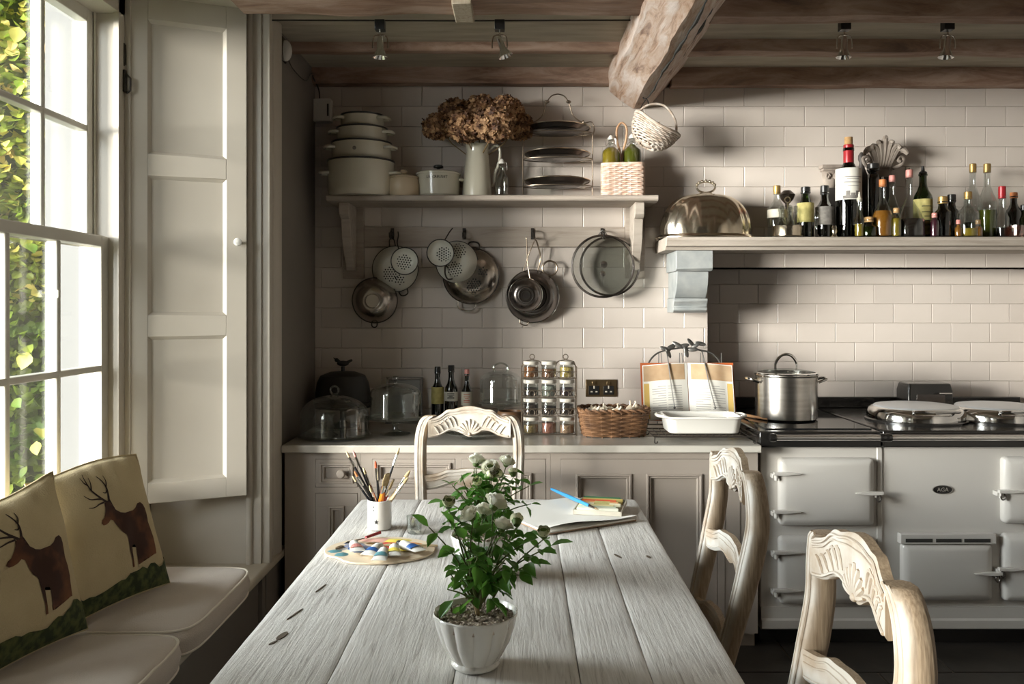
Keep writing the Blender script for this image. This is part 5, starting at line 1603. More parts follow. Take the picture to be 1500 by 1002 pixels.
def dome(t, r, z0, h, sides=0.62, knob='ball', m=M_glass):
    prof = [(r, z0), (r*1.01, z0+0.004), (r, z0+0.01), (r, z0+h*sides)]
    for k in range(1, 9):
        a = PI/2*k/8
        prof.append((r*math.cos(a) if k < 8 else 0.0, z0+h*sides+h*(1-sides)*math.sin(a)))
    d = MB().lathe([(p, q) for p, q in prof], 48).build('dome', m, t, ang=60)
    zt = z0+h
    if knob == 'ring':
        MB().tube([(0.018*math.cos(2*PI*k/20), 0, zt+0.018+0.018*math.sin(2*PI*k/20)) for k in range(20)], 0.004, 8, closed=True).build('knob', M_glassthick, d)
    elif knob == 'loop':
        MB().tube(smooth_path([(-0.03, 0, zt-0.004), (-0.032, 0, zt+0.02), (0, 0, zt+0.034), (0.032, 0, zt+0.02), (0.03, 0, zt-0.004)], 5), 0.0045, 8).build('knob', M_glassthick, d)
    else:
        MB().lathe([(0.008, zt-0.002), (0.006, zt+0.008), (0.014, zt+0.016), (0.015, zt+0.024), (0.009, zt+0.031), (0, zt+0.032)], 18).build('knob', M_glassthick, d)
    MB().tube([(r*1.005*math.cos(2*PI*k/48), r*1.005*math.sin(2*PI*k/48), z0+0.003) for k in range(48)], 0.0028, 6, closed=True).build('rim', M_glassthick, d)
    return d
t = thing('glass_cloche', 'large low clear glass dome with a ring knob at the left end of the worktop', 'glass dome', (-0.815, 3.775, T0), 0, 'glass cake domes')
dome(t, 0.150, 0.012, 0.175, 0.45, 'ring')
MB().lathe([(0, 0), (0.145, 0), (0.160, 0.010), (0.158, 0.012), (0, 0.006)], 48).build('plate', M_glassthick, t)
t2 = thing('glass_candlestick', 'small cut glass candlestick under the large glass dome', 'candlestick', (-0.83, 3.76, T0+0.0075))
MB().lathe([(0, 0), (0.032, 0), (0.034, 0.006), (0.014, 0.016), (0.012, 0.03), (0.018, 0.045), (0.010, 0.06), (0.014, 0.09), (0.024, 0.10), (0.020, 0.102), (0, 0.09)], 20, flute=8, fd=0.12).build('stem', M_glassthick, t2)
def glass_stand(t, r, hp, foot=0.6):
    MB().lathe([(0, 0), (r*foot, 0), (r*foot*1.02, 0.004), (r*foot*0.5, 0.012), (0.012, 0.022), (0.010, hp*0.45), (0.016, hp*0.6), (0.011, hp*0.75), (0.03, hp-0.008), (r*1.12, hp-0.004), (r*1.18, hp+0.006), (r*1.15, hp+0.007), (0, hp)], 44).build('stand', M_glassthick, t)
t = thing('glass_cake_stand', 'clear glass footed cake stand with dome left of the end chair', 'cake stand', (-0.560, 3.86, T0), 0, 'glass cake domes')
glass_stand(t, 0.112, 0.075)
dome(t, 0.112, 0.080, 0.150, 0.70, 'ball')
t = thing('glass_cake_stand', 'tall clear glass cake stand with loop-topped dome beside the spice rack', 'cake stand', (-0.092, 4.06, T0), 0, 'glass cake domes')
glass_stand(t, 0.098, 0.115, 0.65)
dome(t, 0.098, 0.122, 0.150, 0.68, 'loop')
t = thing('glass_platter', 'low clear glass platter seen through the end chair back', 'platter', (-0.20, 3.73, T0), 0)
MB().lathe([(0, 0), (0.05, 0), (0.052, 0.008), (0.02, 0.014), (0.02, 0.020), (0.125, 0.024), (0.140, 0.034), (0.138, 0.036), (0.12, 0.028), (0, 0.026)], 44).build('plate', M_glassthick, t)
t = thing('leaning_tray', 'grey metal tray leaning on the tiles behind the glass cake stand', 'tray', (-0.570, 4.215, T0))
t.rotation_euler = (math.radians(-8), 0, 0)
MB().box(-0.080, 0.080, -0.004, 0.004, 0.002, 0.215).build('panel', M_pewter, t, bevel=0.002)
MB().box(-0.088, -0.076, -0.010, 0.006, 0.0, 0.225).box(0.076, 0.088, -0.010, 0.006, 0.0, 0.225).box(-0.088, 0.088, -0.010, 0.006, 0.213, 0.225).box(-0.088, 0.088, -0.010, 0.006, 0.0, 0.012).build('frame', M_darksteel, t, bevel=0.002)
GB = 'oil and vinegar bottles on the worktop'
bottle('dark oil bottle with a cream label, leftmost of three on the worktop', 641, 537, 4.10, T0, 18, M_darkg, M_darkliq, 0.8, cap=M_blackcap, caph=0.022, lab=M_labely, lz=(0.42, 0.72), group=GB, shoulder=0.70, neck=0.42)
bottle('dark vinegar bottle with a round white seal label, middle of three on the worktop', 661, 535, 4.10, T0, 19, M_darkg, M_darkliq, 0.8, cap=M_blackcap, caph=0.022, lab=M_labelw, lz=(0.46, 0.62), group=GB, shoulder=0.70, neck=0.42, ink=M_ink)
bottle('brown bottle with a pink cap and white label, rightmost of three on the worktop', 684, 541, 4.10, T0, 17, M_darkg, M_amber, 0.8, cap=M_pink, caph=0.018, lab=M_label, lz=(0.40, 0.66), group=GB, shoulder=0.66, neck=0.36, ink=M_inkred)
t = thing('brown_crock', 'dark brown wooden crock behind the end chair on the worktop', 'crock', (-0.045, 3.90, T0))
MB().lathe([(0, 0), (0.050, 0), (0.058, 0.02), (0.060, 0.09), (0.054, 0.10), (0.050, 0.10), (0.052, 0.03), (0, 0.02)], 30).build('body', flat('dark_brown_glaze', (0.09, 0.045, 0.02), 0.4), t)

# spice rack with twelve jars
RX, RY = 0.1285, 3.85
t = thing('spice_rack', 'four-tier scrolled silver wire spice rack on the worktop', 'rack', (RX, RY, T0))
b = MB(); hw = 0.122
for s in (-1, 1):
    for yy in (-0.035, 0.045): b.tube([(s*hw, yy, 0.0), (s*hw, yy, 0.305)], 0.0022, 6)
    b.tube(smooth_path([(s*hw, -0.035, 0.305), (s*(hw-0.01), 0, 0.315), (s*hw, 0.045, 0.305)], 4), 0.0022, 6)
for z in (0.004, 0.087, 0.170, 0.253):
    for yy in (-0.035, 0.045): b.tube([(-hw, yy, z), (hw, yy, z)], 0.0018, 5)
    for k in range(7): b.tube([(-hw+hw*2*k/6, -0.035, z), (-hw+hw*2*k/6, 0.045, z)], 0.0015, 5)
    if z > 0.01: b.tube([(-hw, -0.037, z+0.032), (hw, -0.037, z+0.032)], 0.0018, 5)
b.build('frame', M_wire, t)
for z in (0.087, 0.170, 0.253):
    b = MB()
    for k in range(8):
        xx = -hw+0.0153+k*0.0305
        b.tube([(xx+0.012*math.cos(2*PI*j/12), -0.038, z+0.016+0.013*math.sin(2*PI*j/12)) for j in range(12)], 0.0013, 5, closed=True)
    b.build('scroll_rail', M_wire, t)
for s in (-1, 1):
    b = MB().tube(smooth_path([(s*0.075-0.045, 0.0, 0.305), (s*0.075-0.035, 0.0, 0.326), (s*0.075-0.008, 0, 0.334), (s*0.075, 0, 0.338), (s*0.075+0.008, 0, 0.334), (s*0.075+0.035, 0, 0.326), (s*0.075+0.045, 0, 0.305)], 5), 0.0022, 6)
    b.tube([(s*0.075+0.011*math.cos(2*PI*j/14), 0, 0.348+0.011*math.sin(2*PI*j/14)) for j in range(14)], 0.002, 6, closed=True)
    b.build('finial', M_wire, t)
spices = [((0.22, 0.15, 0.06), (0.30, 0.12, 0.08), (0.33, 0.20, 0.12)), ((0.03, 0.018, 0.012), (0.02, 0.012, 0.012), (0.03, 0.02, 0.016)), ((0.03, 0.02, 0.014), (0.22, 0.24, 0.20), (0.03, 0.016, 0.02)), ((0.25, 0.10, 0.035), (0.20, 0.09, 0.04), (0.44, 0.33, 0.10))]
rown = ['bottom', 'second', 'third', 'top']; coln = ['left', 'middle', 'right']
jar0 = None
for r_ in range(4):
    for c_ in range(3):
        lab = f'{coln[c_]} spice jar with pale lid on the {rown[r_]} tier of the wire rack'
        loc = (RX-0.080+0.080*c_, RY-0.004 if r_ else RY-0.004, T0+0.0065+0.083*r_)
        sm = mat(f'spice_{r_}{c_}', spices[r_][c_], 0.9, col2=tuple(x*0.5 for x in spices[r_][c_]), scale=120, lo=0.4, hi=0.6)
        j = thing('spice_jar', lab, 'jar', loc, 0, 'spice jars in the wire rack')
        j.scale = (1.16, 1.1, 1.12)
        if jar0 is None:
            g_ = MB().lathe([(0, 0.002), (0.026, 0), (0.029, 0.004), (0.029, 0.044), (0.025, 0.050), (0.025, 0.055)], 22).mesh('glass', M_glass)
            l_ = MB().lathe([(0.0285, 0.052), (0.0295, 0.054), (0.0295, 0.064), (0.027, 0.066), (0, 0.066)], 22).mesh('lid', flat('jar_lid_grey', (0.42, 0.39, 0.34), 0.5))
            jar0 = (g_, l_)
        link('glass', jar0[0], j); link('lid', jar0[1], j)
        MB().lathe([(0, 0.003), (0.0265, 0.003), (0.0268, 0.034+0.008*((r_+c_) % 2)), (0, 0.036+0.008*((r_+c_) % 2))], 18).build('spice', sm, j)

# wicker basket of garlic
t = thing('wicker_basket', 'brown wicker basket of garlic on the worktop', 'basket', (0.415, 3.84, T0), 0.03)
fn = rect_path(0.132, 0.088, 0.05, 0.18, 0)
b = weave_wall(MB(), fn, 0.004, 0.105, 11, 22, 0.0052, 0.005, 110)
b.build('strand', M_wicker, t)['kind'] = 'stuff'
b = MB()
for k in range(22):
    p, nn = fn(k/22, 0); q, _ = fn(k/22, 0.115); b.tube([p, q], 0.0042, 5)
b.build('stake', M_wicker, t)['kind'] = 'stuff'
for k in range(2):
    b = MB().tube([fn(i/90, 0.112)[0]+fn(i/90, 0)[1]*0.006*math.sin(2*PI*i/90*16+PI*k)+Vector((0, 0, 0.006*math.cos(2*PI*i/90*16+PI*k)+0.004)) for i in range(90)], 0.0058, 6, closed=True).build('plaited_rim', M_wicker, t)
MB().lathe([(0, 0.001), (0.088, 0.001), (0.088, 0.006), (0, 0.006)], 4*8, sx=1.42, sy=0.92).build('base', M_wicker, t)
garl = MB().lathe([(0, 0), (0.014, 0.002), (0.024, 0.012), (0.025, 0.022), (0.016, 0.034), (0.006, 0.042), (0.003, 0.056), (0.005, 0.062), (0, 0.063)], 20, flute=7, fd=0.18).mesh('bulb', M_garlic)
spots_g = [(-0.09, -0.03, 'leftmost'), (-0.045, 0.0, 'second from the left'), (0.0, -0.032, 'middle front'), (0.03, 0.018, 'middle back'), (0.07, -0.02, 'second from the right'), (0.108, 0.012, 'rightmost')]
for k, (x, y_, nm) in enumerate(spots_g):
    g_ = thing('garlic_bulb', f'{nm} garlic bulb in the brown wicker basket', 'garlic', (0.415+x, 3.84+y_, T0+0.088), 0, 'garlic bulbs in the basket')
    g_.rotation_euler = (R.uniform(-0.7, 0.7), R.uniform(-0.9, 0.9), R.uniform(0, 6))
    link('bulb', garl, g_)
for k, (x, y_, nm) in enumerate(((-0.10, 0.045, 'back left'), (-0.05, 0.05, 'back left of centre'), (0.085, 0.055, 'back right'), (0.0, 0.05, 'rear centre'))):
    g_ = thing('garlic_bulb', f'{nm} garlic bulb low against the far side of the wicker basket', 'garlic', (0.415+x, 3.84+y_, T0+0.085), 0, 'garlic bulbs in the basket')
    g_.rotation_euler = (R.uniform(-0.9, 0.9), R.uniform(-0.9, 0.9), R.uniform(0, 6))
    link('bulb', garl, g_)

# cooling rack + white baking dish
t = thing('cooling_rack', 'black wire cooling rack under the white baking dish', 'rack', (0.775, 3.72, T0))
b = MB(); hx, hy, zr = 0.215, 0.125, 0.028
b.tube([(-hx, -hy, zr), (hx, -hy, zr), (hx, hy, zr), (-hx, hy, zr)], 0.003, 6, closed=True)
for k in range(1, 15): b.tube([(-hx+2*hx*k/15, -hy, zr), (-hx+2*hx*k/15, hy, zr)], 0.0015, 5)
for y_ in (-0.05, 0.05): b.tube([(-hx, y_, zr-0.002), (hx, y_, zr-0.002)], 0.002, 5)
b.build('grid', M_iron, t)
for sx in (-1, 1):
    for sy in (-1, 1):
        MB().tube(smooth_path([(sx*(hx-0.004), sy*hy, zr), (sx*(hx-0.002), sy*hy, 0.004), (sx*(hx-0.012), sy*hy, 0.002), (sx*(hx-0.016), sy*hy, 0.010)], 4), 0.0025, 6).build('foot', M_iron, t)
t = thing('baking_dish', 'white rectangular ceramic baking dish on the wire cooling rack', 'baking dish', (0.782, 3.73, T0+0.032), 0.0)
def rr_loop(hx, hy, r, z, n=6):
    pts = []
    for (cx, cy, a0) in ((hx-r, hy-r, 0), (-hx+r, hy-r, 90), (-hx+r, -hy+r, 180), (hx-r, -hy+r, 270)):
        for k in range(n):
            a = math.radians(a0+90*k/(n-1)); pts.append((cx+r*math.cos(a), cy+r*math.sin(a), z))
    return pts
def loft(b, loops, cap0=True, cap1=True):
    n = len(loops[0]); vs = [v for l in loops for v in l]; fs = []
    for i in range(len(loops)-1):
        for k in range(n): fs.append((i*n+k, i*n+(k+1) % n, (i+1)*n+(k+1) % n, (i+1)*n+k))
    if cap0: fs.append(tuple(range(n-1, -1, -1)))
    if cap1: fs.append(tuple((len(loops)-1)*n+k for k in range(n)))
    return b.add(vs, fs)
b = loft(MB(), [rr_loop(0.140, 0.085, 0.03, 0), rr_loop(0.150, 0.095, 0.035, 0.006), rr_loop(0.160, 0.105, 0.04, 0.062), rr_loop(0.168, 0.112, 0.042, 0.068), rr_loop(0.168, 0.112, 0.042, 0.074), rr_loop(0.156, 0.101, 0.036, 0.074), rr_loop(0.146, 0.090, 0.03, 0.012), rr_loop(0.1, 0.05, 0.02, 0.008)])
b.build('dish', M_china, t, ang=40)
for s in (-1, 1): MB().tube(smooth_path([(s*0.165, -0.045, 0.070), (s*0.186, -0.035, 0.071), (s*0.190, 0, 0.071), (s*0.186, 0.035, 0.071), (s*0.165, 0.045, 0.070)], 5), 0.0065, 8).build('handle', M_china, t)

# cookbook on its iron stand
bs = thing('book_stand', 'wrought iron cookbook stand with twig arch and leaf decoration', 'book stand', (0.795, 4.02, T0))
lean = math.radians(14)
def bsp(x, z, off=0.0): return Vector((x, 0.02+math.sin(lean)*z+off*math.cos(lean), math.cos(lean)*z-off*math.sin(lean)+0.02))
b = MB()
arcp = [bsp(x, z, 0.004) for x, z in ((-0.20, 0.16), (-0.190, 0.27), (-0.145, 0.335), (-0.07, 0.360), (0.0, 0.366), (0.07, 0.355), (0.13, 0.335), (0.170, 0.27), (0.18, 0.16))]
b.tube(smooth_path(arcp, 6), 0.0042, 7)
b.tube([bsp(-0.20, 0.16, 0.004), bsp(-0.20, 0.0, 0.004), bsp(0.18, 0.0, 0.004), bsp(0.18, 0.16, 0.004)], 0.004, 7)
for k in range(7):
    x = -0.15+k*0.05
    b.tube([bsp(x, 0.0, 0.004), bsp(x+0.02*(-1)**k, 0.342, 0.004)], 0.0022, 5)
b.tube([bsp(-0.2, 0.0, 0.004), bsp(-0.2, 0.0, -0.05)], 0.004, 6).tube([bsp(0.18, 0.0, 0.004), bsp(0.18, 0.0, -0.05)], 0.004, 6).tube([bsp(-0.2, 0, -0.05), bsp(-0.2, 0.02, -0.055)], 0.004, 6).tube([bsp(0.18, 0, -0.05), bsp(0.18, 0.02, -0.055)], 0.004, 6)
b.tube([bsp(-0.01, 0.28, 0.004), Vector((-0.01, 0.20, 0.003))], 0.004, 6).tube([bsp(-0.2, 0, 0.004), Vector((-0.2, 0.02, 0.003))], 0.004, 6).tube([bsp(0.18, 0, 0.004), Vector((0.18, 0.02, 0.003))], 0.004, 6)
b.build('frame', M_pewter, bs)
for (x0, x1) in ((-0.095, -0.075), (0.075, 0.115)):
    MB().tube(smooth_path([bsp(x0, 0.350, 0.004), bsp(x0, 0.32, -0.030), bsp((x0+x1)/2, 0.18, -0.040), bsp(x1, 0.075, -0.046)], 6), 0.0028, 7).ball(bsp(x1, 0.072, -0.046), 0.006, 10, 7).build('page_arm', M_pewter, bs)
lfm = MB().ball((0, 0, 0), 0.02, 10, 6, (1.4, 0.25, 0.55)).mesh('iron_leaf', M_pewter)
for k, (x, z, a) in enumerate(((-0.10, 0.315, 0.3), (-0.07, 0.325, -0.4), (-0.04, 0.335, 0.5), (-0.01, 0.330, -0.2), (0.025, 0.345, 0.8), (0.045, 0.330, -0.6), (0.07, 0.340, 0.2), (-0.085, 0.295, 1.1), (0.00, 0.300, 1.3), (0.03, 0.312, 0.0))):
    o = link('iron_leaf', lfm, bs); o.location = bsp(x, z+0.045, -0.004); o.rotation_euler = (-lean, a, 0.3*math.sin(k*2))
# open book
bk = thing('cookbook', 'open orange-edged cookbook propped on the iron stand', 'book', (0.795, 4.02, T0))
bk.rotation_euler = (0, 0, 0)
M_orangec = flat('orange_book_cover', (0.42, 0.10, 0.025), 0.6)
M_tanp = mat('food_photo_tan', (0.42, 0.27, 0.15), 0.8, col2=(0.55, 0.40, 0.25), scale=9)
M_yelp = flat('yellow_margin', (0.58, 0.40, 0.12), 0.8)
M_txt = flat('text_grey', (0.40, 0.39, 0.37), 0.9)
def page_surface(s, u, v, off=0):
    """s side, u 0 spine .. 1 outer edge, v 0..1 bottom to top"""
    x = s*(0.002+0.212*u)
    lift = 0.020*math.sin(min(1, u*1.15)*PI)*0.9+0.004
    return bsp(x, 0.028+v*0.262-0.012*u*(1 if s > 0 else 1), -0.008-lift-off)
for s in (-1, 1):
    pg = MB(); n = 16
    vs = []; fs = []
    for i in range(n+1):
        for (v, o_) in ((0, 0), (1, 0), (1, -0.006-0.020*math.sin(min(1, i/n*1.15)*PI)*0.6), (0, -0.006-0.020*math.sin(min(1, i/n*1.15)*PI)*0.6)):
            vs.append(page_surface(s, i/n, v, o_))
    for i in range(n):
        for k in range(4): fs.append((i*4+k, i*4+(k+1) % 4, (i+1)*4+(k+1) % 4, (i+1)*4+k))
    fs.append((0, 1, 2, 3)); fs.append((n*4+3, n*4+2, n*4+1, n*4))
    p_ = pg.add([tuple(v) for v in vs], fs).build('page_block', M_paper, bk, ang=50)
    def print_patch(name, u0, u1, v0, v1, m, off):
        vs = []; fs = []
        for i in range(9):
            u = u0+(u1-u0)*i/8
            vs += [tuple(page_surface(s, u, v0, off)), tuple(page_surface(s, u, v1, off))]
        for i in range(8): fs.append((2*i, 2*i+2, 2*i+3, 2*i+1))
        return vs, fs
    b = MB(); b.add(*print_patch('', 0.06, 0.98, 0.70, 0.985, M_tanp, 0.0006)); b.build('picture_band', M_tanp, p_)
    b = MB(); b.add(*print_patch('', 0.86, 0.98, 0.02, 0.66, M_yelp, 0.0006)); b.build('margin_band', M_yelp, p_)
    b = MB()
    for k in range(12):
        v = 0.12+k*0.042
        b.add(*print_patch('', 0.14, 0.46 if k % 5 != 4 else 0.3, v, v+0.012, M_txt, 0.0006)); b.add(*print_patch('', 0.50, 0.80 if k % 4 != 3 else 0.68, v, v+0.012, M_txt, 0.0006))
    b.build('text_lines', M_txt, p_)
b = MB()
cv = [bsp(-0.222, 0.016, -0.003), bsp(0.222, 0.016, -0.003), bsp(0.222, 0.292, -0.003), bsp(-0.222, 0.292, -0.003)]
cv2 = [bsp(-0.222, 0.016, 0.0), bsp(0.222, 0.016, 0.0), bsp(0.222, 0.292, 0.0), bsp(-0.222, 0.292, 0.0)]
b.add([tuple(v) for v in cv+cv2], [(0, 1, 2, 3), (7, 6, 5, 4), (0, 4, 5, 1), (1, 5, 6, 2), (2, 6, 7, 3), (3, 7, 4, 0)])
b.build('cover', M_orangec, bk)

# ================================================================ ON THE COOKER
t = thing('stock_pot', 'tall stainless steel stock pot with glass lid on the black hob', 'pot', (1.228, 3.97, ATZ+0.002))
t.scale = (1.03, 1.03, 1.03)
MB().lathe([(0, 0), (0.126, 0), (0.134, 0.006), (0.134, 0.190), (0.139, 0.196), (0.139, 0.200), (0.131, 0.196), (0.131, 0.012), (0, 0.008)], 56).build('body', M_brushed, t, ang=30)
for s in (-1, 1):
    MB().tube(smooth_path([(s*0.132, -0.040, 0.165), (s*0.165, -0.036, 0.178), (s*0.180, 0, 0.182), (s*0.165, 0.036, 0.178), (s*0.132, 0.040, 0.165)], 5), 0.006, 9).build('side_handle', M_chrome, t)
l = MB().lathe([(0.128, 0.203), (0.10, 0.214), (0.05, 0.222), (0, 0.224)], 48).build('glass_lid', M_greyglass, t)
MB().lathe([(0.126, 0.200), (0.139, 0.201), (0.140, 0.206), (0.126, 0.208)], 48).build('lid_rim', M_chrome, l)
MB().tube(smooth_path([(-0.048, 0, 0.219), (-0.046, 0, 0.250), (-0.026, 0, 0.278), (0, 0, 0.287), (0.026, 0, 0.278), (0.046, 0, 0.250), (0.048, 0, 0.219)], 6), 0.0065, 9).build('lid_handle', M_chrome, l)
t = thing('wooden_spoon', 'wooden spoon with a pale handle lying on the left edge of the black hob', 'spoon', (1.075, 3.98, ATZ+0.009), math.radians(-64))
MB().tube([(-0.13, 0, 0), (0.10, 0, 0)], 0.008, 8, r1=0.0055).ball((-0.155, 0, 0.0), 0.026, 14, 8, (1.4, 1, 0.3)).build('spoon', flat('pale_beech', (0.46, 0.24, 0.11), 0.6), t)
t = thing('black_vent_box', 'black metal toaster-like box behind the left hotplate lid', 'toaster', (2.02, 4.30, ATZ+0.001))
loft(MB(), [rr_loop(0.112, 0.07, 0.012, 0), rr_loop(0.112, 0.07, 0.012, 0.10), rr_loop(0.104, 0.062, 0.012, 0.135), rr_loop(0.098, 0.056, 0.01, 0.138)]).build('housing', M_blackenamel, t, ang=40)
MB().box(-0.07, 0.07, -0.0725, -0.069, 0.02, 0.085).build('front_grille', M_darksteel, t, bevel=0.001)
MB().tube([(0.03, -0.070, 0.09), (0.03, -0.095, 0.09), (0.09, -0.095, 0.09), (0.09, -0.070, 0.09)], 0.004, 8).build('handle', M_chrome, t)

# ================================================================ MANTEL SHELF
MZ = 1.753
t = thing('mantel_shelf', 'thick washed wooden mantel shelf over the cooker alcove', 'shelf', (0, 0, 0))
MB().prism([(3.95, MZ-0.022), (3.945, MZ-0.015), (3.945, MZ-0.004), (3.950, MZ), (4.266, MZ), (4.266, MZ-0.058), (3.985, MZ-0.058), (3.975, MZ-0.045), (3.955, MZ-0.040)], 0.672, 2.60, 'x').build('board', M_mantel, t, bevel=0.002)
t = thing('corbel', 'blue-grey painted carved corbel under the left end of the mantel shelf', 'corbel', (0.725, 4.268, MZ-0.059))
def fillp(prof, x0, x1, nm, m): return MB().prism(prof, x0, x1, 'x').build(nm, m, t, bevel=0.003)
fillp([(0, 0), (-0.27, 0), (-0.27, -0.085), (-0.262, -0.090), (-0.255, -0.095), (0, -0.095)], 0.0, 0.172, 'cap', M_bluegrey)
fillp([(0, -0.095), (-0.235, -0.095), (-0.232, -0.11), (-0.225, -0.15), (-0.205, -0.19), (-0.175, -0.215), (-0.165, -0.222), (0, -0.222)], 0.010, 0.160, 'scroll', M_bluegrey)
fillp([(0, -0.222), (-0.185, -0.222), (-0.188, -0.235), (-0.17, -0.252), (-0.165, -0.262), (-0.172, -0.268), (-0.172, -0.278), (-0.15, -0.290), (0, -0.290)], 0.004, 0.166, 'foot', M_bluegrey)

# silver meat cloche
t = thing('silver_cloche', 'large oval fluted silver meat cover at the left end of the mantel shelf', 'cloche', (0.885, 4.10, MZ+0.001))
prof = [(0.235, 0), (0.238, 0.004), (0.228, 0.014), (0.224, 0.018)]
for k in range(0, 13):
    a = PI/2*k/12
    prof.append((0.218*math.cos(a)**0.62 if k < 12 else 0, 0.020+0.195*math.sin(a)))
b = MB(); n = 96; vs = []; fs = []
for (r_, z) in prof:
    for k in range(n):
        a = 2*PI*k/n
        fl_ = 1+(0.055*(abs(math.cos(a*7))**0.6-0.6)*(1 if z > 0.02 else 0)*(1-(z/0.22)**3))
        vs.append((r_*fl_*math.cos(a), r_*fl_*0.60*math.sin(a), z))
for i in range(len(prof)-1):
    for k in range(n): fs.append((i*n+k, i*n+(k+1) % n, (i+1)*n+(k+1) % n, (i+1)*n+k))
b.add(vs, fs).build('cover', M_silver, t, ang=50)
MB().tube([(0.237*math.cos(2*PI*k/64), 0.142*math.sin(2*PI*k/64), 0.004) for k in range(64)], 0.004, 6, closed=True).build('rim_bead', M_silver, t)
h = MB().tube([(0.044*math.cos(2*PI*k/26), 0, 0.248+0.026*math.sin(2*PI*k/26)) for k in range(26)], 0.0052, 8, closed=True)
for k in range(7):
    a = PI*(0.1+0.8*k/6); h.ball((0.044*math.cos(a), 0, 0.248+0.026*math.sin(a)+0.003), 0.0085, 8, 6)
h.lathe([(0.045, 0.214), (0.03, 0.220), (0.012, 0.226)], 16, sy=0.5)
h.build('handle', M_silver, t)

# bottles and oddments on the mantel, left to right
B = bottle
B('clear decanter with a gold stopper just right of the silver cloche', 1138, 272, 4.13, MZ, 26.9, M_glass, None, cap=M_gold, caph=0.028, lab=M_label, lz=(0.45, 0.62), shoulder=0.66, neck=0.34)
t = thing('cruet_set', 'pierced silver cruet stand with small cut glass bottles on the mantel', 'cruet set', (pot_xy(1154, 4.02), 4.025, MZ+0.001))
MB().lathe([(0, 0.004), (0.066, 0.004), (0.070, 0.008), (0.0715, 0.050), (0.074, 0.055), (0.069, 0.055), (0.067, 0.012), (0, 0.010)], 40, flute=24, fd=0.05).build('gallery', M_silver, t)
for k in range(4):
    a = PI/4+k*PI/2; MB().ball((0.055*math.cos(a), 0.055*math.sin(a), 0.005), 0.0055, 8, 6).build('ball_foot', M_silver, t)
MB().tube([(0, 0, 0.01), (0, 0, 0.165)], 0.003, 6).tube([(0.013*math.cos(2*PI*k/16), 0, 0.178+0.013*math.sin(2*PI*k/16)) for k in range(16)], 0.0025, 6, closed=True).build('carrying_stem', M_silver, t)
for k, a in enumerate((-2.5, -1.57, -0.6, 0.9, 2.2)):
    q = MB().lathe([(0, 0.012), (0.018, 0.012), (0.020, 0.03), (0.019, 0.075), (0.008, 0.095), (0.007, 0.115), (0.010, 0.118), (0.007, 0.122), (0.012, 0.132), (0.009, 0.146), (0, 0.150)], 14, cx=0.040*math.cos(a), cy=0.040*math.sin(a), flute=0).build('cut_glass_bottle', M_glassthick, t)
t = thing('dark_finial', 'dark angular stopper ornament standing behind the cruet stand', 'ornament', (pot_xy(1153, 4.19), 4.19, MZ))
MB().lathe([(0, 0), (0.022, 0), (0.024, 0.10), (0.012, 0.14), (0.010, 0.18), (0.030, 0.20), (0.040, 0.225), (0.018, 0.245), (0, 0.247)], 8).build('body', flat('dark_bronze', (0.06, 0.045, 0.035), 0.3, 0.7), t)
B('short green bottle with a yellow label behind the cruet stand', 1180, 274, 4.10, MZ, 23.5, M_greeng, M_darkliq, 0.5, cap=M_blackcap, caph=0.02, lab=M_labely, lz=(0.35, 0.75), shoulder=0.72, neck=0.5)
B('dark bottle with a black cap and grey label left of the big wine bottle', 1208, 272, 4.12, MZ, 26.9, M_darkg, M_darkliq, 0.7, cap=M_blackcap, caph=0.03, lab=M_labelg, lz=(0.30, 0.68), shoulder=0.68, neck=0.40)
t = thing('glass_stopper', 'small clear glass figure standing at the mantel edge', 'ornament', (pot_xy(1196, 3.985), 3.985, MZ))
MB().lathe([(0, 0), (0.013, 0), (0.014, 0.006), (0.005, 0.02), (0.006, 0.06), (0.014, 0.085), (0.013, 0.11), (0.004, 0.125), (0, 0.126)], 12).build('body', M_glassthick, t)
t = thing('pepper_pot', 'tiny silver and gold pepper pot in front of the dark bottle', 'pepper pot', (pot_xy(1222, 3.99), 3.99, MZ))
MB().lathe([(0, 0), (0.014, 0), (0.015, 0.005), (0.010, 0.014), (0.014, 0.028), (0.011, 0.040), (0.013, 0.044), (0.009, 0.054), (0, 0.058)], 16).build('body', M_silver, t)
# wine bottle: a double magnum
t = B('very large dark wine bottle with red foil neck and white label', 1243, 212, 4.10, MZ, 36.0, M_darkg, M_darkliq, 0.8, cap=M_redfoil, caph=0.012, lab=M_labelw, lz=(0.42, 0.76), shoulder=0.70, neck=0.36, cork=True, ink=None, capr=1.12)
rb = 18*4.10/F; hbw = (CAMZ+(450-212)*4.10/F-MZ)-0.012
MB().lathe([(rb*0.36*1.10, hbw-0.105), (rb*0.36*1.14, hbw-0.10), (rb*0.36*1.14, hbw-0.010), (rb*0.36*1.05, hbw)], 20).build('neck_foil', M_redfoil, t)
ib = MB()
def larc(zz, a0, a1, hgt, R_=rb*1.032):
    n = 10
    for k in range(n):
        p, q = a0+(a1-a0)*k/n, a0+(a1-a0)*(k+1)/n
        ib.add([(R_*math.cos(p), R_*math.sin(p), zz), (R_*math.cos(q), R_*math.sin(q), zz), (R_*math.cos(q), R_*math.sin(q), zz+hgt), (R_*math.cos(p), R_*math.sin(p), zz+hgt)], [(0, 1, 2, 3)])
for (q, w_, h_) in ((0.66, 0.85, 0.003), (0.64, 0.5, 0.002), (0.60, 0.7, 0.004), (0.565, 0.45, 0.002)): larc(hbw*q, -PI/2-w_, -PI/2+w_, h_)
ib.build('print', M_labelg, t, smooth=False)
ib = MB()
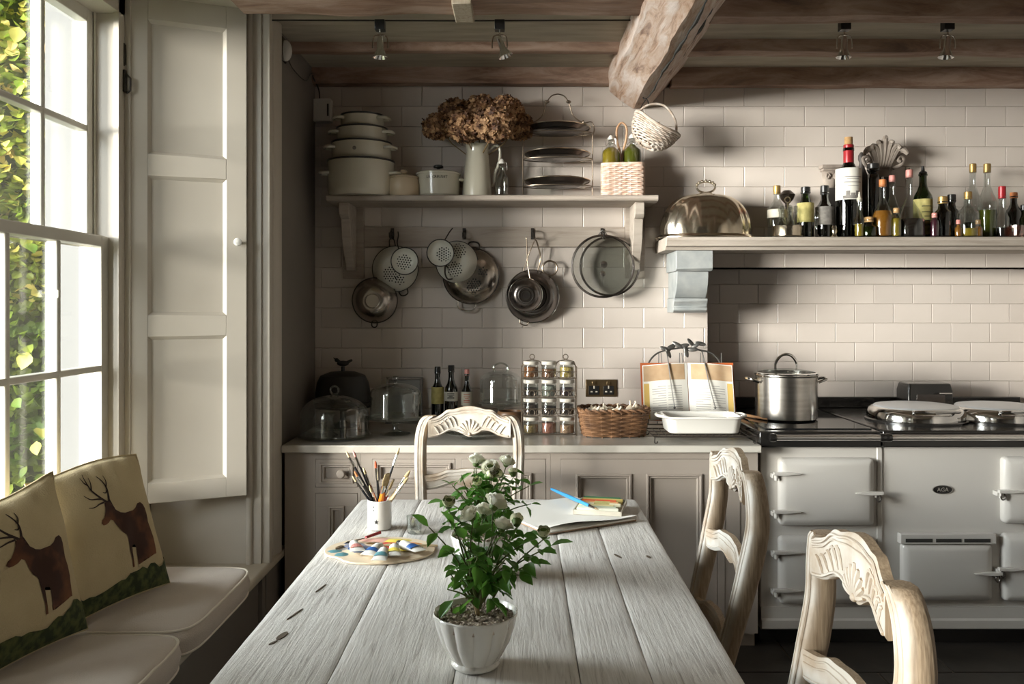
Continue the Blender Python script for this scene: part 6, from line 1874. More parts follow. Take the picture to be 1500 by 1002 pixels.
larc(hbw*0.43, -PI/2-0.8, -PI/2+0.8, 0.014); larc(hbw*0.43+0.014, -PI/2-0.55, -PI/2-0.25, 0.022); larc(hbw*0.43+0.014, -PI/2+0.2, -PI/2+0.5, 0.022); larc(hbw*0.43+0.014, -PI/2-0.2, -PI/2+0.15, 0.012)
ib.build('estate_engraving', M_labelg, t, smooth=False)
# two carved plaster wall ornaments
def acanthus(t, s, n=7):
    for k in range(n):
        f = (k-(n-1)/2)/((n-1)/2)
        pts = [(f*0.028*s, -0.02*s, 0), (f*0.040*s, -0.045*s, 0.05*s), (f*0.060*s, -0.055*s, 0.10*s-abs(f)*0.012*s), (f*0.086*s, -0.062*s, 0.138*s-abs(f)*0.055*s), (f*0.100*s, -0.074*s, 0.140*s-abs(f)*0.078*s)]
        MB().tube(smooth_path(pts, 4), lambda u: 0.0125*s*(0.55+0.75*math.sin(PI*min(1, u*0.9+0.08))), 8).build('acanthus_leaf', M_plaster, t)
wx = W(1293, 245, 4.20)
t = thing('carved_capital', 'carved grey plaster acanthus capital behind the bottles on the mantel', 'ornament', (wx.x, 4.235, MZ))
zc_ = wx.z-MZ
MB().box(-0.035, 0.035, -0.035, 0.02, 0, zc_-0.045).build('column', flat('dark_bracket_wood', (0.035, 0.03, 0.028), 0.5), t, bevel=0.004)
MB().lathe([(0.050, zc_-0.045), (0.058, zc_-0.035), (0.052, zc_-0.02), (0.06, zc_-0.01), (0.05, zc_+0.02), (0.07, zc_+0.11), (0, zc_+0.115)], 24, sy=0.5, cy=-0.005).build('bell', M_plaster, t)
sub = bpy.data.objects.new('leaf_spray', None); C.objects.link(sub); sub.parent = t; sub.location = (0, 0.0, zc_-0.01)
acanthus(sub, 1.05)
for s in (-1, 1):
    MB().tube(smooth_path([(s*0.05, -0.03, zc_-0.005), (s*0.085, -0.04, zc_+0.01), (s*0.098, -0.04, zc_+0.04), (s*0.08, -0.045, zc_+0.052), (s*0.07, -0.045, zc_+0.035), (s*0.082, -0.045, zc_+0.026)], 5), 0.009, 8).build('scroll', M_plaster, t)
wx = W(1220, 245, 4.22)
t = thing('carved_bracket', 'small carved plaster bracket ornament left of the wine bottle', 'ornament', (wx.x-0.005, 4.245, MZ))
z_ = wx.z-MZ
MB().box(-0.05, 0.05, -0.035, 0.02, z_-0.005, z_+0.012).box(-0.044, 0.044, -0.030, 0.02, z_-0.018, z_-0.005).build('abacus', M_plaster, t, bevel=0.003)
b = MB().lathe([(0, z_-0.11), (0.02, z_-0.105), (0.036, z_-0.06), (0.040, z_-0.018)], 20, sy=0.6)
b.build('bell', M_plaster, t)
for s in (-1, 1): MB().tube([(s*0.020+0.012*math.cos(a*0.7)*(1-a/14), -0.026, z_-0.045+0.018*math.sin(a*0.7)*(1-a/14)) for a in range(12)], 0.005, 7).build('scroll', M_plaster, t)
MB().box(-0.022, 0.022, -0.022, 0.02, 0, z_-0.10).build('post', flat('dark_bracket_wood', (0.035, 0.03, 0.028), 0.5), t)
t = thing('dark_figurine', 'slim dark wooden finial just right of the wine bottle neck', 'ornament', (pot_xy(1262, 4.215), 4.215, MZ))
MB().lathe([(0, 0), (0.03, 0), (0.032, 0.20), (0.038, 0.25), (0.030, 0.32), (0.014, 0.36), (0.010, 0.385), (0.017, 0.40), (0.016, 0.42), (0.006, 0.435), (0, 0.437)], 20).build('body', flat('dark_carved_wood', (0.05, 0.042, 0.038), 0.6), t)
B('slim clear pourer bottle in front of the wine bottle foot', 1259, 281, 3.99, MZ, 14.6, M_glass, M_oil, 0.35, pour=M_label, shoulder=0.5, neck=0.5)
B('low round green bottle of oil beside the wine bottle', 1273, 318, 3.99, MZ, 21.3, M_greeng, M_oil, 0.6, cap=M_cork, caph=0.012, shoulder=0.6, neck=0.5)
t = B('tall dark green fluted bottle standing before the carved capital', 1279, 240, 4.14, MZ, 17.9, M_darkg, M_darkliq, 0.9, cap=M_blackcap, caph=0.02, shoulder=0.9, neck=0.8)
B('conical clear bottle of amber oil with an orange stopper', 1293, 252, 4.01, MZ, 29.1, M_glass, M_amber, 0.50, cap=M_orange, caph=0.022, pour=M_chrome, shoulder=0.45, neck=0.30)
B('clear bottle with a dusty pink cap', 1307, 257, 4.13, MZ, 22.4, M_glass, M_amber, 0.40, cap=M_pink, caph=0.020, shoulder=0.5, neck=0.36)
B('short amber bottle under the pink-capped one, nearer the mantel edge', 1313, 305, 3.985, MZ, 14.6, M_glass, M_oil, 0.7, cap=M_cork, caph=0.01, shoulder=0.7, neck=0.5)
B('wide conical clear bottle with red collar and chrome pourer', 1332, 238, 4.03, MZ, 42.6, M_glass, M_darkliq, 0.30, cap=M_pink, caph=0.025, pour=M_chrome, shoulder=0.30, neck=0.20)
B('tall green olive oil bottle with long cream label and pourer', 1352, 243, 4.08, MZ, 25.8, M_greeng, M_oil, 0.6, pour=M_blackcap, lab=M_labely, lz=(0.06, 0.60), shoulder=0.66, neck=0.40, ink=M_ink, square=False)
B('thin bottle of purple vinegar between green bottle and dark bottle', 1369, 312, 4.00, MZ, 13.4, M_glass, M_purple, 0.85, cap=M_pink, caph=0.010, shoulder=0.75, neck=0.5)
B('squat dark bottle with a gold ring cap', 1381, 288, 4.02, MZ, 22.4, M_darkg, M_darkliq, 0.8, cap=M_gold, caph=0.022, shoulder=0.72, neck=0.52)
B('squat dark bottle with a plain black cap beside the gold-capped one', 1394, 285, 4.12, MZ, 20.2, M_darkg, M_darkliq, 0.8, cap=M_blackcap, caph=0.026, shoulder=0.72, neck=0.50)
B('tiny amber miniature bottle left of the round clear one', 1404, 322, 3.99, MZ, 11.2, M_glass, M_amber, 0.8, cap=M_pink, caph=0.008, shoulder=0.6, neck=0.5, name='miniature_bottle')
B('round clear bottle with a gold cork stopper', 1418, 281, 4.01, MZ, 30.2, M_glass, M_oil, 0.22, cap=M_gold, caph=0.022, shoulder=0.62, neck=0.32)
B('tall clear bottle with gold foil collar, left one of the tall pair', 1425, 240, 4.14, MZ, 24.6, M_glass, M_oilg, 0.25, cap=M_gold, caph=0.030, shoulder=0.58, neck=0.34)
B('tall clear bottle with gold foil collar and green oil, right one of the pair', 1446, 240, 4.10, MZ, 25.8, M_glass, M_oilg, 0.42, cap=M_gold, caph=0.030, shoulder=0.58, neck=0.34)
B('tiny amber miniature bottle in front of the tall gold-collared pair', 1433, 322, 3.985, MZ, 12.3, M_glass, M_amber, 0.7, cap=M_cork, caph=0.008, shoulder=0.6, neck=0.5, name='miniature_bottle')
B('slim clear bottle with a tall red foil cap', 1468, 273, 4.05, MZ, 19.0, M_glass, M_darkliq, 0.25, cap=M_redfoil, caph=0.045, shoulder=0.5, neck=0.48)
B('dark brown bottle with an orange neck ring near the right frame edge', 1485, 282, 4.12, MZ, 22.4, M_darkg, M_darkliq, 0.8, cap=M_orange, caph=0.016, shoulder=0.66, neck=0.40)
t = thing('cut_glass_tumbler', 'pink-tinted cut glass tumbler at the right end of the mantel', 'glass', (pot_xy(1489, 3.99), 3.99, MZ))
MB().lathe([(0, 0), (0.030, 0), (0.034, 0.006), (0.036, 0.055), (0.034, 0.055), (0.031, 0.010), (0, 0.008)], 24, flute=12, fd=0.05).build('body', glass('pink_cut_glass', (0.85, 0.62, 0.55), 0.16), t)
B('green-labelled bottle cut by the right frame edge on the mantel', 1500, 300, 4.10, MZ, 20.2, M_greeng, M_oilg, 0.7, cap=M_blackcap, caph=0.015, shoulder=0.66, neck=0.40)

# ================================================================ ON THE TABLE
ZT = TZ+0.0015
def tp(px, py): # point on the table top
    Y = (CAMZ-TZ)*F/(py-450); return Vector(((px-762)*Y/F, Y, ZT))
# brush mug
mc = tp(556, 774)
t = thing('brush_mug', 'white enamel mug with a small black star, full of paint brushes', 'mug', mc)
MB().lathe([(0, 0.004), (0.034, 0), (0.036, 0.002), (0.0365, 0.006), (0.0365, 0.084), (0.0375, 0.086), (0.035, 0.087), (0.0345, 0.010), (0, 0.008)], 36).build('body', M_china, t)
st_ = MB(); R_ = 0.0372
sp = []
for k in range(10):
    a = PI/2+k*PI/5; q = 0.0085 if k % 2 == 0 else 0.0036
    u = q*math.cos(a)/R_-PI/2-0.10; sp.append((R_*math.cos(u), R_*math.sin(u), 0.026+q*math.sin(a)))
cpt = (R_*1.003*math.cos(-PI/2-0.10), R_*1.003*math.sin(-PI/2-0.10), 0.026)
st_.add(sp+[cpt], [(k, (k+1) % 10, 10) for k in range(10)])
for dz in (0.058, 0.068):
    u = -PI/2-0.35; st_.add([(R_*math.cos(u), R_*math.sin(u), dz), (R_*math.cos(u+0.06), R_*math.sin(u+0.06), dz), (R_*math.cos(u+0.06), R_*math.sin(u+0.06), dz+0.005), (R_*math.cos(u), R_*math.sin(u), dz+0.005)], [(0, 1, 2, 3)])
st_.build('star_emblem', M_ink, t, smooth=False)
M_bl = flat('black_brush_lacquer', (0.015, 0.015, 0.018), 0.25)
M_or = flat('orange_brush_lacquer', (0.75, 0.22, 0.02), 0.3)
M_rd = flat('dark_red_brush_lacquer', (0.30, 0.02, 0.02), 0.3)
M_nat = flat('natural_brush_wood', (0.55, 0.42, 0.25), 0.6)
M_bl2 = flat('blue_brush_lacquer', (0.03, 0.16, 0.36), 0.3)
M_bris = mat('brush_bristle', (0.52, 0.42, 0.24), 0.9, col2=(0.35, 0.26, 0.13), scale=80)
M_bris2 = flat('red_stained_bristle', (0.42, 0.08, 0.03), 0.9)
def brush(label, top, Yoff, length, rh, hm, bm_, kind='round', group='paint brushes in the mug', base=None):
    """brush standing bristles up: top = pixel of the bristle tip"""
    Y = mc.y+Yoff
    tip = W(top[0], top[1], Y)
    bx = (tip.x-mc.x); d0 = Vector((-0.020*(1 if bx > 0 else -1)*min(1, abs(bx)/0.04), -Yoff*0.4, 0.010))
    foot = mc+d0
    v = tip-foot; L = v.length
    t = thing('paint_brush', label, 'paint brush', foot, 0, group)
    t.rotation_euler = v.to_track_quat('Z', 'Y').to_euler()
    w = {'round': 1.0, 'flat': 1.6}[kind]
    lb = 0.020*(rh/0.004)**0.8; lf = 0.034*(rh/0.0045)**0.7*(0.4 if kind == 'flat' else 1.0)
    MB().tube([(0, 0, 0), (0, 0, (L-lb-lf)*0.5), (0, 0, L-lb-lf)], lambda u: rh*(0.5+0.6*math.sin(PI*(0.1+0.75*u))), 10).build('handle', hm, t)
    f_ = MB().lathe([(rh*0.85, L-lb-lf-0.003), (rh*0.95, L-lb-lf*0.5), (rh*0.9, L-lb)], 12, sx=w, sy=1.0 if kind == 'round' else 0.6).build('ferrule', M_chrome, t)
    MB().lathe([(rh*0.85, L-lb-0.002), (rh*1.0, L-lb*0.6), (rh*0.7 if kind == 'flat' else rh*0.45, L-0.002), (0, L)], 12, sx=w, sy=1.0 if kind == 'round' else 0.5).build('bristles', bm_, t)
    return t
BR = [((507, 661), -0.010, M_nat, 0.0032, M_bl, 'round', 'black-handled paint brush leaning furthest left in the mug'),
      ((517, 660), 0.012, M_pink, 0.0032, M_bl, 'round', 'black-handled paint brush second from the left with a pale pink tip'),
      ((519, 690), -0.02, M_orange, 0.0030, M_bl, 'round', 'short dark paint brush with an orange tip at the left of the mug'),
      ((516, 697), 0.0, M_bris, 0.0032, M_bl, 'round', 'lowest leaning dark paint brush at the left of the mug'),
      ((532, 685), 0.02, M_bris, 0.0034, M_rd, 'round', 'dark red paint brush with grey bristles left of centre'),
      ((550, 675), 0.005, M_bris2, 0.0036, M_bl, 'round', 'upright paint brush with red-stained bristles in the middle of the mug'),
      ((585, 656), 0.010, M_bris, 0.0034, M_bl, 'round', 'tallest black paint brush leaning right in the mug'),
      ((568, 693), -0.020, M_bris, 0.0075, M_or, 'flat', 'wide bristle brush with a bright orange handle'),
      ((577, 702), -0.006, M_bris, 0.0060, M_rd, 'flat', 'wide bristle brush with a dark red handle'),
      ((601, 689), 0.0, M_bris, 0.0046, M_nat, 'round', 'rightmost natural-handled paint brush in the mug'),
      ((598, 699), -0.016, M_bris, 0.0042, M_nat, 'round', 'natural-handled paint brush just left of the rightmost one'),
      ((541, 711), -0.022, M_bris, 0.0036, M_bl, 'round', 'short thin black brush at the front of the mug'),
      ((590, 712), 0.02, M_labelw, 0.0040, M_bl2, 'round', 'blue-handled paint brush with white bristles at the back of the mug')]
for (tp_, yo, bm_, rh, hm, kd, lab) in BR: brush(lab, tp_, yo, 0.2, rh*1.25, hm, bm_, kd)
# shot glass
g0 = tp(607, 781)
t = thing('water_glass', 'tiny clear shot glass on the table beside the brush mug', 'glass', g0)
MB().lathe([(0, 0.001), (0.020, 0), (0.0215, 0.010), (0.0235, 0.050), (0.0225, 0.050), (0.0195, 0.012), (0, 0.010)], 28).build('glass', M_glassthick, t)
# palette
pc = tp(557, 808)
t = thing('paint_palette', 'oval wooden painter palette smeared with red, yellow and blue paint', 'palette', pc, 0.0)
pts = []
for k in range(44):
    a = 2*PI*k/44
    rx, ry = 0.150, 0.128
    k_ = 1-0.10*math.exp(-((a-3.9)/0.22)**2)
    pts.append((rx*math.cos(a)*k_, ry*math.sin(a)*k_))
hole = [(-0.105+0.020*math.cos(-2*PI*k/44), 0.015+0.026*math.sin(-2*PI*k/44)) for k in range(44)]
n = 44
# bridge outline to hole: ring strip on matching angles about the hole centre
vs = []; fs = []
for (zz) in (0.0, 0.005):
    for k in range(n): vs.append((pts[k][0], pts[k][1], zz))
    for k in range(n):
        a = math.atan2(pts[k][1]-0.015, pts[k][0]+0.105)
        vs.append((-0.105+0.020*math.cos(a), 0.015+0.026*math.sin(a), zz))
for k in range(n):
    k2 = (k+1) % n
    fs += [(k, n+k, n+k2, k2), (2*n+k, 2*n+k2, 3*n+k2, 3*n+k), (k, k2, 2*n+k2, 2*n+k), (n+k, 3*n+k, 3*n+k2, n+k2)]
MB().add(vs, fs).build('board', M_palwood, t, bevel=0.001)
def blob(x, y, rx, ry, m, seed, h=0.003, name='paint_smear', rz=0):
    vs = [(0, 0, 0.0055+h)]; n_ = 16
    for rr in (0.55, 1.0):
        for k in range(n_):
            a = 2*PI*k/n_; q = rr*(1+0.28*noise.noise(Vector((math.cos(a)*1.5+seed, math.sin(a)*1.5, rr))))
            vs.append((rx*q*math.cos(a), ry*q*math.sin(a), 0.0052+(h*0.8 if rr < 1 else 0)))
    fs = [(0, 1+k, 1+(k+1) % n_) for k in range(n_)]+[(1+k, 1+n_+k, 1+n_+(k+1) % n_, 1+(k+1) % n_) for k in range(n_)]
    MB().at(Matrix.Translation((x, y, 0)) @ Matrix.Rotation(rz, 4, 'Z')).add(vs, fs).build(name, m, t)
PM = {k: flat(f'{k}_paint', c, 0.35) for k, c in dict(red=(0.60, 0.04, 0.02), orange=(0.75, 0.28, 0.05), yellow=(0.75, 0.62, 0.12), blue=(0.03, 0.10, 0.30), pale=(0.72, 0.62, 0.50), pinkish=(0.68, 0.38, 0.30), green=(0.10, 0.20, 0.08), teal=(0.10, 0.25, 0.28), grey=(0.20, 0.22, 0.30), brown=(0.14, 0.08, 0.03)).items()}
for a in ((-0.02, 0.09, 0.05, 0.022, 'pinkish', 1), (0.03, 0.085, 0.045, 0.02, 'yellow', 2), (0.075, 0.045, 0.035, 0.022, 'orange', 3), (0.02, 0.04, 0.038, 0.030, 'red', 4), (-0.045, 0.0, 0.045, 0.032, 'blue', 5), (-0.075, 0.035, 0.030, 0.026, 'grey', 6),
          (-0.12, -0.02, 0.018, 0.014, 'teal', 7), (-0.095, -0.050, 0.020, 0.018, 'teal', 8), (0.075, 0.0, 0.030, 0.020, 'yellow', 9), (0.0, -0.01, 0.030, 0.020, 'pinkish', 10), (0.095, 0.02, 0.02, 0.02, 'green', 11), (-0.03, 0.06, 0.022, 0.012, 'brown', 12), (0.05, -0.05, 0.05, 0.025, 'pale', 13)):
    blob(a[0], a[1], a[2], a[3], PM[a[4]], a[5])
def paint_tube(label, px, py, rz, cap, band, L=0.052):
    p = tp(px, py)
    t = thing('paint_tube', label, 'paint tube', (p.x, p.y, ZT+0.018), rz, 'paint tubes on the palette')
    t.scale = (1.6, 1.6, 1.5)
    vs = []; fs = []
    secs = [(-L*0.5, 0.0125, 0.0006), (-L*0.44, 0.0125, 0.0012), (-L*0.2, 0.0115, 0.0045), (L*0.2, 0.0088, 0.0080), (L*0.36, 0.0085, 0.0085), (L*0.42, 0.0045, 0.0045)]
    n_ = 16
    for (y_, a, c) in secs:
        for k in range(n_): q = 2*PI*k/n_; vs.append((a*math.cos(q), y_, c*math.sin(q)))
    for i in range(len(secs)-1):
        for k in range(n_): fs.append((i*n_+k, i*n_+(k+1) % n_, (i+1)*n_+(k+1) % n_, (i+1)*n_+k))
    fs += [tuple(range(n_)), tuple((len(secs)-1)*n_+k for k in range(n_))]
    MB().add(vs, fs).build('tube', M_labelw, t)
    MB().at(Matrix.Translation((0, L*0.42, 0)) @ Matrix.Rotation(-PI/2, 4, 'X')).lathe([(0.0055, 0), (0.0055, 0.009), (0.0045, 0.011), (0, 0.011)], 12).build('cap', cap, t)
    vs = []
    for y_, a, c in ((-L*0.26, 0.0120, 0.0042), (-L*0.04, 0.0106, 0.0066)):
        for k in range(9): q = PI*0.1+PI*0.8*k/8; vs.append((a*1.03*math.cos(q), y_, c*1.05*math.sin(q)+0.0006))
    MB().add(vs, [(k, k+1, k+10, k+9) for k in range(8)]).build('colour_band', band, t, smooth=False)
    return t
paint_tube('pinkish paint tube at the left on the palette', 521, 812, 0.35, M_blackcap, M_pink)
paint_tube('white paint tube with a blue band left of centre on the palette', 547, 817, -0.25, M_labelw, PM['blue'])
paint_tube('white paint tube overhanging the front edge of the palette', 559, 824, 0.0, M_blackcap, PM['teal'], 0.058)
paint_tube('white paint tube with a yellow band right of centre on the palette', 577, 818, 0.12, M_labelw, PM['yellow'])
paint_tube('white paint tube with a blue stripe at the right on the palette', 601, 812, 0.75, M_blackcap, PM['blue'], 0.060)
p = tp(612, 806)
t = thing('palette_brush', 'natural wooden brush lying across the right side of the palette', 'paint brush', (p.x, p.y, ZT+0.013), 0.02)
MB().tube([(-0.05, 0, 0), (0.055, 0, -0.002)], 0.0042, 8, r1=0.003).build('handle', M_nat, t)
MB().tube([(-0.075, 0, 0), (-0.05, 0, 0)], 0.005, 8).build('ferrule', M_gold, t)
MB().tube([(-0.095, 0, 0), (-0.075, 0, 0)], 0.002, 8, r1=0.0048).build('bristles', M_bris, t)
p = tp(528, 797)
t = thing('palette_knife', 'small palette knife lying at the upper left of the palette', 'palette knife', (p.x, p.y, ZT+0.012), 0.9)
MB().tube([(0.02, 0, 0.001), (0.075, 0, 0.004)], 0.004, 8, r1=0.005).build('handle', M_rd, t)
MB().prism([(-0.06, 0), (-0.04, -0.010), (-0.02, -0.006), (0.02, -0.002), (0.02, 0.002), (-0.02, 0.006), (-0.04, 0.010)], -0.0006, 0.0006, 'z').build('blade', M_chrome, t)

# sketch pad
t = thing('sketch_pad', 'open drawing pad of white paper with curled kraft backing at the table end', 'sketch pad', (0.133, 2.757, ZT), math.atan2(0.5, 0.866))
w_, h_ = 0.165, 0.175
MB().box(-w_, w_, -h_, h_, 0, 0.003).build('backing', M_brown, t, bevel=0.001)
def sheet(name, m, z0, seed, curl, xoff=0.0, sc=1.0):
    vs = []; fs = []; n = 20
    for i in range(n+1):
        for j in range(n+1):
            u = -1+2*i/n; v = -1+2*j/n
            z = z0+curl*max(0, -v-0.45)**2*(0.6+0.4*math.sin(u*3+seed))+0.002*(1+noise.noise(Vector((u*1.4, v*1.4, seed))))
            vs.append((u*w_*sc+xoff, v*h_*sc, z))
    for i in range(n):
        for j in range(n):
            a = i*(n+1)+j; fs.append((a, a+n+1, a+n+2, a+1))
    return MB().add(vs, fs).build(name, m, t)
MB().box(-w_+0.002, w_-0.002, -h_+0.002, h_-0.001, 0.003, 0.008).build('page_block', M_paper, t, bevel=0.001)
sheet('page', M_paper, 0.0085, 3, 0.05)
# pastels on the pad
pp = tp(866, 752)
t = thing('pastel_tray', 'small open card tray of coloured oil pastels lying on the drawing pad', 'pastels', (0.262, 2.80, ZT+0.0125), -0.22)
MB().box(-0.074, 0.074, -0.088, 0.088, 0, 0.003).box(-0.076, 0.076, -0.091, -0.088, 0, 0.014).box(-0.076, 0.076, 0.088, 0.091, 0, 0.014).box(-0.077, -0.074, -0.091, 0.091, 0, 0.014).box(0.074, 0.077, -0.091, 0.091, 0, 0.014).build('tray', M_label, t)
cols = [(0.62, 0.62, 0.50), (0.50, 0.55, 0.40), (0.70, 0.60, 0.30), (0.72, 0.66, 0.45), (0.62, 0.30, 0.12), (0.60, 0.09, 0.03), (0.45, 0.35, 0.10), (0.03, 0.14, 0.06)]
for k, c in enumerate(cols):
    m_ = flat(f'pastel_{k}', c, 0.7)
    y_ = -0.077+k*0.022
    MB().tube([(-0.066, y_, 0.0125), (0.066-0.01*(k % 3), y_, 0.0125)], 0.0095, 8).build('pastel', m_, t)
    if k in (4, 5, 3): MB().tube([(-0.02, y_, 0.0127), (0.03, y_, 0.0127)], 0.0099, 8).build('wrapper', flat('red_wrapper', (0.62, 0.08, 0.03), 0.6) if k == 5 else M_labely, t)
t = thing('blue_brush', 'long blue-handled brush lying diagonally over the pastels and pad', 'paint brush', (0.178, 2.845, ZT+0.043))
a_ = Vector((-0.068, 0.17, -0.012)); c_ = Vector((0.040, -0.135, 0.0))
MB().tube([a_, a_*0.5+c_*0.5, c_], lambda u: 0.0028+0.0040*math.sin(PI*min(1, 0.1+0.7*u)), 10).build('handle', flat('bright_blue_lacquer', (0.03, 0.22, 0.48), 0.3), t)
d_ = (c_-a_).normalized()
MB().tube([c_-d_*0.002, c_+d_*0.045], 0.0042, 9, r1=0.0032).build('ferrule', M_darksteel, t)
MB().tube([c_+d_*0.045, c_+d_*0.07], 0.0036, 8, r1=0.0006).build('bristles', M_woodstem, t)

# ---------------------------------------------------------------- potted roses
leafm = [leaf_mesh('leaf', M_leaf, 0.036, 0.021, 0.30), leaf_mesh('leaf', M_leaf, 0.046, 0.025, 0.45), leaf_mesh('leaf', M_leaf, 0.028, 0.017, 0.2)]
def rose_mesh(name, rad, rings, m, op, seed):
    """cupped petals in overlapping rings; outer rings open wider and lower"""
    r2 = random.Random(seed); vs = []; fs = []
    for ri in range(rings):
        f = (ri+1)/rings
        n = 3 if ri == 0 else 4+ri
        H = rad*(1.65-0.62*f*op)
        for k in range(n):
            a0 = 2*PI*k/n+ri*0.9+r2.uniform(-0.2, 0.2)
            base = len(vs); cw = PI/n*1.35
            for i in range(5):
                u = i/4
                rr_ = rad*(0.12+(0.30+0.55*f)*math.sin(u*PI*(0.66-0.12*op*f))+(0.30*op*f*u*u))
                for j in range(5):
                    s_ = -1+2*j/4
                    a = a0+s_*cw*(0.55+0.45*math.sin(u*PI*0.8))
                    z = H*u-0.16*rad*u*s_*s_+0.06*rad*r2.uniform(-1, 1)*u
                    if u == 1: z -= rad*0.16*op*f
                    q = rr_*(1-0.06*abs(s_))
                    vs.append((q*math.cos(a), q*math.sin(a), z))
            for i in range(4):
                for j in range(4):
                    q = base+i*5+j; fs.append((q, q+1, q+6, q+5))
    return MB().add(vs, fs).mesh(name, m, ang=180)
roseo = rose_mesh('rose_bloom', 0.0185, 5, M_rose, 1.0, 3)
roseb = rose_mesh('rose_bud', 0.0125, 3, M_bud, 0.25, 5)
M_sep = flat('sepal_green', (0.10, 0.16, 0.03), 0.6)
sepal = MB().lathe([(0, -0.004), (0.006, -0.002), (0.009, 0.006), (0.0125, 0.015)], 10).mesh('sepal', M_sep)
gmesh = None
def potted_rose(label, X, Y, blooms, extra, seed, zs=1.0):
    global gmesh
    rr = random.Random(seed)
    t = thing('potted_rose', label, 'potted plant', (X, Y, ZT), 0, 'potted miniature roses')
    prof = [(0, 0.002), (0.040, 0), (0.044, 0.003), (0.046, 0.008), (0.042, 0.013), (0.050, 0.024), (0.064, 0.050), (0.0735, 0.080), (0.0765, 0.094), (0.079, 0.100), (0.077, 0.102), (0.073, 0.098), (0.068, 0.075), (0, 0.070)]
    b = MB(); n = 96; vs = []; fs = []
    for i, (r_, z) in enumerate(prof):
        for k in range(n):
            a = 2*PI*k/n
            fl_ = 1+0.075*(abs(math.sin(a*6))**0.5-0.7)*(1 if 3 < i < 9 else (0.35 if i >= 9 else 0))
            vs.append((r_*fl_*math.cos(a), r_*fl_*math.sin(a), z))
    for i in range(len(prof)-1):
        for k in range(n): fs.append((i*n+k, i*n+(k+1) % n, (i+1)*n+(k+1) % n, (i+1)*n+k))
    b.add(vs, fs).build('pot', M_china, t, ang=60)
    if gmesh is None:
        g = MB()
        g.lathe([(0, 0.088), (0.0715, 0.086), (0.0715, 0.080), (0, 0.08)], 24)
        for _ in range(950):
            a = rr.uniform(0, 2*PI); q = 0.070*math.sqrt(rr.random()); s = rr.uniform(0.0022, 0.0046)
            c = Vector((q*math.cos(a), q*math.sin(a), 0.089+rr.uniform(0, 0.0045)+0.004*(1-q/0.07)))
            g.ball(c, s, 5, 3, (1, rr.uniform(0.7, 1.2), rr.uniform(0.6, 0.9)))
        gmesh = g.mesh('gravel', M_gravel, smooth=False)
    link('gravel', gmesh, t)['kind'] = 'stuff'
    L = []
    base = Vector((0.004, 0, 0.085))
    MB().tube(smooth_path([(0.0, 0, 0.08), (0.004, -0.004, 0.10), (-0.003, 0.002, 0.125), (0.003, 0, 0.145)], 4), 0.0052, 8, r1=0.0035).build('stem', M_woodstem, t)
    nleaf = [0]
    def place_leaf(p, d, sc=1.0):
        nleaf[0] += 1
        if nleaf[0] > 298: return
        o = link('leaf', rr.choice(leafm), t)
        o.location = p
        d = Vector(d).normalized()
        o.rotation_euler = (d.to_track_quat('Y', 'Z') @ Euler((0, rr.uniform(-0.7, 0.7), 0)).to_quaternion()).to_euler()
        s = sc*rr.uniform(0.66, 1.05); o.scale = (s, s, s)
    def twig(p0, p1, sag, nl, r0=0.0022, leaves=True):
        p0 = Vector(p0); p1 = Vector(p1)
        mid = (p0+p1)/2+Vector((rr.uniform(-0.01, 0.01), rr.uniform(-0.01, 0.01), sag))
        P = smooth_path([p0, mid, p1], 5)
        MB().tube(P, r0, 6, r1=r0*0.5).build('twig', M_stem, t)
        for k in range(nl):
            f = 0.25+0.75*(k+0.5)/nl
            q = P[min(len(P)-1, int(f*(len(P)-1)))]
            dr = (P[-1]-P[0]).normalized()
            sd = Vector((rr.uniform(-1, 1), rr.uniform(-1, 1), rr.uniform(-0.45, 0.35)))
            sd = (sd-dr*sd.dot(dr)).normalized()
            # compound leaf: short stalk then three leaflets
            e = q+sd*0.018+dr*0.006
            place_leaf(e, sd+dr*0.3+Vector((0, 0, -0.25)), 1.0)
            if rr.random() < 0.75:
                s2 = sd.cross(dr)
                place_leaf(e-sd*0.006, sd*0.5+s2+Vector((0, 0, -0.2)), 0.8); place_leaf(e-sd*0.006, sd*0.5-s2+Vector((0, 0, -0.2)), 0.8)
    for k, (px, py, dy, kind) in enumerate(blooms):
        w_p = W(px, py, Y+dy)
        p = w_p-Vector((X, Y, ZT))
        s0 = base+Vector((p.x*0.15, p.y*0.15, 0.02+0.02*rr.random()))
        twig(s0, p+Vector((0, 0, -0.004)), 0.01, 4)
        o = thing_part = bpy.data.objects.new('flower', None); C.objects.link(o); o.parent = t
        o.location = p; o.rotation_euler = (rr.uniform(0.1, 0.95), rr.uniform(-0.4, 0.4), rr.uniform(0, 6))
        link('bloom' if kind == 'o' else 'bud', roseo if kind == 'o' else roseb, o)
        link('sepal', sepal, o)
        if kind == 'o': s = rr.uniform(0.85, 1.1); o.scale = (s, s, s)
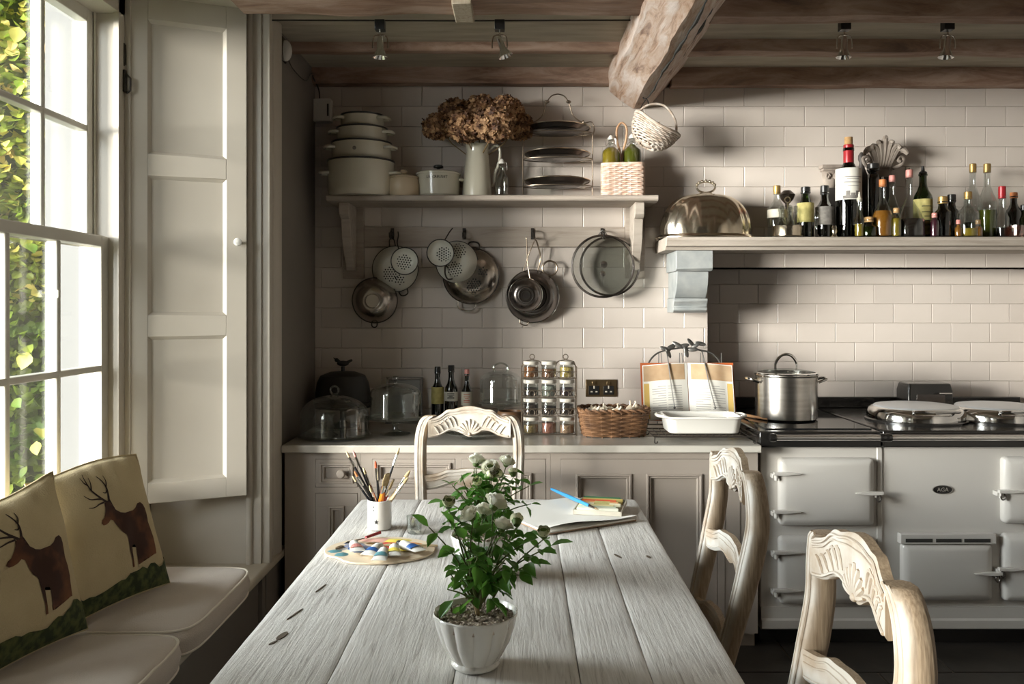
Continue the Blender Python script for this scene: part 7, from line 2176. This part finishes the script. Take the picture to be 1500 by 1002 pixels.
        # leaves close under the bloom
        for _ in range(3): place_leaf(p+Vector((rr.uniform(-0.01, 0.01), rr.uniform(-0.01, 0.01), -0.02-0.012*rr.random())), (rr.uniform(-1, 1), rr.uniform(-1, 1), rr.uniform(-0.3, 0.1)), 0.85)
    for (px, py, dy, nl) in extra:
        p = W(px, py, Y+dy)-Vector((X, Y, ZT))
        twig(base+Vector((0, 0, 0.03)), p, 0.015, nl)
        place_leaf(p, p-base+Vector((0, 0, -0.10)), 1.1)
    # inner bushy mass
    for _ in range(26):
        a = rr.uniform(0, 2*PI); q = rr.uniform(0.03, 0.075); z = rr.uniform(0.13, 0.265)*zs
        twig(base+Vector((0, 0, 0.02)), (q*math.cos(a), q*math.sin(a), z), 0.01, 3)
    return t
potted_rose('white ribbed pot of white miniature roses nearest the camera', -0.0835, 1.605,
            [(657, 742, 0.0, 'b'), (693, 760, -0.02, 'o'), (722, 745, 0.01, 'o'), (734, 778, -0.04, 'o'), (757, 768, -0.01, 'b'), (797, 786, 0.0, 'b'), (707, 757, 0.05, 'o')],
            [(628, 772, 0.0, 2), (806, 800, 0.02, 3), (780, 826, -0.02, 2), (664, 812, -0.03, 2), (672, 838, -0.04, 2), (765, 842, -0.02, 2), (715, 828, -0.07, 2), (700, 815, -0.07, 3), (740, 820, -0.06, 3), (680, 790, -0.05, 2), (760, 800, -0.04, 2), (665, 775, -0.01, 2), (690, 822, -0.06, 2), (735, 832, -0.05, 2)], 5)
potted_rose('white pot of white miniature roses standing behind the nearest one', -0.095, 2.15,
            [(697, 682, 0.0, 'o'), (719, 690, -0.02, 'o'), (741, 682, 0.02, 'o'), (733, 697, -0.03, 'b'), (752, 697, 0.0, 'b'), (701, 709, -0.05, 'b'), (712, 699, -0.04, 'b')],
            [(662, 710, 0.0, 2), (651, 735, 0.0, 2), (775, 712, 0.02, 2), (778, 738, 0.0, 2), (690, 730, -0.06, 3), (720, 725, -0.07, 3), (745, 735, -0.05, 3), (672, 745, -0.03, 2), (700, 755, -0.06, 2)], 9, 1.0)
